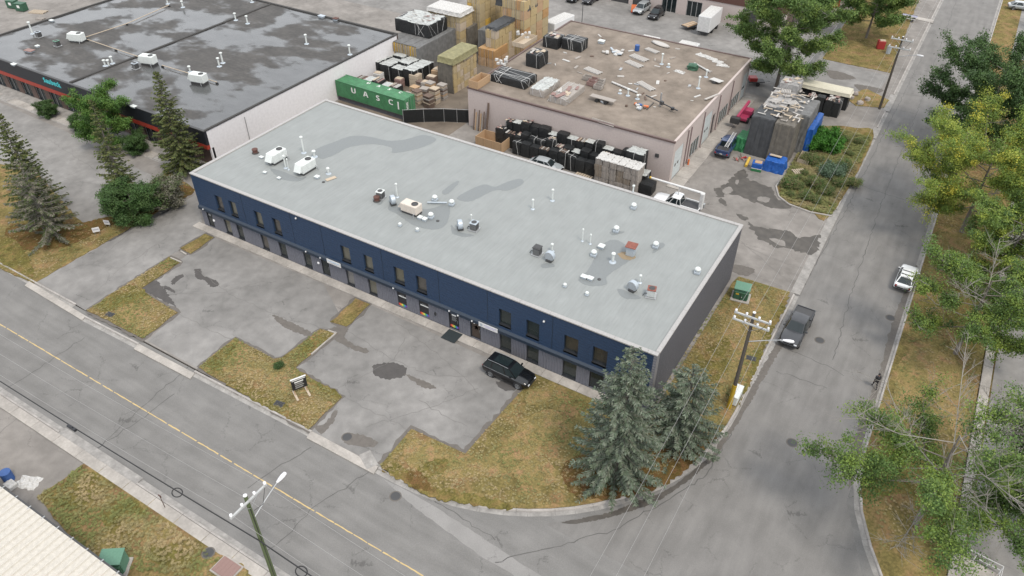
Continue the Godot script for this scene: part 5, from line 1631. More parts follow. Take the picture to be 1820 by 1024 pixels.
func yard() -> void:
	# shipping container with its lettering
	var t := thing("shipping_container", "green shipping container lettered UASC against the white wall", "container", Vector3(-71.25, 0.72, -79.0), -1)
	var L := 13.0
	part("floor", MB.new().span(-L / 2, L / 2, 0.0, 0.16, -1.2, 1.2), M.dark_steel, t)
	for s in [-1, 1]:
		var side := MB.new()
		var x := -L / 2 + 0.12
		while x < L / 2 - 0.2:
			side.quad(Vector3(x, 0.16, s * 1.2), Vector3(x + 0.09, 0.16, s * 1.2), Vector3(x + 0.09, 2.5, s * 1.2), Vector3(x, 2.5, s * 1.2), Vector3(0, 0, s))
			side.quad(Vector3(x + 0.09, 0.16, s * 1.2), Vector3(x + 0.14, 0.16, s * 1.17), Vector3(x + 0.14, 2.5, s * 1.17), Vector3(x + 0.09, 2.5, s * 1.2), Vector3(0, 0, s))
			side.quad(Vector3(x + 0.14, 0.16, s * 1.17), Vector3(x + 0.23, 0.16, s * 1.17), Vector3(x + 0.23, 2.5, s * 1.17), Vector3(x + 0.14, 2.5, s * 1.17), Vector3(0, 0, s))
			side.quad(Vector3(x + 0.23, 0.16, s * 1.17), Vector3(x + 0.28, 0.16, s * 1.2), Vector3(x + 0.28, 2.5, s * 1.2), Vector3(x + 0.23, 2.5, s * 1.17), Vector3(0, 0, s))
			x += 0.28
		part("side_panel", side, M.container_green, t)
	part("skirt", MB.new().span(-L / 2 + 0.3, L / 2 - 0.2, -0.62, 0.0, 1.0, 1.06), M.grey_block, t, "dark grey skirt under the container")
	for k in 4:
		part("block", MB.new().span(-L / 2 + 0.4 + k * 3.7, -L / 2 + 0.9 + k * 3.7, -0.65, -0.002, -1.1, 0.95), M.wood_dark, t)
	part("end_panel", MB.new().span(-L / 2, -L / 2 + 0.06, 0.16, 2.5, -1.16, 1.16), M.container_green, t)
	for s in [-1, 1]:
		var d := part("door", MB.new().cbox(Vector3(L / 2 - 0.04, 1.34, s * 0.58), Vector3(0.07, 2.3, 1.12), 0.015), M.container_green, t)
		for k in [0.25, 0.85]:
			part("lock_rod", MB.new().tube([Vector3(L / 2 + 0.03, 0.2, s * k), Vector3(L / 2 + 0.03, 2.48, s * k)], 0.022, 0.022, 6), M.steel, d)
		for e in [-1, 1]:
			part("corner_post", MB.new().cbox(Vector3(e * (L / 2 - 0.06), 1.3, s * 1.16), Vector3(0.14, 2.6, 0.12), 0.015), M.container_green, t)
		part("top_rail", MB.new().span(-L / 2 + 0.13, L / 2 - 0.13, 2.48, 2.58, s * 1.13, s * 1.23), M.container_roof, t)
	var rf := part("roof", MB.new().span(-L / 2 + 0.1, L / 2 - 0.1, 2.5, 2.55, -1.13, 1.13), M.container_roof, t)
	var rb := MB.new()
	var x := -L / 2 + 0.4
	while x < L / 2 - 0.4:
		rb.span(x, x + 0.12, 2.55, 2.575, -1.0, 1.0)
		x += 0.42
	part("rib", rb, M.container_roof, rf)
	for i in 4:
		words("UASC"[i], 0.85, M.letter_white, t, Vector3(-3.05 + 2.35 * i, 1.72, 1.215), Basis.IDENTITY, 1.35, 0.012)
		words("UASC"[i], 0.55, M.letter_white, t, Vector3(-1.6 + 2.0 * i, 2.59, -0.62), Basis(Vector3.RIGHT, -PI / 2), 1.2, 0.012)
	part("code_mark", MB.new().span(5.25, 5.5, 0.95, 2.1, 1.212, 1.218), M.letter_white, t)
	for i in 5:
		part("code_mark", MB.new().span(L / 2 + 0.004, L / 2 + 0.012, 1.9 - 0.22 * i, 2.02 - 0.22 * i, 0.35, 0.75), M.letter_white, t)
	# white-topped packs behind the container
	var g := "white-topped black packs behind the container"
	var q := [-79.61, -70.22, -92.47, -87.31]
	var nx := 4
	var nz := 3
	for i in nx:
		for j in nz:
			var wx: float = (q[1] - q[0]) / nx
			var wz: float = (q[3] - q[2]) / nz
			wrapped("black pack with white sheeted top behind the green container", g, q[0] + wx * i + 0.04, q[0] + wx * (i + 1) - 0.04, q[2] + wz * j + 0.04, q[2] + wz * (j + 1) - 0.04, 0.1, 2.5 + 0.12 * ((i * 3 + j * 5) % 4), i * 7 + j, "sheet", 1)
	for i in 5:
		wrapped("low black pack in the row right behind the green container", "low packs behind the container", -77.2 + 1.6 * i, -75.7 + 1.6 * i, -83.3, -81.6, 0.1, 2.3 + 0.2 * (i % 3), 250 + i, "sheet" if i % 2 else "slats", 0)
	# long row of crates under grey tarps, with a big black pile on top
	q = [-79.35, -72.72, -103.21, -91.92]
	stacked("insulation_bale", "pale yellow bale at the front of the grey-tarped row", "bale", "bales in the grey-tarped row", q[0], q[1], q[2], q[3], 0.1, 4.4, 6, 1, 3, [M.bale, M.bale, M.bale_yellow], 3)
	tarp("grey tarp hanging over the long row under the big black pile", q[0] + (q[1] - q[0]) * 0.93, q[1] + 0.12, q[2] - 0.1, q[3] + 0.05, 0.1, 4.55, M.grey_tarp, 5, 0.14)
	for i in 4:
		var wx: float = (q[1] - q[0]) / 4
		single("cover_board", MB.new().cbox(Vector3(0, 0.05, 0), Vector3(wx - 0.08, 0.06, q[3] - q[2] - 0.3), 0.01), M.grey_tarp, "grey cover board on top of the grey-tarped row", "board", "cover boards on the grey-tarped row", Vector3(q[0] + wx * (i + 0.5), 4.45, (q[2] + q[3]) / 2))
	var q2 := [-80.39, -73.53, -101.08, -95.93]
	wrapped("big black-wrapped pile with frosted white top over the grey-tarped row", "", q2[0], q2[1], q2[2], q2[3], 4.6, 6.6, 77, "sheet", 4)
	for i in 14:
		rng.seed = 100 + i
		single("loose_board", MB.new().box(Vector3(0, 0.03, 0), Vector3(rng.randf_range(0.4, 1.0), 0.05, 0.16)), [M.terracotta, M.wood_grey, M.pallet][i % 3], "loose board on the big black-wrapped pile", "board", "loose boards on the big black pile", Vector3(rng.randf_range(q2[0] + 0.8, q2[1] - 0.8), 6.76 + i * 0.004, rng.randf_range(q2[2] + 0.6, q2[3] - 0.8)), rng.randf_range(-40, 40))
	# olive-topped stack of bales
	q = [-66.73, -64.01, -95.29, -89.01]
	stacked("insulation_bale", "tan bale in the olive-topped stack beside the workshop corner", "bale", "bales in the olive-topped stack", q[0], q[1], q[2], q[3], 0.1, 5.3, 2, 7, 5, [M.bale, M.bale, M.wood_pale, M.bale_dull], 21)
	tarp("olive tarp on top of the bale stack beside the workshop", q[0] - 0.08, q[1] + 0.06, q[2] - 0.08, q[3] + 0.08, 4.7, 5.62, M.olive_tarp, 8, 0.06)
	tarp("brown tarp hanging down the near end of the olive-topped stack", q[0] - 0.12, q[1] - 0.3, q[3] - 0.5, q[3] + 0.16, 0.15, 4.75, M.brown_tarp, 9, 0.12)
	# tall yellow stacks at the back of the yard
	var tall := [
		[-78.07, -71.59, -105.73, -101.98, 0.1, 6.9, 6, 2, 5, "pale bale in the white-topped stack at the back of the yard", "bales in the white-topped stack"],
		[-73.2, -70.57, -114.58, -106.44, 0.1, 9.0, 3, 5, 6, "yellow bale in the tall stack behind the white-topped one", "bales in the tallest yellow stack"],
		[-66.27, -64.23, -107.42, -101.35, 0.1, 6.0, 2, 6, 4, "yellow bale in the stack with a torn dark cover", "bales in the stack with a torn cover"],
		[-66.64, -62.36, -115.4, -107.14, 0.1, 9.2, 5, 4, 6, "orange-tan bale in the rightmost tall stack of the yard", "bales in the rightmost tall stack"],
		[-67.09, -63.89, -104.6, -100.34, 0.1, 3.0, 2, 2, 2, "brown carton in the low stack behind the workshop corner", "cartons behind the workshop corner"],
	]
	for i in tall.size():
		var a: Array = tall[i]
		stacked("insulation_bale" if i < 4 else "carton", a[9], "bale" if i < 4 else "carton", a[10], a[0], a[1], a[2], a[3], a[4], a[5], a[6], a[7], a[8], [[M.bale, M.wood_pale, M.bale_dull], [M.bale, M.bale_yellow, M.bale, M.bale_dull], [M.bale, M.bale, M.wood_pale], [M.bale, M.bale, M.bale_orange, M.wood_tan, M.bale_dull], [M.bale_orange, M.wood_tan]][i], 40 + i)
	q = [-78.07, -71.59, -105.73, -101.98]
	tarp("crumpled white sheet on top of the pale bale stack", q[0] - 0.06, q[1] + 0.06, q[2] - 0.06, q[3] + 0.06, 6.6, 7.25, M.white_sheet, 31, 0.1)
	q = [-66.27, -64.23, -107.42, -101.35]
	tarp("torn dark cover on the middle bale stack", q[0] - 0.04, q[1] + 0.02, q[2] - 0.04, q[3] - 0.2, 5.9, 6.35, M.dark_tarp, 32, 0.2)
	tarp("grey-brown tarp hanging beside the olive-topped stack", -72.38, -71.17, -107.98, -103.66, 0.15, 4.3, M.brown_tarp, 33, 0.15)
	tarp("grey tarp on the stack behind the olive-topped one", -69.42, -67.67, -106.2, -104.05, 0.15, 4.4, M.grey_tarp, 34, 0.15)
	tarp("dark sheet slung over the rightmost tall stack", -68.36, -62.53, -111.2, -108.11, 7.4, 9.5, M.dark_tarp, 35, 0.25)
	# crates by the container doors
	for a in [["pallet tower of grey crates left of the container doors", [-71.26, -69.69, -88.53, -87.16], 2.3, M.wood_pale], ["pallet tower of grey crates nearest the container doors", [-68.25, -66.82, -87.38, -86.11], 2.1, M.wood_grey], ["dark-sided crate tower behind the container doors", [-68.4, -66.96, -88.98, -87.62], 2.4, M.wood_dark], ["brown crate tower in front of the grey tarp", [-68.88, -67.7, -91.41, -89.71], 2.6, M.wood_tan], ["small crate leaning at the back of the container", [-73.34, -72.16, -87.21, -86.07], 1.5, M.terracotta], ["white crate between container and black packs", [-76.72, -75.46, -86.35, -85.12], 2.0, M.white_sheet]]:
		var s: Array = a[1]
		var n := 3
		t = thing("crate_tower", a[0], "crate stack", Vector3((s[0] + s[1]) / 2, 0.1, (s[2] + s[3]) / 2), 4, "crate towers by the container")
		var wd: float = maxf(0.9, s[1] - s[0])
		for k in n:
			part("crate", MB.new().cbox(Vector3(0, (k + 0.5) * (a[2] - 0.1) / n, 0), Vector3(wd, (a[2] - 0.1) / n - 0.05, maxf(0.9, s[3] - s[2])), 0.03), a[3], t)
		part("lid", MB.new().box(Vector3(0, a[2] - 0.06, 0), Vector3(wd * 0.9, 0.06, 0.85)), M.wood_pale, t)
	rng.seed = 210
	for i in 9:
		var p := Vector3(-68.6 + (i % 3) * 1.9 + rng.randf_range(-0.2, 0.2), 0.1, -83.2 - (i / 3) * 1.7)
		var hh := rng.randf_range(1.3, 2.6)
		t = thing("pallet_stack", "weathered pallet stack crowded between the container and the olive-topped bales", "pallet stack", p, rng.randf_range(-12, 12), "pallet stacks behind the container")
		for k in int(hh / 0.22):
			part("pallet", MB.new().box(Vector3(rng.randf_range(-0.05, 0.05), 0.1 + 0.22 * k, rng.randf_range(-0.05, 0.05)), Vector3(1.25, 0.15, 1.1)), [M.wood_grey, M.wood_pale, M.wood_dark, M.wood_tan][(i + k) % 4 if k % 3 == 0 else i % 4], t)
	# screened fence at the yard mouth
	var fl := [Vector2(-64.6, -77.0), Vector2(-62.3, -78.8), Vector2(-59.9, -80.4), Vector2(-58.2, -81.2), Vector2(-56.6, -82.0)]
	t = thing("screened_fence", "dark screened fence between the green container and the workshop", "fence", Vector3(fl[0].x, 0.1, fl[0].y))
	for i in fl.size():
		var p: Vector2 = fl[i] - fl[0]
		part("post", MB.new().tube([Vector3(p.x, 0, p.y), Vector3(p.x, 2.15, p.y)], 0.05, 0.05, 6), M.steel, t)
		if i:
			var o: Vector2 = fl[i - 1] - fl[0]
			var d := p - o
			part("screen", MB.new().box(Vector3((p.x + o.x) / 2, 1.05, (p.y + o.y) / 2), Vector3(d.length(), 1.9, 0.03), Basis(Vector3.UP, -d.angle())), M.wrap, t)
			part("rail", MB.new().tube([Vector3(o.x, 2.08, o.y), Vector3(p.x, 2.08, p.y)], 0.03, 0.03, 6), M.steel, t)


const ORD := ["first", "second", "third", "fourth", "fifth", "sixth", "seventh", "eighth", "ninth", "tenth", "eleventh", "twelfth", "thirteenth", "fourteenth", "fifteenth", "sixteenth", "seventeenth"]


func alley() -> void:
	# black loads along the workshop's front wall
	rng.seed = 60
	var n := 0
	for row in [[-81.2, -80.05, -49.4, -31.0, 2.9, 3.8, "back"], [-79.9, -78.75, -50.2, -33.2, 2.0, 2.9, "middle"], [-78.6, -77.6, -46.8, -33.6, 1.7, 2.3, "front"]]:
		var x: float = row[2]
		var k := 0
		while x < row[3]:
			var w := rng.randf_range(1.15, 1.5)
			var top: String = ["slats", "none", "sheet", "none", "boards"][rng.randi_range(0, 4)]
			if row[6] == "front":
				top = ["none", "none", "slats"][rng.randi_range(0, 2)]
			wrapped("%s black load from the crate, %s row by the workshop wall, %s" % [ORD[k], row[6], {"slats": "slatted top", "sheet": "pale sheeted top", "boards": "loose boards on top", "none": "bare top"}[top]], "black loads in the %s row along the workshop wall" % row[6], x, x + w - 0.02, row[0], row[1], 0.1, 0.1 + rng.randf_range(row[4], row[5]), 300 + n, top, 1 if rng.randf() < 0.3 else 0)
			x += w
			n += 1
			k += 1
	wrapped("tall black load with a pink sheet beside the stack of pale bales", "", -31.2, -28.9, -81.0, -79.2, 0.1, 4.2, 401, "sheet", 1)
	wrapped("black load behind the pale bale stack, next to the white truck boom", "", -29.6, -27.9, -80.2, -78.4, 0.1, 1.9, 402, "sheet", 1)
	wrapped("black load at the workshop corner under the white truck boom", "", -28.3, -26.6, -79.0, -77.3, 0.1, 1.5, 403, "none", 0)
	# pale bales in front
	var q := [-34.28, -28.36, -78.96, -76.92]
	stacked("lath_bundle", "pale wooden lath bundle in the stack behind the grey roof", "bundle", "lath bundles in the alley stack", q[0], q[1], q[2], q[3], 0.1, 3.4, 6, 1, 4, [M.wood_grey, M.wood_grey, mat("lath_brown", C(0.23, 0.19, 0.15), 0.9, "streak", 0.5, {"stretch": Vector3(1, 0.2, 1)})], 61, 0.03)
	for i in 6:
		single("white_sheet", rumpled(0.05, (q[1] - q[0]) / 6 - 0.04, q[3] - q[2], 500 + i, 0.05), M.white_sheet, "white sheet on top of the lath bundle stack", "sheet", "white sheets on the lath stack", Vector3(lerpf(q[0], q[1], (i + 0.5) / 6), 3.4, (q[2] + q[3]) / 2))
	open_crate("open empty wooden crate beside the black loads in the alley", -51.99, -47.93, -78.91, -76.68, 0.1, 1.7, M.wood_tan)
	for i in 7:
		single("leaning_plank", MB.new().box(Vector3(0, 1.5 - (i % 3) * 0.2, 0), Vector3(0.16, 3.0 - (i % 3) * 0.4, 0.05), Basis(Vector3.RIGHT, -0.16)), [M.wood_dark, M.wood_tan, M.wood_grey][i % 3], "plank leaning upright against the pink workshop wall", "plank", "planks leaning on the workshop wall", Vector3(-55.0 + i * 0.26, 0.1, -80.85))
	single("roll", MB.new().tube([Vector3(0, 0, 0.7), Vector3(0, 4.3, 0)], 0.16, 0.14, 10), M.wood_dark, "dark upright roll leaning on the workshop wall beside the planks", "roll", "", Vector3(-52.9, 0.1, -81.4))
	slatted("wooden pallet lying in the alley by the silver car", Vector3(-35.8, 0.1, -77.59), 2.4, 1.4, 0, 7, M.wood_pale, "")
	# goods on the workshop roof
	var y := 5.86
	var g := "wrapped goods on the gravel roof"
	wrapped("long black netted heap at the workshop roof's near corner", g, -54.75, -49.14, -88.22, -84.82, y, 6.9, 601, "none", 5)
	wrapped("dark green twin-tier load on the gravel roof", g, -53.24, -50.93, -94.64, -91.97, y, 7.8, 602, "boards", 1)
	wrapped("dark load with pale boards beside the netted black one", g, -54.8, -52.21, -102.13, -99.73, y, 7.5, 603, "boards", 1)
	wrapped("black netted load at the far left of the gravel roof", g, -52.01, -48.69, -103.07, -100.61, y, 7.4, 604, "none", 3)
	wrapped("pale netted timber pack, left one of two on the gravel roof", g, -47.9, -45.63, -88.48, -83.89, y, 6.8, 605, "sheet", 2, M.wood_grey)
	wrapped("pale netted timber pack, right one of two on the gravel roof", g, -44.62, -41.95, -88.79, -83.34, y, 6.7, 606, "boards", 3, M.wood_grey)
	open_crate("open wooden box on the workshop roof corner", -56.01, -54.62, -84.39, -81.36, y, 7.0, M.wood_tan)
	open_crate("low wooden box with white bags on the gravel roof", -58.77, -56.81, -101.56, -97.44, y, 6.6, M.wood_pale)
	for i in 16:
		rng.seed = 700 + i
		single("white_bag", lumpy(0.55, 0.34, 0.4, 700 + i, 0.14, 0.05), M.white_sheet, "white bag heaped on the gravel roof's far corner", "bag", "white bags on the gravel roof", ([Vector3(-56.67, 5.86, -91.12), Vector3(-59.14, 5.86, -101.67)][i % 2]) + Vector3(rng.randf_range(-0.9, 0.9), 0.35 * (i / 6), rng.randf_range(-0.7, 0.7)), rng.randf_range(0, 180))
	for a in [["white slatted rack, middle one of three near the pole", Vector3(-40.25, 5.86, -103.26), 3.0, 1.2, -18], ["white slatted rack nearest the viewer of the three", Vector3(-39.94, 5.86, -100.74), 2.9, 1.1, -20], ["white slatted rack farthest of the three, by the blue barrel", Vector3(-39.73, 5.86, -106.92), 2.3, 0.9, -18], ["long slatted rack by itself on the open gravel", Vector3(-35.4, 5.86, -94.57), 3.2, 1.0, -28], ["slatted rack beside the grey crates", Vector3(-43.97, 5.86, -95.38), 2.8, 1.1, -15]]:
		slatted(a[0], a[1], a[2], a[3], a[4], 10)
	low_box("small white box at the far left of the gravel roof", Vector3(-47.67, 5.86, -105.73), Vector3(1.0, 0.5, 0.8))
	for i in 12:
		rng.seed = 800 + i
		single("white_offcut", MB.new().cbox(Vector3(0, 0.12, 0), Vector3(rng.randf_range(0.4, 1.1), 0.2, rng.randf_range(0.3, 0.7)), 0.03, Basis(Vector3.FORWARD, rng.randf_range(-0.3, 0.3))), [M.white_sheet, M.pallet, M.galvanised][i % 3], "white offcut in the heap beside the blue barrel", "offcut", "white offcuts on the gravel roof", Vector3(-44.41, 5.86, -103.5) + Vector3(rng.randf_range(-1.4, 1.4), 0.1 * (i / 6), rng.randf_range(-1.0, 1.0)), rng.randf_range(0, 180))
	single("barrel", MB.new().lathe(Vector3.ZERO, [[0.34, 0.0], [0.36, 0.1], [0.36, 0.85], [0.3, 0.9], [0.0, 0.9]], 14), M.cobalt, "blue barrel beside the slatted racks", "barrel", "", Vector3(-41.78, 5.86, -105.9))
	single("hull_shell", MB.new().lathe(Vector3(0, 0.05, 0), [[0.0, 0.0], [0.62, 0.0], [0.7, 0.12], [0.6, 0.22], [0.0, 0.24]], 16, Basis.from_scale(Vector3(2.6, 1, 0.9))), M.pallet, "long pale rounded shell lying on the gravel roof", "shell", "", Vector3(-39.6, 5.86, -109.92), -18)
	for i in 5:
		single("crumpled_sheet", rumpled(0.08, 1.5, 1.0, 820 + i, 0.1), M.white_sheet, "crumpled white sheet in the row near the roof's far edge", "sheet", "crumpled white sheets on the gravel roof", [Vector3(-32.85, 5.86, -109.36), Vector3(-31.9, 5.86, -109.19), Vector3(-30.89, 5.86, -108.8), Vector3(-29.82, 5.86, -108.22), Vector3(-28.9, 5.86, -107.32)][i], -30 + i * 9)
	single("white_board", MB.new().cbox(Vector3(0, 0.3, 0), Vector3(1.7, 0.08, 1.2), 0.02, Basis(Vector3.RIGHT, -0.1)), M.white_sheet, "white board on a small support near the roof edge", "board", "", Vector3(-27.59, 5.86, -101.15), -15)
	single("board_support", MB.new().box(Vector3(0, 0.12, 0), Vector3(0.5, 0.24, 0.4)), M.dark_steel, "small dark support under the white board", "support", "", Vector3(-27.73, 5.86, -100.62))
	single("white_board", rumpled(0.1, 1.6, 0.8, 830, 0.12), M.white_sheet, "torn pinkish sheet left of the dark green heap", "sheet", "", Vector3(-33.27, 5.86, -101.76), -15)
	single("net_heap", lumpy(1.5, 0.8, 1.2, 831, 0.3, 0.2), M.box_green_dark, "dark green net heap on the gravel roof", "net heap", "", Vector3(-32.04, 5.86, -103.7))
	single("gutter_pipe", MB.new().tube([Vector3(-1.6, 0.2, -0.8), Vector3(1.4, 0.15, 0.9)], 0.13, 0.13, 8), M.white_sheet, "white pipe lying beside the dark green net heap", "pipe", "white pipes on the gravel roof", Vector3(-30.86, 5.86, -104.66))
	single("gutter_pipe", MB.new().tube([Vector3(-2.2, 0.18, -0.6), Vector3(2.2, 0.16, 0.7)], 0.14, 0.14, 8), M.white_sheet, "long white pipe lying beside the grey crates", "pipe", "white pipes on the gravel roof", Vector3(-37.7, 5.86, -92.5))
	for a in [["grey post with white base near the white board", Vector3(-29.02, 5.86, -97.86), 1.6], ["grey post right of the slatted racks", Vector3(-36.58, 5.86, -103.06), 1.5], ["short vent beside the lone slatted rack's pipe", Vector3(-36.32, 5.86, -90.59), 0.9], ["short vent behind the coloured heap", Vector3(-34.79, 5.86, -90.3), 0.5], ["low round vent on open gravel", Vector3(-35.34, 5.86, -102.61), 0.4], ["low vent by the long white pipe", Vector3(-37.54, 5.86, -90.68), 0.4], ["vent post near the far edge of the gravel roof", Vector3(-29.41, 5.86, -102.06), 1.0]]:
		capped_pipe(a[0], a[1], a[2], 0.1, "vents on the gravel roof")
	var t := thing("trolley", "flat trolley with grey deck on the gravel roof", "trolley", Vector3(-38.33, 5.86, -86.89), -2)
	part("deck", MB.new().cbox(Vector3(0, 0.62, 0), Vector3(3.6, 0.12, 0.9), 0.02), M.wood_grey, t)
	for i in 4:
		part("wheel", MB.new().lathe(Vector3(-0.7 + 1.3 * (i % 2), 0.26, -0.35 + 0.7 * (i / 2)), [[0.0, 0.0], [0.26, 0.0], [0.26, 0.14], [0.0, 0.14]], 12, Basis(Vector3.RIGHT, PI / 2)), M.tyre, t)
	part("axle", MB.new().box(Vector3(-0.05, 0.42, 0), Vector3(1.6, 0.2, 0.3)), M.dark_steel, t)
	t = thing("hoist_frame", "dark steel hoist frame with a long arm on the gravel roof", "hoist", Vector3(-31.4, 5.86, -89.96), -22)
	part("arm", MB.new().box(Vector3(0.2, 0.5, 0), Vector3(5.8, 0.12, 0.12)), M.dark_steel, t)
	part("mast", MB.new().box(Vector3(0, 0.9, 0), Vector3(0.16, 1.8, 0.16)), M.steel, t)
	part("winch", MB.new().cbox(Vector3(0.4, 0.6, 0.15), Vector3(0.5, 0.5, 0.4), 0.05), M.dark_steel, t)
	part("counterweight", MB.new().lathe(Vector3(2.2, 0.3, 0), [[0.0, 0.0], [0.25, 0.0], [0.25, 0.3], [0.0, 0.3]], 10), M.black, t)
	part("foot", MB.new().box(Vector3(-0.6, 0.06, 1.2), Vector3(0.1, 0.1, 2.4), Basis(Vector3.UP, 0.4)), M.dark_steel, t)
	for i in 10:
		rng.seed = 900 + i
		single("loose_tool", MB.new().cbox(Vector3(0, 0.14, 0), Vector3(rng.randf_range(0.25, 0.7), 0.26, rng.randf_range(0.2, 0.5)), 0.04), [M.orange, M.cobalt, M.white_sheet, M.steel, M.wood_dark][i % 5], "small coloured tool in the heap beside the hoist frame", "tool", "coloured heap on the gravel roof", Vector3(-33.8, 5.86, -87.89) + Vector3(rng.randf_range(-1.4, 1.6), 0.0, rng.randf_range(-0.7, 0.7)), rng.randf_range(0, 180))
	for i in 6:
		single("roof_plank", MB.new().box(Vector3(0, 0.06 + 0.05 * (i % 3), 0), Vector3(2.6, 0.05, 0.18)), M.wood_grey if i % 2 else M.pallet, "plank in the small pile at the street edge of the gravel roof", "plank", "planks at the gravel roof's street edge", Vector3(-26.5, 5.86, -96.24) + Vector3(0.2 * (i / 3), 0, 0.2 * (i % 3)), 70)
	for i in 3:
		single("roof_plank", MB.new().box(Vector3(0, 0.05, 0), Vector3(3.2, 0.05, 0.14)), M.wood_grey, "long plank lying near the alley edge of the gravel roof", "plank", "planks at the gravel roof's alley edge", Vector3(-35.82, 5.86, -81.88) + Vector3(0.1 * i, 0, 0.28 * i), -4)
	for i in 5:
		rng.seed = 950 + i
		var c: Vector3 = [Vector3(-43.27, 5.86, -92.36), Vector3(-42.19, 5.86, -92.14), Vector3(-41.12, 5.86, -91.91), Vector3(-41.95, 5.86, -90.96), Vector3(-40.66, 5.86, -90.45)][i]
		open_crate("grey empty crate in the group beside the pale netted packs", c.x - 0.6, c.x + 0.5, c.z - 0.4, c.z + 0.4, y, 6.45, M.terracotta if i % 2 else M.wood_grey, "grey crates on the gravel roof")


func right_stacks() -> void:
	# the large draped stack beside the weedy plot
	tarp("dark grey tarp over the near left part of the large draped stack", -20.2, -17.2, -98.2, -94.2, 0.1, 5.6, M.dark_tarp, 71, 0.12, "tarps on the large draped stack")
	tarp("brown-grey tarp over the near right part of the large draped stack", -17.1, -14.6, -98.0, -94.0, 0.1, 5.5, M.brown_tarp, 72, 0.14, "tarps on the large draped stack")
	tarp("pale grey tarp over the street side of the large draped stack", -17.0, -13.7, -103.6, -98.1, 0.1, 5.5, M.grey_tarp, 73, 0.16, "tarps on the large draped stack")
	tarp("pale tarp over the far part of the large draped stack", -20.0, -17.1, -105.5, -98.3, 0.1, 5.6, M.pale_tarp, 74, 0.14, "tarps on the large draped stack")
	for i in 84:
		rng.seed = 1000 + i
		var bx := rng.randf_range(-19.8, -14.4)
		var bz := rng.randf_range(-104.8, -94.6)
		single("top_board", MB.new().box(Vector3(0, 0.03, 0), Vector3(rng.randf_range(0.5, 1.25), 0.05, rng.randf_range(0.12, 0.24))), [M.pallet, M.wood_grey, M.wood_pale][i % 3], "pale board lying on top of the large draped stack", "board", "boards on the large draped stack", Vector3(bx, 5.66 + i * 0.003, bz), [0.0, 3.0, 88.0, -25.0, 90.0, 0.0, 92.0][i % 7] + rng.randf_range(-5, 5))
	for i in 3:
		slatted("pallet lying on the large draped stack", [Vector3(-18.4, 5.72, -103.4), Vector3(-16.6, 5.72, -100.2), Vector3(-18.8, 5.72, -99.6)][i], 1.3, 1.1, 10 + 30 * i, 6, null, "pallets on the large draped stack")
	wrapped("white-sheeted pack on the far top of the large draped stack", "", -19.6, -17.0, -106.8, -104.0, 5.2, 6.6, 1100, "boards", 1, M.pale_tarp)
	single("blue_tarp", draped(2.4, 1.5, 2.0, 81, 0.2), M.blue_tarp, "bright blue tarp over goods at the foot of the large draped stack", "tarp", "blue tarps by the draped stack", Vector3(-15.51, 0.1, -92.08))
	single("blue_tarp", draped(0.7, 3.4, 6.0, 82, 0.25), M.blue_tarp, "tall blue tarp strip on the street side of the large draped stack", "tarp", "blue tarps by the draped stack", Vector3(-13.25, 0.1, -101.5))
	single("blue_tarp", draped(1.4, 1.6, 3.0, 83, 0.2), M.blue_tarp, "blue tarp behind the lime boxes beside the large draped stack", "tarp", "blue tarps by the draped stack", Vector3(-21.0, 0.1, -104.2))
	var t := thing("blue_crate", "blue crate with white band and green foot beside the blue tarp", "crate", Vector3(-17.43, 0.1, -90.56), 8)
	part("crate", MB.new().cbox(Vector3(0, 0.8, 0), Vector3(1.3, 0.7, 1.1), 0.04), M.blue_tarp, t)
	part("band", MB.new().cbox(Vector3(0, 0.43, 0), Vector3(1.32, 0.1, 1.12), 0.01), M.white_sheet, t)
	part("foot", MB.new().cbox(Vector3(0, 0.19, 0), Vector3(1.3, 0.38, 1.1), 0.03), M.green_tarp, t)
	part("lid", MB.new().box(Vector3(0.1, 1.18, 0), Vector3(0.9, 0.06, 0.7)), M.wood_tan, t)
	single("cardboard", MB.new().box(Vector3(0, 1.68, 0), Vector3(1.5, 0.06, 0.7), Basis(Vector3.RIGHT, -0.2)), M.wood_pale, "sheet of cardboard lying on the bright blue tarp", "cardboard", "", Vector3(-15.76, 0.1, -92.44))
	single("green_tarp", draped(1.5, 1.9, 2.6, 84, 0.25), M.green_tarp, "green tarp over goods between the blue pickup and the draped stack", "tarp", "green tarps by the draped stack", Vector3(-20.9, 0.1, -95.6))
	single("green_tarp", draped(0.7, 1.2, 2.2, 85, 0.2), M.green_tarp, "small green tarp behind the larger green one", "tarp", "green tarps by the draped stack", Vector3(-20.9, 0.1, -98.4))
	for i in 3:
		single("lime_box", MB.new().cbox(Vector3(0, 0.5, 0), Vector3(1.1, 1.0, 1.2), 0.06), M.lime, "bright lime green box behind the magenta lift", "box", "lime boxes by the draped stack", Vector3(-20.6 + 0.2 * i, 0.1 + 1.0 * (i / 2), -106.0 - 1.25 * (i % 2)), 8)
	single("paper_roll", MB.new().tube([Vector3(-0.1, 0.2, 0.9), Vector3(0.1, 0.5, -0.9)], 0.2, 0.2, 12), M.amber, "amber roll standing before the dark grey tarp", "roll", "", Vector3(-18.89, 0.1, -91.38), 10)
	for i in 8:
		rng.seed = 1200 + i
		single("scrap_piece", MB.new().box(Vector3(0, 0.15, 0), Vector3(rng.randf_range(0.3, 1.0), 0.1, 0.14), Basis(Vector3(0.3, 1, 0.2).normalized(), rng.randf_range(0, 3))), [M.red, M.wood_dark, M.terracotta][i % 3], "reddish scrap in the heap beside the amber roll", "scrap", "scrap heap by the draped stack", Vector3(-20.03, 0.1, -92.08) + Vector3(rng.randf_range(-0.7, 0.5), 0.1 * (i / 4), rng.randf_range(-0.7, 0.7)))
	slatted("pale pallet leaning at the edge of the weedy plot", Vector3(-12.5, 0.15, -92.81), 1.7, 1.1, 40, 6, M.wood_pale, "")
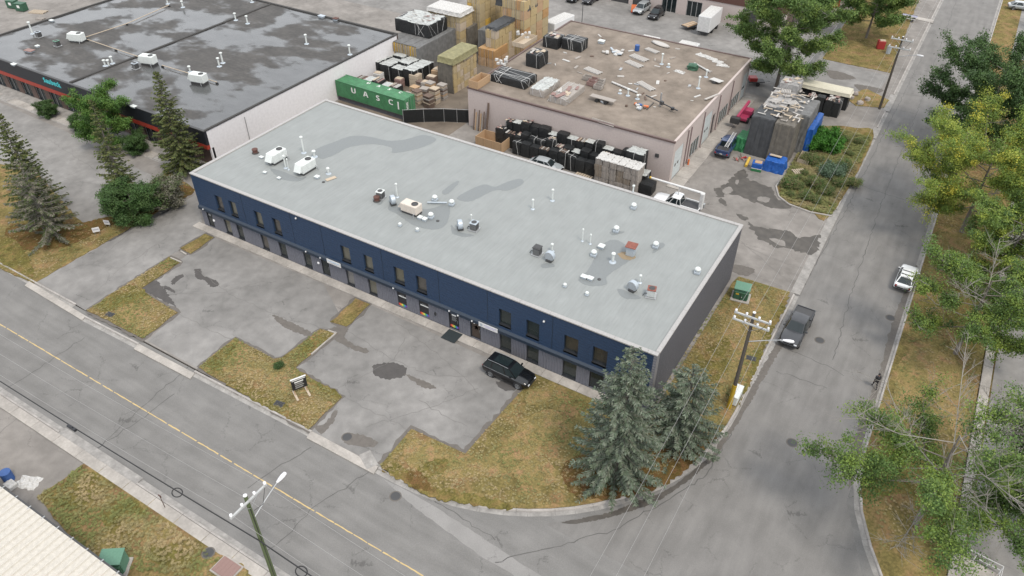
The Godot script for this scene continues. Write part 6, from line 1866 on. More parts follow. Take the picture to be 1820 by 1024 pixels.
	open_crate("low open pallet box beside the draped stack and weedy plot", -13.4, -12.0, -97.6, -95.2, 0.1, 0.75, M.wood_pale, "")
	# black loads behind it under a long white cover
	rng.seed = 71
	for i in 8:
		wrapped("black plastic-wrapped load in the group behind the large draped stack", "black loads behind the large draped stack", -20.6 + 1.3 * (i % 6), -19.4 + 1.3 * (i % 6), -112.4 - 1.3 * (i / 6), -111.2 - 1.3 * (i / 6), 0.1, rng.randf_range(2.0, 2.9), 1300 + i, "slats" if i % 2 else "none", 0)
	wrapped("black load pair at the street end of the group behind the draped stack", "", -13.9, -11.9, -113.8, -111.4, 0.1, 2.3, 1320, "boards", 1)
	tarp("long cream cover over the goods behind the large draped stack", -19.6, -11.4, -116.8, -114.4, 2.25, 2.75, mat("cream_cover", C(0.58, 0.55, 0.45), 0.8, "grain", 2.0), 91, 0.06)
	for i in 6:
		wrapped("black load under the long cream cover behind the draped stack", "black loads under the cream cover", -19.5 + 1.36 * i, -18.2 + 1.36 * i, -116.6, -114.5, 0.1, 2.2, 1400 + i, "none", 0)
	# scraps left about on the gravel roof
	for i in 42:
		rng.seed = 2000 + i
		var sp := MB.new().box(Vector3(0, 0.06, 0), Vector3(rng.randf_range(0.25, 1.3), rng.randf_range(0.05, 0.18), rng.randf_range(0.12, 0.45)))
		single("roof_scrap", sp, [M.pallet, M.wood_grey, M.white_sheet, M.steel, M.wood_dark][i % 5], "small scrap left lying on the gravel roof", "scrap", "scraps on the gravel roof", Vector3(rng.randf_range(-53, -28), 5.84, rng.randf_range(-110, -86)), rng.randf_range(0, 180))
	# magenta boom lift
	t = thing("boom_lift", "magenta boom lift parked along the workshop wall", "lift", Vector3(-23.38, 0.1, -103.95), 0)
	part("chassis", MB.new().cbox(Vector3(0, 0.55, 0), Vector3(1.5, 0.45, 2.8), 0.06), M.magenta, t)
	part("turret", MB.new().cbox(Vector3(0.2, 1.1, -0.6), Vector3(1.5, 0.7, 1.2), 0.08), M.magenta, t)
	part("boom", MB.new().box(Vector3(-0.2, 1.75, 0.6), Vector3(0.34, 0.36, 5.2), Basis(Vector3.RIGHT, 0.06)), M.magenta, t)
	part("basket", MB.new().cbox(Vector3(-0.4, 1.2, 3.4), Vector3(1.3, 0.9, 0.7), 0.05), M.dark_steel, t)
	for i in 4:
		var w := part("wheel", MB.new().lathe(Vector3(-0.9 if i % 2 else 0.65, 0.4, -1.0 if i < 2 else 1.0), [[0.0, 0.0], [0.38, 0.0], [0.4, 0.06], [0.4, 0.22], [0.38, 0.28], [0.0, 0.28]], 16, Basis(Vector3.FORWARD, PI / 2)), M.tyre, t)
		w.rotation.z = 0.0
	# red trailer beyond the lift
	t = thing("utility_trailer", "red utility trailer at the far corner of the workshop", "trailer", Vector3(-25.68, 0.1, -116.76), 30)
	part("deck", MB.new().cbox(Vector3(0, 0.6, 0), Vector3(2.6, 0.15, 1.4), 0.02), M.dark_steel, t)
	part("body", MB.new().cbox(Vector3(-0.5, 0.95, 0), Vector3(1.2, 0.6, 1.2), 0.05), M.red, t)
	for s in [-1, 1]:
		part("wheel", MB.new().lathe(Vector3(0.2, 0.32, s * 0.75 - 0.1), [[0.0, 0.0], [0.32, 0.0], [0.32, 0.2], [0.0, 0.2]], 14, Basis(Vector3.RIGHT, PI / 2)), M.tyre, t)
	part("tow_bar", MB.new().tube([Vector3(1.3, 0.6, 0), Vector3(2.3, 0.5, 0)], 0.05, 0.05, 6), M.steel, t)


func insulator(mb: MB, at: Vector3) -> void:
	mb.lathe(at, [[0.035, 0.0], [0.035, 0.06], [0.09, 0.07], [0.1, 0.12], [0.06, 0.15], [0.09, 0.17], [0.09, 0.22], [0.0, 0.27]], 10)


# a wooden pole with one or two cross-arms and a street lamp on a bracket
func utility_pole(label: String, at: Vector3, high: float, arms: Array, along: float, lamp: Vector3, lamp_root: float, wood: Material, guard := false) -> void:
	var t := thing("utility_pole", label, "utility pole", at, 0, "utility poles with street lamps")
	part("pole", MB.new().tube([Vector3.ZERO, Vector3(0.02, high * 0.5, 0.01), Vector3(0, high, 0)], 0.19, 0.12, 12), wood, t)
	part("pole_cap", MB.new().lathe(Vector3(0, high, 0), [[0.13, 0.0], [0.13, 0.05], [0.0, 0.1]], 10), M.porcelain, t)
	var B := Basis(Vector3.UP, deg_to_rad(along))
	for y in arms:
		var a := part("cross_arm", MB.new().cbox(Vector3(0, y, 0) + B * Vector3(0, 0, 0.19), Vector3(2.95, 0.16, 0.13), 0.02, B), M.arm_white, t)
		var ins := MB.new()
		for k in [-1.36, -0.5, 0.5, 1.36]:
			insulator(ins, Vector3(0, y + 0.08, 0) + B * Vector3(k, 0, 0.19))
		part("insulator", ins, M.porcelain, a)
		var br := MB.new()
		for s in [-1, 1]:
			br.tube([Vector3(0, y - 0.7, 0) + B * Vector3(0.05 * s, 0, 0.17), Vector3(0, y - 0.08, 0) + B * Vector3(0.75 * s, 0, 0.17)], 0.02, 0.02, 5)
		part("brace", br, M.steel, a)
	var l := MB.new().tube([Vector3(0, lamp_root, 0), Vector3(lamp.x * 0.5, lerpf(lamp_root, lamp.y, 0.62), lamp.z * 0.5), Vector3(lamp.x * 0.88, lamp.y, lamp.z * 0.88)], 0.045, 0.035, 8)
	var arm := part("lamp_arm", l, M.steel, t)
	var dir := Vector3(lamp.x, 0, lamp.z).normalized()
	var H := Basis(dir, Vector3.UP, dir.cross(Vector3.UP))
	var head := part("lamp_head", MB.new().lathe(lamp - dir * 0.45, [[0.0, 0.0], [0.08, 0.02], [0.14, 0.3], [0.17, 0.6], [0.14, 0.85], [0.0, 0.95]], 12, Basis(H.y * 0.7, dir, H.z)), M.porcelain, arm)
	part("lens", MB.new().lathe(lamp + dir * 0.15 - Vector3(0, 0.13, 0), [[0.13, 0.0], [0.11, -0.06], [0.0, -0.08]], 10), M.glass, head)
	part("riser_cable", MB.new().tube([Vector3(0.17, 0.3, 0.06), Vector3(0.14, high * 0.6, 0.05), Vector3(0.12, high - 1.0, 0.04)], 0.03, 0.03, 6), M.cable, t)
	part("jumper", MB.new().tube([Vector3(0, high - 0.4, 0) + B * Vector3(1.2, 0, 0.3), Vector3(0, high - 1.4, 0) + B * Vector3(0.7, 0, 0.4), Vector3(0, high - 1.5, 0) + B * Vector3(0.1, 0, 0.2)], 0.018, 0.018, 5), M.cable, t)
	if guard:
		part("guard_sleeve", MB.new().tube([Vector3(0.0, 0.0, 0.03), Vector3(0.01, 2.9, 0.03)], 0.21, 0.2, 12), M.yellow_guard, t)


func wire(label: String, a: Vector3, b: Vector3, sag: float, r: float, m: Material, group: String) -> void:
	var p := []
	for i in 15:
		var u := i / 14.0
		p.append(a.lerp(b, u) - Vector3(0, sag * 4 * u * (1 - u), 0))
	single("overhead_wire", MB.new().tube(p, r, r, 5, false), m, label, "wire", group)


func transformer(label: String, at: Vector3, turn: float) -> void:
	var t := thing("transformer_box", label, "transformer", at, turn, "green transformer boxes")
	part("pad", MB.new().cbox(Vector3(0, 0.06, 0), Vector3(1.9, 0.14, 1.7), 0.03), M.concrete, t)
	part("cabinet", MB.new().cbox(Vector3(0, 0.75, -0.15), Vector3(1.5, 1.25, 1.1), 0.04), M.box_green, t)
	var f := part("front", MB.new().cbox(Vector3(0, 0.62, 0.5), Vector3(1.4, 0.95, 0.25), 0.04), M.box_green_dark, t)
	part("lid", MB.new().cbox(Vector3(0, 1.42, -0.1), Vector3(1.62, 0.1, 1.3), 0.03, Basis(Vector3.RIGHT, 0.08)), M.box_green, t)
	part("hinge", MB.new().span(-0.02, 0.02, 0.2, 1.05, 0.63, 0.65), M.black, f)
	part("padlock", MB.new().cbox(Vector3(0.12, 0.55, 0.65), Vector3(0.1, 0.14, 0.05), 0.02), M.steel, f)
	part("notice", MB.new().span(-0.5, -0.2, 0.75, 0.95, 0.626, 0.632), M.amber, f)


func street_furniture() -> void:
	utility_pole("weathered utility pole with yellow guard beside the parked dark pickup", Vector3(-6.95, 0.1, -48.6), 11.0, [10.6, 9.9], 0, Vector3(2.95, 8.7, -0.9), 7.9, M.pole_wood, true)
	utility_pole("mossy green-brown utility pole with lamp arm over the wide street", Vector3(-28.2, 0.1, -15.5), 11.1, [10.7], 90, Vector3(-0.3, 9.4, -2.9), 8.7, M.pole_green)
	utility_pole("far utility pole with two cross-arms on the dry strip", Vector3(-7.2, 0.1, -117.9), 10.9, [10.5, 9.3], 0, Vector3(2.9, 8.9, 0.3), 8.0, M.pole_wood)
	for i in 3:
		var x: float = [-8.3, -7.0, -5.6][i]
		var pos: String = ["nearest the warehouse", "in the middle", "nearest the kerb"][i]
		wire("overhead wire between the side-street poles, %s" % pos, Vector3(x, 10.75, -117.9), Vector3(x, 10.85, -48.5), 1.5, 0.011, M.wire, "overhead wires along the side street")
		wire("overhead wire running on past the corner spruces, %s" % pos, Vector3(x, 10.85, -48.5), Vector3(x, 10.8, 6), 1.6, 0.011, M.wire, "overhead wires past the corner")
		wire("overhead wire beyond the farthest pole, %s" % pos, Vector3(x, 10.75, -117.9), Vector3(x, 10.75, -190), 1.5, 0.011, M.wire, "overhead wires at the far end of the side street")
		var z: float = [-14.2, -15.5, -16.8][i]
		var pz: String = ["nearest the south lawn", "in the middle", "over the traffic lane"][i]
		wire("overhead wire above the wide street west of its pole, %s" % pz, Vector3(-28.2, 10.95, z), Vector3(-92, 10.9, z), 1.2, 0.011, M.wire, "overhead wires above the wide street")
		wire("overhead wire above the wide street east of its pole, %s" % pz, Vector3(-28.2, 10.95, z), Vector3(22, 10.9, z), 1.2, 0.011, M.wire, "overhead wires above the wide street, east")
	wire("thick black cable strung low along the wide street", Vector3(-28.1, 6.9, -15.25), Vector3(-92, 6.9, -15.0), 0.9, 0.045, M.cable, "")
	wire("thick black cable going on east of the mossy pole", Vector3(-28.1, 6.9, -15.25), Vector3(22, 6.9, -15.3), 0.9, 0.045, M.cable, "")
	var t := thing("cable_splice", "black splice case on the low cable over the wide street", "splice case", Vector3(-47.4, 6.2, -15.05), 0)
	part("case", MB.new().tube([Vector3(-0.45, 0, 0), Vector3(0.45, 0, 0)], 0.13, 0.13, 8), M.black, t)
	part("clamp", MB.new().box(Vector3(0, 0.14, 0), Vector3(0.3, 0.1, 0.1)), M.black, t)
	for q in [["snowshoe coil of cable hanging above the south kerb", Vector3(-35.9, 6.35, -15.2)], ["snowshoe coil of cable right of the mossy pole", Vector3(-24.4, 6.5, -15.2)]]:
		var p := []
		for i in 17:
			p.append(Vector3(cos(TAU * i / 16) * 0.42, -0.06 * sin(TAU * i / 16), sin(TAU * i / 16) * 0.3))
		single("cable_coil", MB.new().tube(p, 0.04, 0.04, 6, false), M.cable, q[0], "cable coil", "cable coils on the low cable", q[1])
	transformer("green transformer box on the lawn behind the dark end wall", Vector3(-10.88, 0.15, -63.89), 8)
	transformer("green transformer box beside the cream metal roof", Vector3(-39.38, 0.15, -10.67), 35)
	t = thing("pedestal_cabinet", "long pale grey utility cabinet beside the yellow pole guard", "cabinet", Vector3(-6.83, 0.15, -49.83), -90)
	part("cabinet", MB.new().cbox(Vector3(0, 0.5, 0), Vector3(1.75, 0.95, 0.75), 0.05), M.unit_white, t)
	part("lid", MB.new().cbox(Vector3(0, 1.0, 0), Vector3(1.8, 0.1, 0.8), 0.03), M.unit_white, t)
	part("foot", MB.new().box(Vector3(0, 0.03, 0), Vector3(1.6, 0.08, 0.66)), M.galvanised, t)
	for q in [["dark valve cover in the lawn by the parked pickup", Vector3(-7.17, 0.17, -55.63)], ["dark valve cover in the strip lawn west", Vector3(-64, 0.17, -28.23)], ["dark valve cover in front of the black notice board", Vector3(-40.89, 0.17, -28.3)]]:
		t = thing("valve_cover", q[0], "cover", q[1], 10, "dark covers set in the lawns")
		part("plate", MB.new().cbox(Vector3(0, 0.02, 0), Vector3(0.75, 0.06, 0.45), 0.01), M.black, t)
		part("rim", MB.new().box(Vector3(0, 0.0, 0), Vector3(0.9, 0.05, 0.6)), M.dark_steel, t)
	for q in [["round manhole on the main street at the corner", Vector3(-26.26, 0, -26.08)], ["round manhole in the front driveway", Vector3(-33.35, 0.11, -28.59)], ["round manhole in the near lane of the side street", Vector3(-1.12, 0.01, -47.65)], ["round manhole in the middle of the side street", Vector3(3, 0.01, -68.85)], ["round manhole on the south lawn", Vector3(-34.79, 0.16, -14.98)], ["small round cover by the side street kerb", Vector3(-2.27, 0.01, -61.74)]]:
		t = thing("manhole", q[0], "manhole", q[1], 0, "manhole covers")
		part("ring", MB.new().lathe(Vector3.ZERO, [[0.5, 0.0], [0.48, 0.01], [0.4, 0.01], [0.4, 0.004]], 20), M.crumbled, t)
		part("cover", MB.new().lathe(Vector3.ZERO, [[0.4, 0.004], [0.38, 0.012], [0.0, 0.012]], 20), M.dark_steel, t)
	t = thing("notice_board", "black notice board on two timber feet on the middle lawn", "sign", Vector3(-40.06, 0.16, -30.24), 62)
	part("board", MB.new().cbox(Vector3(0, 1.35, 0), Vector3(1.35, 1.25, 0.1), 0.015), M.black, t)
	part("header", MB.new().cbox(Vector3(0, 2.0, 0), Vector3(1.4, 0.08, 0.14), 0.01), M.white, t)
	for i in 4:
		part("print", MB.new().span(-0.4, 0.4 - 0.1 * (i % 2), 1.55 - 0.22 * i, 1.68 - 0.22 * i, 0.05, 0.056), M.steel if i else M.letter_white, t)
	part("print", MB.new().span(-0.6, 0.6, 1.82, 1.9, 0.05, 0.056), M.letter_white, t)
	for s in [-1, 1]:
		part("post", MB.new().box(Vector3(s * 0.55, 0.4, -0.03), Vector3(0.08, 0.8, 0.08)), M.wood_tan, t)
		part("foot", MB.new().cbox(Vector3(s * 0.55, 0.06, 0.0), Vector3(0.2, 0.12, 1.4), 0.02), M.wood_pale, t)
	for q in [["small white lawn sign beside the shrub, left one", Vector3(-77.23, 0.14, -36.41), 55], ["small white lawn sign beside the shrub, right one", Vector3(-77.48, 0.14, -37.99), 20]]:
		t = thing("lawn_sign", q[0], "sign", q[1], q[2], "white lawn signs by the shrub")
		part("panel", MB.new().cbox(Vector3(0, 0.75, 0), Vector3(0.75, 0.6, 0.03), 0.008), M.white, t)
		part("print", MB.new().span(-0.28, 0.28, 0.7, 0.86, 0.015, 0.02), mat("grey_print", C(0.3, 0.3, 0.34), 0.8) if not M.has("grey_print") else M.grey_print, t)
		for s in [-1, 1]:
			part("stake", MB.new().tube([Vector3(s * 0.25, 0, 0), Vector3(s * 0.25, 0.5, 0)], 0.012, 0.012, 5), M.steel, t)
	single("door_mat", MB.new().cbox(Vector3(0, 0.015, 0), Vector3(1.6, 0.03, 1.45), 0.008), M.mat_rubber, "dark rubber mat on the walk before the poster door", "mat", "", Vector3(-32.95, 0.2, -43.45), 0)
	t = thing("valve_chamber", "brown brick-topped chamber with pale rim on the south lawn", "chamber", Vector3(-32.64, 0.15, -14.77), 0)
	part("rim", MB.new().cbox(Vector3(0, 0.06, 0), Vector3(1.9, 0.14, 1.5), 0.02), M.concrete, t)
	for i in 5:
		part("plank", MB.new().box(Vector3(-0.68 + 0.34 * i, 0.15, 0), Vector3(0.33, 0.05, 1.24)), M.terracotta, t)
	t = thing("marker_post", "thin brown marker post on the south lawn's edge", "post", Vector3(-40.7, 0.15, -15.95), 0)
	part("post", MB.new().tube([Vector3(0, 0, 0), Vector3(0.02, 1.5, 0)], 0.03, 0.03, 6), M.wood_dark, t)
	part("plate", MB.new().box(Vector3(0.02, 1.45, 0), Vector3(0.3, 0.2, 0.04)), M.brown_cap, t)
	t = thing("parking_block", "pale concrete wheel stop at the foot of the front driveway", "wheel stop", Vector3(-30.3, 0.1, -27.69), -28)
	part("block", MB.new().cbox(Vector3(0, 0.0, 0), Vector3(1.7, 0.04, 1.0), 0.015), M.gutter, t)
	part("pin", MB.new().lathe(Vector3(0.6, 0.018, 0), [[0.03, 0.0], [0.03, 0.02], [0.0, 0.02]], 8), M.steel, t)
	# chain link fence beside the tall tree
	t = thing("mesh_fence", "grey chain-link fence along the far lot beside the tall tree", "fence", Vector3(-19.8, 0.1, -118))
	for i in 15:
		part("post", MB.new().tube([Vector3(0, 0, -3.0 * i), Vector3(0, 2.1, -3.0 * i)], 0.045, 0.045, 6), M.steel, t)
		if i < 14:
			part("rail", MB.new().tube([Vector3(0, 2.05, -3.0 * i), Vector3(0, 2.05, -3.0 * (i + 1))], 0.03, 0.03, 6), M.steel, t)
			var ms := MB.new()
			for k in 26:
				var z0 := -3.0 * i - 3.0 * k / 26
				ms.box(Vector3(0, 1.05, z0), Vector3(0.012, 2.25, 0.03), Basis(Vector3.RIGHT, 0.5 if k % 2 else -0.5))
			part("mesh_panel", ms, M.steel, t)
	# things on the far lawn
	t = thing("fire_box", "dark red box with pale top on the far lawn", "box", Vector3(-11.73, 0.15, -142.75), 20)
	part("body", MB.new().cbox(Vector3(0, 0.7, 0), Vector3(1.2, 1.4, 1.1), 0.05), M.red, t)
	part("top", MB.new().box(Vector3(0.1, 1.43, 0), Vector3(0.9, 0.08, 0.8)), M.wood_pale, t)
	t = thing("bin", "grey litter bin on the far lawn beside the pole", "bin", Vector3(-10.14, 0.15, -141.07), 0)
	part("drum", MB.new().lathe(Vector3.ZERO, [[0.36, 0.0], [0.4, 1.2], [0.36, 1.2], [0.34, 1.0]], 14), M.galvanised, t)
	part("rim", MB.new().lathe(Vector3(0, 1.2, 0), [[0.42, -0.05], [0.42, 0.03], [0.36, 0.03]], 14), M.steel, t)
	t = thing("picnic_table", "blue and white picnic table on the far dry lawn", "table", Vector3(-9.88, 0.15, -160.51), -8)
	for i in 4:
		part("plank", MB.new().box(Vector3(0, 0.75, -0.36 + 0.24 * i), Vector3(2.6, 0.05, 0.2)), M.white_sheet if i % 2 else mat("bench_blue", C(0.10, 0.11, 0.28), 0.7), t)
	for s in [-1, 1]:
		part("bench", MB.new().box(Vector3(0, 0.45, s * 0.85), Vector3(2.6, 0.05, 0.3)), M.white_sheet, t)
		part("leg_frame", MB.new().box(Vector3(s * 0.9, 0.37, 0), Vector3(0.08, 0.74, 1.9)), M.dark_steel, t)
	struct("path", MB.new().slab(V2([-10.11, -163.23, -5.77, -162.71, -5.73, -160.98, -10.08, -161.8]), 0.1, 0.17), M.concrete)
	for i in 4:
		single("boulder", lumpy(0.9, 0.5, 0.7, 1500 + i, 0.3, 0.12), M.rock, "pale boulder on the dry strip beside the far pole", "boulder", "boulders on the dry strip", [Vector3(-11.64, 0.16, -119.25), Vector3(-10.05, 0.16, -117.93), Vector3(-9.31, 0.16, -119.99), Vector3(-11.35, 0.16, -121.07)][i], i * 40)
	t = thing("planter_box", "small pink-topped planter table in the weedy plot", "planter", Vector3(-11.88, 0.16, -104.01), -12)
	part("top", MB.new().cbox(Vector3(0, 0.8, 0), Vector3(1.7, 0.1, 0.9), 0.02), M.terracotta, t)
	for i in 4:
		part("leg", MB.new().box(Vector3(-0.7 + 1.4 * (i % 2), 0.4, -0.35 + 0.7 * (i / 2)), Vector3(0.08, 0.8, 0.08)), M.wood_grey, t)
	t = thing("handrail", "white metal ramp railing at the path's near end", "railing", Vector3(13.5, 0.15, -43.3), -6)
	for i in 4:
		part("post", MB.new().tube([Vector3(-1.3 + 0.85 * i, 0, 0), Vector3(-1.3 + 0.85 * i, 1.0, 0)], 0.035, 0.035, 6), M.white, t)
	for y in [0.5, 1.0]:
		part("rail", MB.new().tube([Vector3(-1.3, y, 0), Vector3(1.25, y, 0), Vector3(1.25, y, 1.6)], 0.035, 0.035, 6), M.white, t)
	part("ramp", MB.new().cbox(Vector3(0, 0.1, 0.9), Vector3(2.4, 0.2, 1.6), 0.03), M.concrete, t)
	t = thing("blue_drum", "blue drum and pale box beside the cream metal roof", "drum", Vector3(-53.39, 0.1, -11.26), 0)
	part("drum", MB.new().lathe(Vector3.ZERO, [[0.4, 0.0], [0.42, 0.1], [0.42, 1.0], [0.0, 1.02]], 14), M.cobalt, t)
	part("stand", MB.new().cbox(Vector3(0.75, 0.2, 0.3), Vector3(0.9, 0.4, 0.7), 0.04), M.white_sheet, t)
	single("paper_sheet", rumpled(0.06, 1.8, 1.2, 1600, 0.08), M.white_sheet, "torn pale sheet lying on the south lot", "sheet", "", Vector3(-51.87, 0.1, -11.87), 20)
	t = thing("safety_sign", "leaning orange safety sign at the far garage doors", "sign", Vector3(-55.59, 0.1, -136.99), 20)
	part("panel", MB.new().box(Vector3(0, 0.8, 0), Vector3(1.0, 1.3, 0.06), Basis(Vector3.RIGHT, -0.25)), M.orange, t)
	part("foot", MB.new().box(Vector3(0, 0.1, 0.1), Vector3(0.9, 0.15, 0.5)), M.red, t)
	t = thing("lamp_post", "thin dark lamp post behind the workshop", "post", Vector3(-60.99, 0.1, -125.84), 0)
	part("post", MB.new().tube([Vector3.ZERO, Vector3(0, 4.6, 0)], 0.07, 0.05, 8), M.dark_steel, t)
	part("base", MB.new().cbox(Vector3(0, 0.1, 0), Vector3(0.4, 0.2, 0.4), 0.03), M.concrete, t)


# ---- vehicles ---------------------------------------------------------------------------------------------------------

# body: stations [x, sill y, top y, half width]; cab: [front foot x, front head x, rear head x, rear foot x, belt y, roof y, half width at belt, at roof]; +x is forward
func vehicle(called: String, label: String, cat: String, at: Vector3, turn: float, paint: Material, o: Dictionary) -> Node3D:
	var t := thing(called, label, cat, at, turn, o.get("group", ""))
	var st: Array = o.body
	var mb := MB.new()
	var ring := func(s: Array) -> Array:
		var w: float = s[3]
		var a: float = s[1]
		var b: float = s[2]
		var h := b - a
		return [Vector3(s[0], a, w * 0.9), Vector3(s[0], a + h * 0.18, w), Vector3(s[0], a + h * 0.62, w * 1.0), Vector3(s[0], a + h * 0.9, w * 0.95), Vector3(s[0], b, w * 0.82), Vector3(s[0], b + 0.015, 0.0)]
	for i in st.size() - 1:
		var p: Array = ring.call(st[i])
		var q: Array = ring.call(st[i + 1])
		for k in 5:
			for s in [1.0, -1.0]:
				var f := Vector3(1, 1, s)
				var c: Vector3 = (p[k] + p[k + 1]) * 0.5 - Vector3(p[k].x, (st[i][1] + st[i][2]) / 2 - 0.1, 0)
				mb.quad(p[k] * f, p[k + 1] * f, q[k + 1] * f, q[k] * f, c * f)
		mb.quad(p[0], p[0] * Vector3(1, 1, -1), q[0] * Vector3(1, 1, -1), q[0], Vector3.DOWN)
	for e in [0, st.size() - 1]:
		var p: Array = ring.call(st[e])
		for k in 5:
			mb.quad(p[k], p[k + 1], p[k + 1] * Vector3(1, 1, -1), p[k] * Vector3(1, 1, -1), Vector3(-1 if e == 0 else 1, 0, 0))
	var body := part("body", mb.rounded(), paint, t)
	var c: Array = o.cab
	var cab := MB.new()
	var lo := []
	var hi := []
	for s in [1.0, -1.0]:
		lo.append([Vector3(c[0], c[4], s * c[6] * 0.9), Vector3(lerpf(c[0], c[3], 0.28), c[4], s * c[6]), Vector3(lerpf(c[0], c[3], 0.75), c[4], s * c[6]), Vector3(c[3], c[4], s * c[6] * 0.92)])
		hi.append([Vector3(c[1], c[5] - 0.03, s * c[7] * 0.92), Vector3(lerpf(c[1], c[2], 0.28), c[5], s * c[7]), Vector3(lerpf(c[1], c[2], 0.75), c[5], s * c[7]), Vector3(c[2], c[5] - 0.04, s * c[7] * 0.94)])
	for s in 2:
		for k in 3:
			cab.quad(lo[s][k], lo[s][k + 1], hi[s][k + 1], hi[s][k], Vector3(0, 0.2, 1 - 2 * s))
			var mid: Vector3 = Vector3(0, 0.04, 0)
			cab.quad(hi[s][k], hi[s][k + 1], hi[s][k + 1] * Vector3(1, 1, 0) + mid, hi[s][k] * Vector3(1, 1, 0) + mid, Vector3.UP)
	cab.quad(lo[0][0], lo[1][0], hi[1][0], hi[0][0], Vector3(1, 0.5, 0))
	cab.quad(lo[0][3], lo[1][3], hi[1][3], hi[0][3], Vector3(-1, 0.3, 0))
	cab.quad(hi[0][0], hi[1][0], hi[1][0] * Vector3(1, 1, 0) + Vector3(0, 0.04, 0), hi[0][0] * Vector3(1, 1, 0) + Vector3(0, 0.04, 0), Vector3.UP)
	var cb := part("cabin", cab.rounded(0.6), o.get("roof", paint), t)
	var face := func(a: Vector3, b: Vector3, d: Vector3, e: Vector3, h: Vector3, k: float) -> MB:
		var m := (a + b + d + e) / 4
		var off := h.normalized() * 0.008
		var g := MB.new()
		g.quad(a.lerp(m, k) + off, b.lerp(m, k) + off, d.lerp(m, k) + off, e.lerp(m, k) + off, h)
		return g
	part("windshield", face.call(lo[0][0], lo[1][0], hi[1][0], hi[0][0], (lo[1][0] - lo[0][0]).cross(hi[0][0] - lo[0][0]) * -1.0 if (lo[1][0] - lo[0][0]).cross(hi[0][0] - lo[0][0]).x < 0 else (lo[1][0] - lo[0][0]).cross(hi[0][0] - lo[0][0]), 0.08), M.car_glass, cb)
	var rn: Vector3 = (lo[1][3] - lo[0][3]).cross(hi[0][3] - lo[0][3])
	part("rear_window", face.call(lo[0][3], lo[1][3], hi[1][3], hi[0][3], rn if rn.x < 0 else -rn, 0.14), M.car_glass, cb)
	for s in 2:
		for k in 3:
			var sn: Vector3 = (lo[s][k + 1] - lo[s][k]).cross(hi[s][k] - lo[s][k])
			part("side_window", face.call(lo[s][k], lo[s][k + 1], hi[s][k + 1], hi[s][k], sn if sn.z * (1 - 2 * s) > 0 else -sn, 0.12), M.car_glass, cb)
	var r: float = o.get("wheel", 0.37)
	for wx in o.axles:
		for s in [-1, 1]:
			var zz: float = s * (o.half - 0.12)
			part("wheel_arch", MB.new().lathe(Vector3(wx, r + 0.02, zz - s * 0.02), [[0.0, 0.0], [r + 0.09, 0.0], [r + 0.09, s * 0.145], [0.0, s * 0.145]], 18, Basis(Vector3.RIGHT, PI / 2)), M.black, t)
			var w := part("wheel", MB.new().lathe(Vector3(wx, r, zz), [[0.0, -0.11], [r * 0.9, -0.11], [r, -0.08], [r, 0.08], [r * 0.92, s * 0.14], [r * 0.68, s * 0.145]], 20, Basis(Vector3.RIGHT, PI / 2)), M.tyre, t)
			var sp := MB.new().lathe(Vector3(wx, r, zz + s * 0.13), [[r * 0.68, 0.0], [r * 0.62, s * 0.02], [r * 0.5, -s * 0.02], [0.0, 0.0]], 16, Basis(Vector3.RIGHT, PI / 2))
			for k in 5:
				var a := TAU * k / 5
				sp.box(Vector3(wx + cos(a) * r * 0.34, r + sin(a) * r * 0.34, zz + s * 0.145), Vector3(r * 0.6, 0.06, 0.02), Basis(Vector3.BACK, a))
			part("rim", sp, M.rim, w)
	var f: Array = st[st.size() - 1]
	var b: Array = st[0]
	for s in [-1, 1]:
		part("headlight", MB.new().cbox(Vector3(f[0] - 0.05, lerpf(f[1], f[2], 0.72), s * f[3] * 0.76), Vector3(0.22, 0.16, f[3] * 0.36), 0.04), M.headlamp_glass, t)
		part("tail_light", MB.new().cbox(Vector3(b[0] + 0.03, lerpf(b[1], b[2], 0.72), s * b[3] * 0.84), Vector3(0.12, 0.24, 0.2), 0.03), M.tail_glass, t)
		var mr := part("mirror", MB.new().cbox(Vector3(c[0] - 0.45, c[4] + 0.1, s * (c[6] + 0.13)), Vector3(0.14, 0.18, 0.22), 0.04), paint, t)
		part("mirror_glass", MB.new().box(Vector3(c[0] - 0.525, c[4] + 0.1, s * (c[6] + 0.13)), Vector3(0.01, 0.13, 0.17)), M.car_glass, mr)
		for hx in o.get("doors", [0.3, -0.7]):
			part("door_seam", MB.new().box(Vector3(hx, lerpf(b[1], c[4], 0.55), s * (o.half + 0.001)), Vector3(0.016, (c[4] - b[1]) * 0.7, 0.012)), M.black, t)
	part("grille", MB.new().cbox(Vector3(f[0] + 0.005, lerpf(f[1], f[2], 0.55), 0), Vector3(0.05, 0.28, f[3] * 0.95), 0.02), M.black, t)
	part("front_bumper", MB.new().cbox(Vector3(f[0] - 0.04, f[1] + 0.1, 0), Vector3(0.22, 0.22, f[3] * 1.85), 0.06), o.get("bumper", M.black), t)
	part("rear_bumper", MB.new().cbox(Vector3(b[0] + 0.04, b[1] + 0.12, 0), Vector3(0.22, 0.2, b[3] * 1.85), 0.06), o.get("bumper", M.black), t)
	part("number_plate", MB.new().box(Vector3(b[0] - 0.08, b[1] + 0.3, 0), Vector3(0.02, 0.12, 0.34)), M.white, t)
	if o.has("bed"):
		var d: Array = o.bed
		var bd := part("bed", MB.new().span(d[0], d[1], d[2] + 0.012, d[2] + 0.03, -d[3], d[3]), M.bed_liner if not o.has("cover") else o.cover, t)
		for s in [-1, 1]:
			part("bed_rail", MB.new().cbox(Vector3((d[0] + d[1]) / 2, d[2] + d[4] / 2, s * d[3]), Vector3(d[1] - d[0], d[4], 0.1), 0.02), paint, bd)
		part("tailgate", MB.new().cbox(Vector3(d[0], d[2] + d[4] / 2, 0), Vector3(0.09, d[4], d[3] * 2), 0.02), paint, bd)
	return t


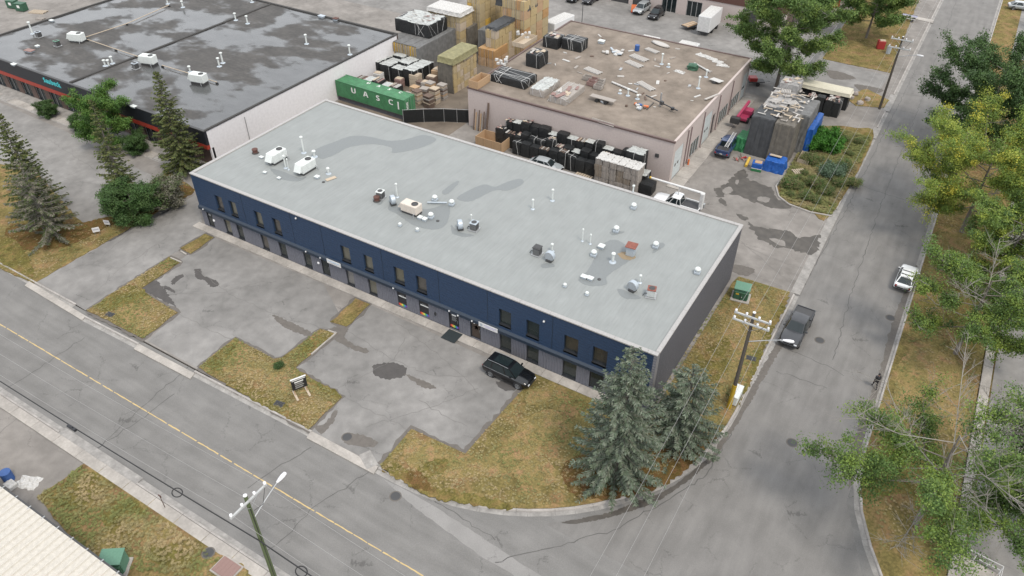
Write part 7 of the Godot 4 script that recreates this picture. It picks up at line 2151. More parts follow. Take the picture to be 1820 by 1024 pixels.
func vehicles() -> void:
	var pick := {"body": [[-2.85, 0.55, 0.95, 0.94], [-2.6, 0.45, 1.02, 0.98], [0.4, 0.4, 1.05, 0.99], [1.2, 0.42, 1.12, 0.99], [2.4, 0.45, 1.08, 0.97], [2.8, 0.5, 0.95, 0.86]], "cab": [1.25, 0.5, -0.95, -1.15, 1.05, 1.83, 0.93, 0.74], "axles": [1.85, -1.75], "half": 0.98, "wheel": 0.41, "bed": [-2.75, -1.12, 1.045, 0.86, 0.28], "doors": [0.95, 0.05, -0.95]}
	var p1 := pick.duplicate()
	p1.cover = mat("bed_cover", C(0.05, 0.05, 0.053), 0.75)
	p1.bed = [-2.8, -1.12, 1.15, 0.88, 0.12]
	vehicle("pickup_truck", "dark charcoal crew-cab pickup parked at the side-street kerb", "pickup truck", Vector3(-4.6, 0.0, -61.6), -92, M.grey_paint, p1)
	vehicle("pickup_truck", "dark blue pickup with a ladder, parked beside the workshop", "pickup truck", Vector3(-22.5, 0.1, -93.6), 92, M.blue_paint, pick)
	var t := thing("ladder", "white ladder lying over the bed and cab of the blue pickup", "ladder", Vector3(-22.1, 1.98, -93.2), 93)
	for s in [-1, 1]:
		part("rail", MB.new().box(Vector3(0, 0, s * 0.2), Vector3(4.2, 0.07, 0.05), Basis(Vector3.BACK, 0.05)), M.white, t)
	for i in 13:
		part("rung", MB.new().box(Vector3(-1.9 + 0.32 * i, (-1.9 + 0.32 * i) * 0.05, 0), Vector3(0.05, 0.04, 0.4)), M.white, t)
	var p2 := pick.duplicate()
	p2.bed = [-2.9, -0.72, 1.05, 0.95, 0.2]
	p2.cab = [1.3, 0.55, -0.5, -0.72, 1.05, 1.85, 0.94, 0.76]
	vehicle("service_truck", "white service truck with a boom rack behind the grey roof", "truck", Vector3(-22.9, 0.1, -76.4), 180, M.white_paint, p2)
	t = thing("boom_rack", "white boom on a rear mast over the white service truck", "boom", Vector3(-22.9, 1.1, -76.4), 180)
	part("mast", MB.new().cbox(Vector3(-2.9, 1.0, 0), Vector3(0.45, 2.2, 0.5), 0.06), M.white, t)
	part("boom", MB.new().tube([Vector3(-2.9, 2.05, 0), Vector3(0.5, 2.1, 0), Vector3(3.6, 2.15, 0)], 0.17, 0.11, 10), M.white, t)
	part("saddle", MB.new().box(Vector3(0.0, 1.2, 0), Vector3(0.1, 1.7, 0.1)), M.white, t)
	part("boom_tip", MB.new().tube([Vector3(3.6, 2.15, 0), Vector3(3.8, 2.15, 0)], 0.15, 0.15, 8), M.amber, t)
	part("outrigger", MB.new().box(Vector3(-3.05, 0.1, 0.6), Vector3(0.3, 0.5, 0.4)), M.steel, t)
	var suv := {"body": [[-2.4, 0.5, 0.95, 0.84], [-2.2, 0.38, 1.05, 0.93], [-1.2, 0.3, 1.08, 0.97], [0.7, 0.28, 1.06, 0.97], [1.5, 0.32, 1.03, 0.95], [2.2, 0.38, 0.93, 0.88], [2.42, 0.45, 0.78, 0.72]], "cab": [1.2, 0.42, -1.95, -2.3, 1.04, 1.72, 0.92, 0.68], "axles": [1.48, -1.42], "half": 0.96, "wheel": 0.38, "doors": [0.85, -0.15, -1.1]}
	t = vehicle("suv", "shiny black SUV parked nose to the lawn before the warehouse", "SUV", Vector3(-25.4, 0.105, -41.75), -1, M.black_paint, suv)
	for s in [-1, 1]:
		part("roof_rail", MB.new().tube([Vector3(0.3, 1.74, s * 0.64), Vector3(-0.8, 1.79, s * 0.64), Vector3(-1.85, 1.74, s * 0.62)], 0.025, 0.025, 6), M.rim, t)
		part("window_trim", MB.new().box(Vector3(-0.5, 1.06, s * 0.945), Vector3(3.2, 0.03, 0.02)), M.rim, t)
	part("sunroof", MB.new().box(Vector3(-0.6, 1.763, 0), Vector3(1.5, 0.01, 0.95)), M.car_glass, t)
	var car := {"body": [[-2.25, 0.5, 0.88, 0.78], [-2.05, 0.36, 0.95, 0.88], [-1.0, 0.28, 0.97, 0.91], [0.8, 0.27, 0.96, 0.91], [1.5, 0.3, 0.92, 0.89], [2.05, 0.36, 0.82, 0.82], [2.25, 0.42, 0.7, 0.68]], "cab": [1.15, 0.4, -1.25, -1.95, 0.94, 1.46, 0.86, 0.62], "axles": [1.35, -1.3], "half": 0.9, "wheel": 0.33}
	t = vehicle("hatchback", "white car parked facing away at the east kerb of the side street", "car", Vector3(3.2, 0.0, -75.8), 88, M.white_paint, car)
	part("roof_rack", MB.new().box(Vector3(-0.2, 1.53, 0), Vector3(0.06, 0.05, 1.2)).box(Vector3(-0.9, 1.53, 0), Vector3(0.06, 0.05, 1.2)), M.black, t)
	vehicle("sedan", "silver car in the alley before the black loads", "car", Vector3(-40.9, 0.1, -76.3), 3, M.silver_paint, car)
	vehicle("suv", "silver-grey SUV parked at the far garage doors", "SUV", Vector3(-54.4, 0.1, -138.0), -92, M.silver_paint, suv)
	vehicle("suv", "black SUV parked beside the silver-grey one at the far doors", "SUV", Vector3(-50.9, 0.1, -136.9), -90, M.black_paint, suv)
	vehicle("suv", "black SUV at the top edge of the far lot, left one of a pair", "SUV", Vector3(-68.4, 0.1, -137.4), -90, M.black_paint, suv)
	vehicle("suv", "dark grey SUV at the top edge of the far lot, right one of a pair", "SUV", Vector3(-65.2, 0.1, -138.0), -90, M.grey_paint, suv)
	vehicle("sedan", "pale silver car parked across the far end of the side street", "car", Vector3(7.6, 0.15, -178.0), 10, M.silver_paint, car)
	for q in [["white box trailer backed up to the far units", -40.1, -135.2, 2.3, 6.2, 3.5, 0.0], ["white rounded trailer behind the bale stacks", -62.6, -120.0, 2.3, 6.0, 2.7, -8.0], ["white trailer roof just behind the workshop, leftmost of three", -45.0, -117.6, 3.0, 5.4, 2.8, 0.0], ["white trailer roof just behind the workshop, middle of three", -41.6, -117.2, 2.4, 5.6, 2.7, 0.0], ["tall white trailer just behind the workshop, rightmost of three", -38.2, -117.6, 3.2, 5.6, 3.2, 0.0]]:
		t = thing("box_trailer", q[0], "trailer", Vector3(q[1], 0.1, q[2]), q[6], "white trailers behind the workshop")
		part("box", MB.new().cbox(Vector3(0, 0.75 + (q[5] - 0.75) / 2, 0), Vector3(q[3], q[5] - 0.75, q[4]), 0.06), M.white_paint, t)
		part("roof", MB.new().cbox(Vector3(0, q[5] + 0.01, 0), Vector3(q[3] * 0.96, 0.04, q[4] * 0.98), 0.01), M.white_sheet, t)
		part("chassis", MB.new().box(Vector3(0, 0.62, 0), Vector3(q[3] * 0.8, 0.22, q[4] * 0.95)), M.dark_steel, t)
		for s in [-1, 1]:
			for e in [-0.3, 0.1]:
				part("wheel", MB.new().lathe(Vector3(s * (q[3] / 2 - 0.2) - 0.12, 0.38, q[4] * e), [[0.0, 0.0], [0.38, 0.0], [0.38, 0.24], [0.0, 0.24]], 14, Basis(Vector3.FORWARD, PI / 2)), M.tyre, t)
		part("door", MB.new().cbox(Vector3(0, 0.75 + (q[5] - 0.75) / 2, q[4] / 2 + 0.01), Vector3(q[3] * 0.9, q[5] - 1.0, 0.04), 0.01), M.white, t)
	t = thing("flat_trailer", "small flat trailer loaded with boards beside the white box trailer", "trailer", Vector3(-43.38, 0.1, -134.73), 70)
	part("deck", MB.new().cbox(Vector3(0, 0.6, 0), Vector3(3.2, 0.14, 1.7), 0.02), M.dark_steel, t)
	for i in 5:
		part("board", MB.new().box(Vector3(0, 0.72 + 0.05 * (i % 2), -0.6 + 0.3 * i), Vector3(3.0, 0.08, 0.24)), M.wood_pale if i % 2 else M.wood_tan, t)
	for s in [-1, 1]:
		part("wheel", MB.new().lathe(Vector3(0, 0.3, s * 0.95 - 0.1), [[0.0, 0.0], [0.3, 0.0], [0.3, 0.2], [0.0, 0.2]], 12, Basis(Vector3.RIGHT, PI / 2)), M.tyre, t)
	open_crate("brown open-topped bin behind the workshop beside the white trailer", -61.0, -57.6, -117.8, -115.6, 0.1, 1.4, M.wood_tan, "")


# ---- the walker ---------------------------------------------------------------------------------------------------------

# surface nets round tapered capsules [a, b, ra, rb, colour]
func nets(mb: MB, caps: Array, lo: Vector3, hi: Vector3, cell: float, soft: float) -> void:
	var n := Vector3i(((hi - lo) / cell).ceil()) + Vector3i.ONE
	var val := PackedFloat32Array()
	val.resize(n.x * n.y * n.z)
	var at := func(i: int, j: int, k: int) -> int: return (k * n.y + j) * n.x + i
	var field := func(p: Vector3) -> float:
		var d := 1e9
		for c in caps:
			var ab: Vector3 = c[1] - c[0]
			var t := clampf((p - c[0]).dot(ab) / maxf(ab.length_squared(), 1e-9), 0, 1)
			var e: float = p.distance_to(c[0] + ab * t) - lerpf(c[2], c[3], t)
			var h := clampf(0.5 + 0.5 * (d - e) / soft, 0, 1)
			d = lerpf(d, e, h) - soft * h * (1 - h) if d < 1e8 else e
		return d
	for k in n.z:
		for j in n.y:
			for i in n.x:
				val[at.call(i, j, k)] = field.call(lo + Vector3(i, j, k) * cell)
	var vert := {}
	var pos := PackedVector3Array()
	for k in n.z - 1:
		for j in n.y - 1:
			for i in n.x - 1:
				var s := Vector3.ZERO
				var m := 0
				var c := []
				for q in 8:
					c.append(val[at.call(i + (q & 1), j + ((q >> 1) & 1), k + (q >> 2))])
				for e in [[0, 1], [2, 3], [4, 5], [6, 7], [0, 2], [1, 3], [4, 6], [5, 7], [0, 4], [1, 5], [2, 6], [3, 7]]:
					var a: float = c[e[0]]
					var b: float = c[e[1]]
					if (a < 0) != (b < 0):
						var u := a / (a - b)
						var pa := Vector3(e[0] & 1, (e[0] >> 1) & 1, e[0] >> 2)
						var pb := Vector3(e[1] & 1, (e[1] >> 1) & 1, e[1] >> 2)
						s += pa.lerp(pb, u)
						m += 1
				if m:
					vert[at.call(i, j, k)] = pos.size()
					pos.append(lo + (Vector3(i, j, k) + s / m) * cell)
	for k in range(1, n.z - 1):
		for j in range(1, n.y - 1):
			for i in range(1, n.x - 1):
				var v0 := val[at.call(i, j, k)]
				for ax in 3:
					var st := Vector3i.ZERO
					st[ax] = 1
					var v1 := val[at.call(i + st.x, j + st.y, k + st.z)]
					if (v0 < 0) == (v1 < 0):
						continue
					var u := Vector3i.ZERO
					var w := Vector3i.ZERO
					u[(ax + 1) % 3] = 1
					w[(ax + 2) % 3] = 1
					var o := Vector3i(i, j, k)
					var ids := []
					for d in [Vector3i.ZERO, u, u + w, w]:
						var g: Vector3i = o - d
						ids.append(vert.get(at.call(g.x, g.y, g.z), -1))
					if -1 in ids:
						continue
					var h := Vector3(st) * (1.0 if v0 < 0 else -1.0)
					var mid: Vector3 = (pos[ids[0]] + pos[ids[2]]) / 2
					var best := 1e9
					for c in caps:
						var ab: Vector3 = c[1] - c[0]
						var t := clampf((mid - c[0]).dot(ab) / maxf(ab.length_squared(), 1e-9), 0, 1)
						var e: float = mid.distance_to(c[0] + ab * t) - lerpf(c[2], c[3], t)
						if e < best:
							best = e
							mb.col = c[4]
					mb.quad(pos[ids[0]], pos[ids[1]], pos[ids[2]], pos[ids[3]], h)


func people() -> void:
	var t := thing("person", "person in black jacket and trousers walking on the side street by the kerb", "person", Vector3(3.5, 0.0, -57.9), 25)
	var mb := MB.new()
	mb.tint = true
	var K := Color(0.013, 0.013, 0.016)
	var J := Color(0.02, 0.02, 0.024)
	var S := Color(0.36, 0.21, 0.155)
	var sh := Color(0.03, 0.03, 0.032)
	# walking towards -z: left leg forward
	var hipL := Vector3(-0.1, 0.93, 0)
	var hipR := Vector3(0.1, 0.93, 0)
	var kneeL := Vector3(-0.1, 0.52, -0.2)
	var kneeR := Vector3(0.1, 0.5, 0.08)
	var ankL := Vector3(-0.1, 0.1, -0.26)
	var ankR := Vector3(0.1, 0.13, 0.36)
	var shL := Vector3(-0.19, 1.43, 0)
	var shR := Vector3(0.19, 1.43, 0)
	var elL := Vector3(-0.27, 1.14, 0.1)
	var elR := Vector3(0.27, 1.14, -0.06)
	var wrL := Vector3(-0.25, 0.9, 0.02)
	var wrR := Vector3(0.25, 0.93, -0.22)
	var caps := [
		[Vector3(0, 0.95, 0), Vector3(0, 1.15, 0), 0.155, 0.145, J], [Vector3(0, 1.15, 0), Vector3(0, 1.36, -0.01), 0.145, 0.165, J], [shL, shR, 0.085, 0.085, J],
		[Vector3(0, 1.42, 0), Vector3(0, 1.54, -0.02), 0.065, 0.055, S], [hipL, kneeL, 0.1, 0.068, K], [kneeL, ankL, 0.066, 0.045, K], [hipR, kneeR, 0.1, 0.068, K], [kneeR, ankR, 0.066, 0.045, K],
		[ankL + Vector3(0, -0.05, 0.03), ankL + Vector3(0, -0.06, -0.17), 0.045, 0.036, sh], [ankR + Vector3(0, -0.03, 0.03), ankR + Vector3(0, -0.09, -0.14), 0.045, 0.036, sh],
		[shL, elL, 0.064, 0.05, J], [elL, wrL, 0.048, 0.036, J], [shR, elR, 0.064, 0.05, J], [elR, wrR, 0.048, 0.036, J],
	]
	nets(mb, caps, Vector3(-0.42, -0.02, -0.52), Vector3(0.42, 1.62, 0.52), 0.026, 0.035)
	var hd := Vector3(0, 1.66, -0.03)
	var head := [[hd + Vector3(0, 0.03, 0.01), hd + Vector3(0, -0.06, -0.02), 0.092, 0.07, S], [hd + Vector3(0, -0.02, -0.1), hd + Vector3(0, -0.035, -0.112), 0.014, 0.018, S], [hd + Vector3(-0.09, -0.02, 0), hd + Vector3(-0.092, -0.04, 0), 0.018, 0.014, S], [hd + Vector3(0.09, -0.02, 0), hd + Vector3(0.092, -0.04, 0), 0.018, 0.014, S], [hd + Vector3(0, -0.07, -0.075), hd + Vector3(0, -0.075, -0.085), 0.02, 0.018, S], [hd + Vector3(0, -0.07, 0), hd + Vector3(0, -0.15, 0.01), 0.052, 0.056, S]]
	nets(mb, head, hd + Vector3(-0.13, -0.17, -0.15), hd + Vector3(0.13, 0.15, 0.13), 0.013, 0.015)
	for s in [-1.0, 1.0]:
		var w: Vector3 = wrL if s < 0 else wrR
		var e: Vector3 = elL if s < 0 else elR
		var d := (w - e).normalized()
		var fw := d.cross(Vector3(s, 0, 0)).normalized()
		var palm := w + d * 0.05
		var hand := [[w, palm + d * 0.04, 0.028, 0.032, S]]
		for k in 4:
			var r0: Vector3 = palm + d * 0.045 + fw * (0.03 - 0.02 * k)
			var bend := Vector3(-s * 0.5, 0, 0)
			var len: float = [0.036, 0.042, 0.039, 0.03][k]
			hand.append([r0, r0 + (d + bend * 0.5) * len, 0.0095, 0.009, S])
			hand.append([r0 + (d + bend * 0.5) * len, r0 + (d + bend * 0.5) * len + (d + bend * 1.6).normalized() * len * 0.9, 0.009, 0.008, S])
		hand.append([palm + fw * 0.028, palm + fw * 0.055 + d * 0.035, 0.011, 0.009, S])
		nets(mb, hand, palm - Vector3.ONE * 0.13, palm + Vector3.ONE * 0.13, 0.01, 0.006)
	part("body", mb, mat("person_body", C(1, 1, 1), 0.85, "", 1.0, {"tint": true}), t)
	var hair := MB.new()
	hair.lathe(hd + Vector3(0, -0.0, 0.018), [[0.1, -0.03], [0.106, 0.04], [0.085, 0.1], [0.04, 0.13], [0.0, 0.136]], 16)
	part("hair", hair, M.cloth_black, t)
	part("jacket_hem", MB.new().lathe(Vector3(0, 0.84, 0), [[0.185, 0.0], [0.18, 0.06], [0.165, 0.16]], 16), M.cloth_black, t)
	part("bag", MB.new().cbox(Vector3(0, 1.25, 0.2), Vector3(0.28, 0.4, 0.14), 0.04), M.cloth_black, t)


func blade(mb: MB, a: Vector3, b: Vector3, w: Vector3, n: Vector3) -> void:
	var m := a.lerp(b, 0.45)
	var g := (m - w - a).cross(m + w - a).normalized()
	if g.dot(n) < 0.0:
		w = -w
		g = -g
	mb.v.append(a); mb.v.append(m + w); mb.v.append(m - w)
	mb.v.append(m + w); mb.v.append(b); mb.v.append(m - w)
	for i in 6:
		mb.n.append(g)
		mb.c.append(mb.col)


func spruce_mesh(high: float, wide: float, sd: int, cols: Array, gap := 0.0, low := 0.07, taper := 0.82) -> Array:
	var r := RandomNumberGenerator.new()
	r.seed = sd
	var f := MB.new()
	f.tint = true
	var br := MB.new()
	var y := high * low
	while y < high * 0.985:
		var u := y / high
		var reach := wide * pow(1.0 - u, taper) * (1.0 if u > 0.12 else 0.85) + 0.12
		var n := int(lerpf(10, 5, u))
		var ph := r.randf() * TAU
		for k in n:
			if r.randf() < gap:
				continue
			var a := ph + TAU * k / n + r.randf_range(-0.25, 0.25)
			var L := reach * r.randf_range(0.66, 1.12)
			var out := Vector3(cos(a), 0, sin(a))
			var side := Vector3(-sin(a), 0, cos(a))
			var y0 := y + r.randf_range(-0.2, 0.2)
			var droop := lerpf(0.42, -0.35, u) * r.randf_range(0.7, 1.3)
			var pt := func(t: float) -> Vector3:
				return Vector3(0, y0, 0) + out * L * t + Vector3.UP * L * (-droop * t + 0.22 * t * t * (1.0 if droop > 0 else 0.3))
			br.tube([pt.call(0.0), pt.call(0.5), pt.call(0.9)], 0.035 * (1 - u) + 0.012, 0.008, 3, false)
			var m := maxi(4, int(L / 0.2))
			for i in m:
				var t := (i + r.randf()) / m
				t = 0.16 + 0.86 * t
				var p: Vector3 = pt.call(t)
				var tw := (0.5 - 0.3 * t) * clampf(L * 0.55, 0.35, 1.1)
				for s in [-1.0, 1.0, 0.0]:
					var base: Color = cols[r.randi_range(0, cols.size() - 1)]
					f.col = base * r.randf_range(0.78, 1.25)
					f.col.a = 1.0
					var dir: Vector3 = (out * r.randf_range(0.5, 0.9) + side * s * r.randf_range(0.6, 1.0) + Vector3.UP * r.randf_range(-0.35, 0.2)).normalized()
					var len := tw * r.randf_range(0.6, 1.15) + 0.12
					var q := p + dir * len + Vector3.DOWN * len * 0.18
					var wd := dir.cross(Vector3.UP).normalized() * r.randf_range(0.045, 0.085)
					blade(f, p, q, wd, Vector3.UP * 0.8 + dir * 0.4)
					blade(f, p, q, Vector3(0, wd.length(), 0) + wd * 0.3, (side * (s if s != 0.0 else 1.0) + Vector3.UP * 0.6).normalized())
		y += lerpf(0.42, 0.26, u)
	f.col = cols[0]
	for i in 14:
		var a := TAU * i / 14
		blade(f, Vector3(0, high * 0.96, 0), Vector3(cos(a) * 0.1, high * (0.985 + 0.02 * (i % 2)), sin(a) * 0.1), Vector3(0.03, 0, 0.03), Vector3.UP)
	var tr := MB.new().tube([Vector3.ZERO, Vector3(0.05, high * 0.4, 0.03), Vector3(0, high, 0)], 0.015 * high + 0.03, 0.015, 9)
	return [tr.mesh(), br.mesh(), f.mesh()]


func conifer(label: String, at: Vector3, sh: Array, turn := 0.0, size := 1.0, group := "spruces", dead: Material = null) -> void:
	var t := thing("spruce_tree", label, "tree", at, turn, group)
	t.scale = Vector3.ONE * size
	part("trunk", sh[0], M.bark, t)
	part("branches", sh[1], dead if dead else M.bark, t)
	var c := part("crown", sh[2], M.spruce, t)
	c.set_meta("label", "drooping needle sprays")


# a broadleaf tree: tapered trunk, limbs, twigs and leaf clumps; bare = share of twigs without leaves
func leafy_mesh(high: float, wide: float, sd: int, cols: Array, bare := 0.0, dens := 1.0, foot := 0.28, squash := 1.0, leaf := 0.15) -> Array:
	var r := RandomNumberGenerator.new()
	r.seed = sd
	var tr := MB.new()
	var br := MB.new()
	var dw := MB.new()
	var f := MB.new()
	f.tint = true
	var lean := Vector3(r.randf_range(-0.3, 0.3), 0, r.randf_range(-0.3, 0.3))
	var rad := 0.015 * high + 0.05
	tr.tube([Vector3.ZERO, Vector3(0, high * 0.3, 0) + lean * 0.4, Vector3(0, high * 0.6, 0) + lean, Vector3(0, high * 0.85, 0) + lean * 1.4], rad, rad * 0.25, 9)
	var n := int(12 + high * 0.7)
	for k in n:
		var u := lerpf(foot, 0.86, (k + 0.5) / n)
		var a := k * 2.39996 + r.randf_range(-0.35, 0.35)
		var root := Vector3(0, high * u, 0) + lean * u * 1.5
		var rise := lerpf(0.28, 0.95, (u - foot) / (0.9 - foot))
		var env := sqrt(maxf(0.15, 1.0 - pow((u - 0.5) / 0.58, 2)))
		var L := wide * env * r.randf_range(0.75, 1.1)
		var out := Vector3(cos(a), 0, sin(a))
		var tip := root + out * L + Vector3.UP * (L * rise * 0.7 + 0.3) * squash
		tip.y = minf(tip.y, high * 0.99)
		var mid := root.lerp(tip, 0.5) + Vector3.UP * -0.12 * L + Vector3(r.randf_range(-0.3, 0.3), 0, r.randf_range(-0.3, 0.3))
		var gone := r.randf() < bare
		var lr := rad * lerpf(0.36, 0.18, u) * (0.7 if gone else 1.0)
		(dw if gone else br).tube([root, mid, tip], lr, 0.02, 6, false)
		var m := int(7 + L * 1.9)
		for i in m:
			var t := lerpf(0.3, 1.0, (i + r.randf()) / m)
			var p := root.lerp(mid, minf(1.0, t * 2)) if t < 0.5 else mid.lerp(tip, t * 2 - 1)
			var d := (out * 0.6 + Vector3(r.randf_range(-1, 1), r.randf_range(-0.25, 0.9), r.randf_range(-1, 1))).normalized()
			var sl := r.randf_range(0.5, 1.25) * (0.55 + wide * 0.16)
			var e := p + d * sl
			var no_leaf := gone or r.randf() < bare * 0.5
			(dw if no_leaf else br).tube([p, p.lerp(e, 0.5) + Vector3(r.randf_range(-0.1, 0.1), 0.05, r.randf_range(-0.1, 0.1)), e], 0.022, 0.008, 3, false)
			if no_leaf:
				for w in 5:
					var e2 := p.lerp(e, r.randf_range(0.4, 0.95))
					dw.tube([e2, e2 + (d + Vector3(r.randf_range(-0.9, 0.9), r.randf_range(-0.3, 0.8), r.randf_range(-0.9, 0.9))) * 0.65], 0.014, 0.006, 3, false)
				continue
			for cl in 3:
				var c := e if cl == 0 else p.lerp(e, r.randf_range(0.25, 0.8))
				var cr := r.randf_range(0.4, 0.75) * (0.7 + wide * 0.06)
				var base: Color = cols[r.randi_range(0, cols.size() - 1)]
				for q in int(52 * dens):
					var o := Vector3(r.randfn(0, 0.5), r.randfn(0, 0.36), r.randfn(0, 0.5)) * cr
					f.col = base * r.randf_range(0.72, 1.3)
					f.col.a = 1.0
					var nn := (Vector3(r.randf_range(-1, 1), r.randf_range(0.1, 1.3), r.randf_range(-1, 1)) + o * 0.5).normalized()
					var ax := nn.cross(Vector3(r.randf_range(-1, 1), r.randf_range(-1, 1), r.randf_range(-1, 1))).normalized()
					var z := leaf * r.randf_range(0.7, 1.3)
					blade(f, c + o - ax * z, c + o + ax * z, nn.cross(ax) * z * 0.62, nn)
	return [tr.mesh(), br.mesh(), f.mesh(), dw.mesh() if dw.v.size() else null]


func broadleaf(called: String, label: String, at: Vector3, sh: Array, turn := 0.0, size := 1.0, group := "", cat := "tree") -> void:
	var t := thing(called, label, cat, at, turn, group)
	t.scale = Vector3.ONE * size
	part("trunk", sh[0], M.bark, t)
	part("limbs", sh[1], M.bark, t)
	part("crown", sh[2], M.leaf, t)
	if sh[3]:
		part("dead_branches", sh[3], M.dead_wood, t).set_meta("kind", "stuff")


func plants() -> void:
	var blue := [C(0.14, 0.168, 0.13), C(0.115, 0.145, 0.105), C(0.165, 0.185, 0.145), C(0.09, 0.115, 0.078)]
	var green := [C(0.10, 0.122, 0.05), C(0.08, 0.10, 0.04), C(0.13, 0.14, 0.055), C(0.062, 0.08, 0.032)]
	var grey := [C(0.14, 0.135, 0.105), C(0.11, 0.115, 0.075), C(0.08, 0.105, 0.045), C(0.18, 0.165, 0.14)]
	conifer("large blue-grey spruce at the warehouse's street corner", Vector3(-12.3, 0.15, -36.6), spruce_mesh(14.2, 4.2, 3, blue, 0.08, 0.05, 0.7))
	conifer("smaller blue spruce behind the large one, beside the end wall", Vector3(-9.3, 0.15, -42.6), spruce_mesh(8.6, 3.6, 4, blue, 0.05, 0.05, 0.52))
	var gs := spruce_mesh(13.6, 3.3, 5, green)
	conifer("broad green spruce before the white party wall", Vector3(-80.2, 0.12, -51.4), gs, 40)
	conifer("slim green spruce between the shrub and the parking lot", Vector3(-79.2, 0.15, -42.2), spruce_mesh(13.8, 2.5, 6, green, 0.12))
	conifer("thinning grey spruce with bare lower boughs on the west lawn", Vector3(-81.5, 0.15, -33.6), spruce_mesh(9.8, 4.2, 7, grey, 0.42, 0.06, 0.65), 0, 1.0, "spruces", M.dead_wood)
	conifer("green spruce at the left picture edge", Vector3(-87.0, 0.15, -36.0), spruce_mesh(13.0, 3.4, 8, green, 0.15), 70)
	conifer("dark spruce beyond the east lawn at the far end", Vector3(15.5, 0.15, -146), gs, 10, 1.05)
	conifer("dark spruce at the top right corner beside the far car", Vector3(14.0, 0.15, -166), gs, 130, 0.95)
	var mid := [C(0.085, 0.142, 0.04), C(0.11, 0.17, 0.046), C(0.068, 0.115, 0.034), C(0.14, 0.195, 0.048)]
	var dark := [C(0.05, 0.092, 0.03), C(0.065, 0.112, 0.036), C(0.04, 0.075, 0.025)]
	var lime := [C(0.17, 0.225, 0.045), C(0.22, 0.26, 0.045), C(0.13, 0.19, 0.04), C(0.10, 0.155, 0.036), C(0.24, 0.27, 0.05), C(0.15, 0.21, 0.042), C(0.20, 0.24, 0.045), C(0.12, 0.175, 0.038), C(0.36, 0.33, 0.05)]
	var tall := leafy_mesh(16.5, 7.6, 11, mid, 0.03, 1.6, 0.2, 1.0, 0.12)
	broadleaf("elm_tree", "tall spreading tree behind the workshop's far corner", Vector3(-22.2, 0.1, -115.5), tall, 0, 1.0, "trees round the far lots")
	broadleaf("elm_tree", "round-headed tree on the far dry lawn", Vector3(-14.8, 0.15, -146.5), leafy_mesh(11.5, 5.8, 12, mid, 0.03, 1.6, 0.22, 1.0, 0.12), 0, 1.0, "trees round the far lots")
	broadleaf("poplar_tree", "dark green tree farthest up the east kerb", Vector3(6.4, 0.15, -111.5), leafy_mesh(13.0, 8.0, 13, dark, 0.02, 1.7, 0.2, 1.0, 0.115), 0, 1.0, "trees along the east kerb")
	broadleaf("poplar_tree", "dark green tree behind the east kerb row", Vector3(16.0, 0.15, -113), leafy_mesh(12.5, 6.0, 14, dark, 0.02, 1.3, 0.2, 1.0, 0.12), 0, 1.0, "trees along the east kerb")
	broadleaf("ash_tree", "yellow-green tree with golden leaves over the east kerb", Vector3(7.2, 0.15, -89.0), leafy_mesh(12.5, 8.6, 15, lime, 0.04, 2.2, 0.22, 1.0, 0.085), 0, 1.0, "trees along the east kerb")
	broadleaf("ash_tree", "thin-crowned tree beside the parked white car", Vector3(9.2, 0.15, -66.4), leafy_mesh(10.2, 6.0, 16, mid + [C(0.12, 0.18, 0.035), C(0.16, 0.21, 0.04)], 0.2, 1.6, 0.28, 0.8, 0.085), 0, 1.0, "trees along the east kerb")
	broadleaf("ash_tree", "green tree between the yellow-green crown and the white car's verge", Vector3(11.0, 0.15, -79.0), leafy_mesh(9.5, 4.8, 19, mid + lime.slice(0, 3), 0.08, 1.9, 0.25, 0.9, 0.085), 0, 1.0, "trees along the east kerb")
	broadleaf("ash_tree", "half-dead tree with bare grey branches at the near east kerb", Vector3(9.0, 0.15, -44.6), leafy_mesh(11.5, 7.8, 17, mid + [C(0.14, 0.20, 0.04)], 0.38, 1.9, 0.28, 0.8, 0.08), 20, 1.0, "trees along the east kerb")
	broadleaf("ash_tree", "leafy tree past the white path at the near right", Vector3(15.8, 0.15, -48.5), leafy_mesh(9.5, 5.4, 18, mid, 0.28, 1.6, 0.28, 0.8, 0.08), 0, 1.0, "trees along the east kerb")
	var bush := leafy_mesh(4.6, 2.9, 21, dark + [C(0.05, 0.10, 0.03)], 0.0, 1.7, 0.06, 0.7, 0.09)
	broadleaf("shrub", "big round dark green shrub beside the driveway", Vector3(-76.0, 0.14, -40.6), bush, 0, 1.0, "shrubs by the parking lot", "shrub")
	broadleaf("shrub", "dusty shrub behind the big round one", Vector3(-75.5, 0.14, -44.6), leafy_mesh(3.2, 2.0, 22, grey, 0.2, 1.0, 0.08, 0.7, 0.11), 0, 1.0, "shrubs by the parking lot", "shrub")
	broadleaf("maple_tree", "bright green small tree before the red-striped wall", Vector3(-94.2, 0.12, -50.6), leafy_mesh(8.2, 3.3, 23, [C(0.07, 0.14, 0.028), C(0.05, 0.11, 0.024), C(0.09, 0.16, 0.035)], 0.02, 1.6, 0.12, 0.9, 0.09), 0, 1.0, "", "tree")
	for q in [["dark shrub under the red stripe, left of the small bright tree", Vector3(-101.5, 0.12, -51.6), 0.5], ["dark shrub under the red stripe near the lettering", Vector3(-109.5, 0.12, -51.8), 0.46], ["dark shrub at the right foot of the small bright tree", Vector3(-89.6, 0.12, -51.4), 0.55]]:
		broadleaf("shrub", q[0], q[1], bush, q[1].x * 7, q[2], "shrubs under the red stripe", "shrub")
	broadleaf("shrub", "green shrub beyond the far pavement behind the black roof", Vector3(-94, 0.12, -131), bush, 30, 1.0, "shrubs at the far pavement", "shrub")
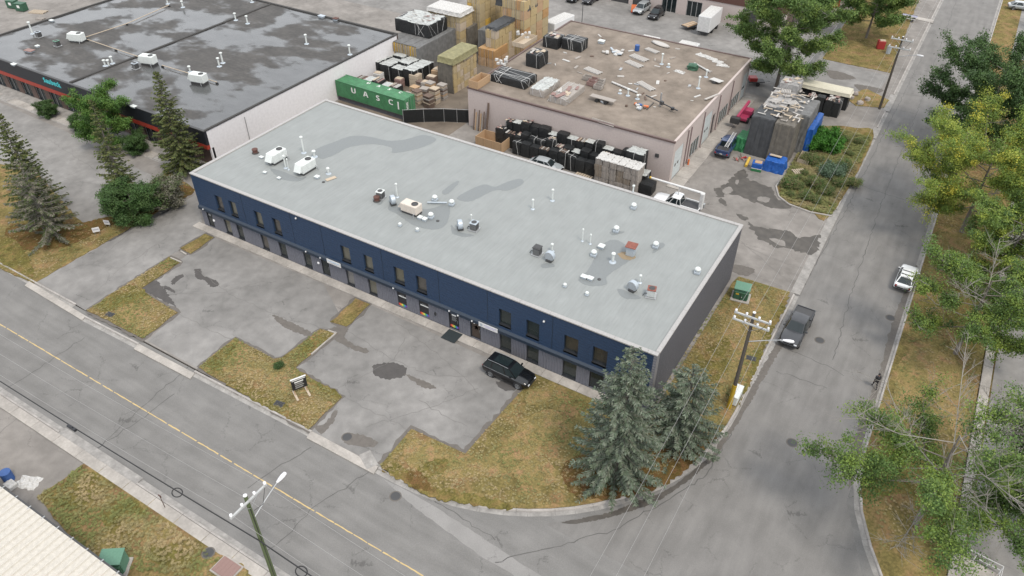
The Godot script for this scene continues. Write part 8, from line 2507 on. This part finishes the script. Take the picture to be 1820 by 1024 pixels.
	broadleaf("shrub", "bright green low shrub round the planter table", Vector3(-11.64, 0.16, -101.11), leafy_mesh(1.5, 2.2, 24, [C(0.05, 0.15, 0.02), C(0.04, 0.12, 0.018)], 0.0, 1.8, 0.05, 0.35, 0.12), 0, 1.0, "shrubs in the weedy plot", "shrub")
	broadleaf("shrub", "blue-green clump in the weedy plot", Vector3(-8.68, 0.16, -94.14), leafy_mesh(1.0, 1.0, 25, [C(0.10, 0.15, 0.10), C(0.08, 0.12, 0.08)], 0.0, 1.2, 0.05, 0.4, 0.09), 0, 1.0, "shrubs in the weedy plot", "shrub")
	broadleaf("shrub", "little shrub at the bend of the middle lawn", Vector3(-44.31, 0.16, -31.62), leafy_mesh(0.5, 0.3, 26, dark, 0.0, 0.3, 0.05, 0.3, 0.06), 0, 0.55, "", "shrub")
	var weed := leafy_mesh(0.9, 0.7, 27, [C(0.07, 0.12, 0.035), C(0.11, 0.15, 0.05), C(0.20, 0.17, 0.09)], 0.0, 0.45, 0.05, 0.9, 0.07)
	var spots := [Vector3(-11.86, 0.16, -86.44), Vector3(-11.43, 0.16, -88.73), Vector3(-10.12, 0.16, -86.9), Vector3(-10.09, 0.16, -90.34), Vector3(-12.17, 0.16, -91), Vector3(-8.79, 0.16, -86.51), Vector3(-8.09, 0.16, -89.22), Vector3(-7.71, 0.16, -96.75), Vector3(-7.91, 0.16, -101.02), Vector3(-7.61, 0.16, -104.91), Vector3(-7.36, 0.16, -92.02), Vector3(-11.85, 0.16, -95.93), Vector3(-10.77, 0.16, -97.48), Vector3(-9.45, 0.16, -104.73), Vector3(-5.84, 0.16, -92.95), Vector3(-12.75, 0.16, -88.39), Vector3(-11.73, 0.16, -92.6), Vector3(-10, 0.16, -102.12)]
	for i in spots.size():
		broadleaf("weed_clump", "knee-high mixed weed clump in the weedy corner plot", spots[i], weed, i * 67, 0.4 + 0.17 * (i % 4), "weed clumps in the corner plot", "weed")
	grass()


# loose grass and weeds: real blades, too many to count
func grass() -> void:
	var tm := MB.new()
	tm.tint = true
	for i in 7:
		var a := TAU * i / 7
		var o := Vector3(cos(a), 0, sin(a))
		blade(tm, Vector3.ZERO, o * 0.12 + Vector3(0, 0.045 + 0.02 * (i % 3), 0), Vector3(-o.z, 0, o.x) * 0.022, Vector3.UP)
	var shape := tm.mesh()
	var plots := [
		[[-66.55, -27.48, -66.77, -32.14, -66.85, -37.91, -65.04, -37.92, -64.92, -32.39, -58.54, -31.98, -58.19, -27.61], 1100, 0.16, 0.0], [[-50.56, -27.7, -50.68, -32.39, -45.33, -32.12, -44.86, -32.67, -44.6, -37.53, -42.8, -37.87, -42.87, -34.33, -42.97, -32.34, -36.8, -31.9, -36.66, -27.51], 2200, 0.16, 0.0],
		[[-28.61, -27.34, -29.08, -27.78, -29.27, -32.1, -23.86, -32.3, -23.64, -38.6, -23.37, -42.79, -17.96, -43.01, -13.16, -45, -13.21, -51.75, -12.16, -67.28, -6.74, -67.47, -6.32, -47.43, -6.98, -42.26, -8.59, -37.76, -10.95, -34.42, -14.13, -31.12, -17.84, -28.97, -22.09, -27.57], 6500, 0.15, 0.0],
		[[-49.98, -11.41, -49.66, -15.82, -47.02, -15.98, -31.06, -15.77, -32.86, -13.76, -40.43, -10.17], 2200, 0.15, 0.15], [[-80.68, -26.92, -75.22, -27.29, -75.29, -36.88, -75.53, -48.99, -81.55, -46.55, -80.24, -36.78, -88.79, -31.8], 1500, 0.14, 0.0], [[-13.75, -89.49, -13.05, -85.51, -11.38, -84.73, -8.91, -84.34, -6.51, -84.81, -6.3, -107.78, -11.76, -108.2, -14.24, -105.46, -13.95, -98.35], 6000, 0.16, 0.45],
		[[4.7, -106, 11.3, -106, 11.3, -44, 7, -40.5, 5.2, -46], 2600, 0.14, 0.05], [[-19.08, -132.8, -19.61, -151.16, -18.5, -168.45, -9.12, -172.31, -8.2, -132.69], 1200, 0.15, 0.0],
	]
	var mm := MultiMesh.new()
	mm.transform_format = MultiMesh.TRANSFORM_3D
	mm.use_colors = true
	mm.mesh = shape
	var tf := []
	var cs := []
	var r := RandomNumberGenerator.new()
	r.seed = 77
	var fn := noise(5, 0.16, 3)
	for p in plots:
		var poly := V2(p[0])
		var lo := poly[0]
		var hi := poly[0]
		for q in poly:
			lo = lo.min(q)
			hi = hi.max(q)
		var k := 0
		var tries := 0
		while k < p[1] and tries < p[1] * 8:
			tries += 1
			var q := Vector2(r.randf_range(lo.x, hi.x), r.randf_range(lo.y, hi.y))
			if not Geometry2D.is_point_in_polygon(q, poly):
				continue
			k += 1
			if q.x > -27.2 and q.y > -48.4 and q.x < -5 and q.distance_to(Vector2(-27.2, -48.4)) > 20.4 or q.y < -15.1 and q.y > -17:
				continue
			var dry := clampf(fn.get_noise_2d(q.x, q.y) * 1.6 + 0.55 - p[3], 0, 1)
			var s: float = r.randf_range(0.5, 1.25) * (1.0 + p[3] * 2.2)
			tf.append(Transform3D(Basis(Vector3.UP, r.randf() * TAU).scaled(Vector3(s, s * r.randf_range(0.7, 1.4), s)), Vector3(q.x, p[2], q.y)))
			var c := C(0.145, 0.155, 0.06).lerp(C(0.27, 0.215, 0.12), dry) * r.randf_range(0.75, 1.2)
			c.a = 1.0
			cs.append(c)
	mm.instance_count = tf.size()
	for i in tf.size():
		mm.set_instance_transform(i, tf[i])
		mm.set_instance_color(i, cs[i])
	var g := MultiMeshInstance3D.new()
	g.name = "grass"
	g.multimesh = mm
	g.material_override = M.tuft
	add_child(g)
	tag(g, "short dry grass and weeds on the lawns", "grass", "", "stuff")
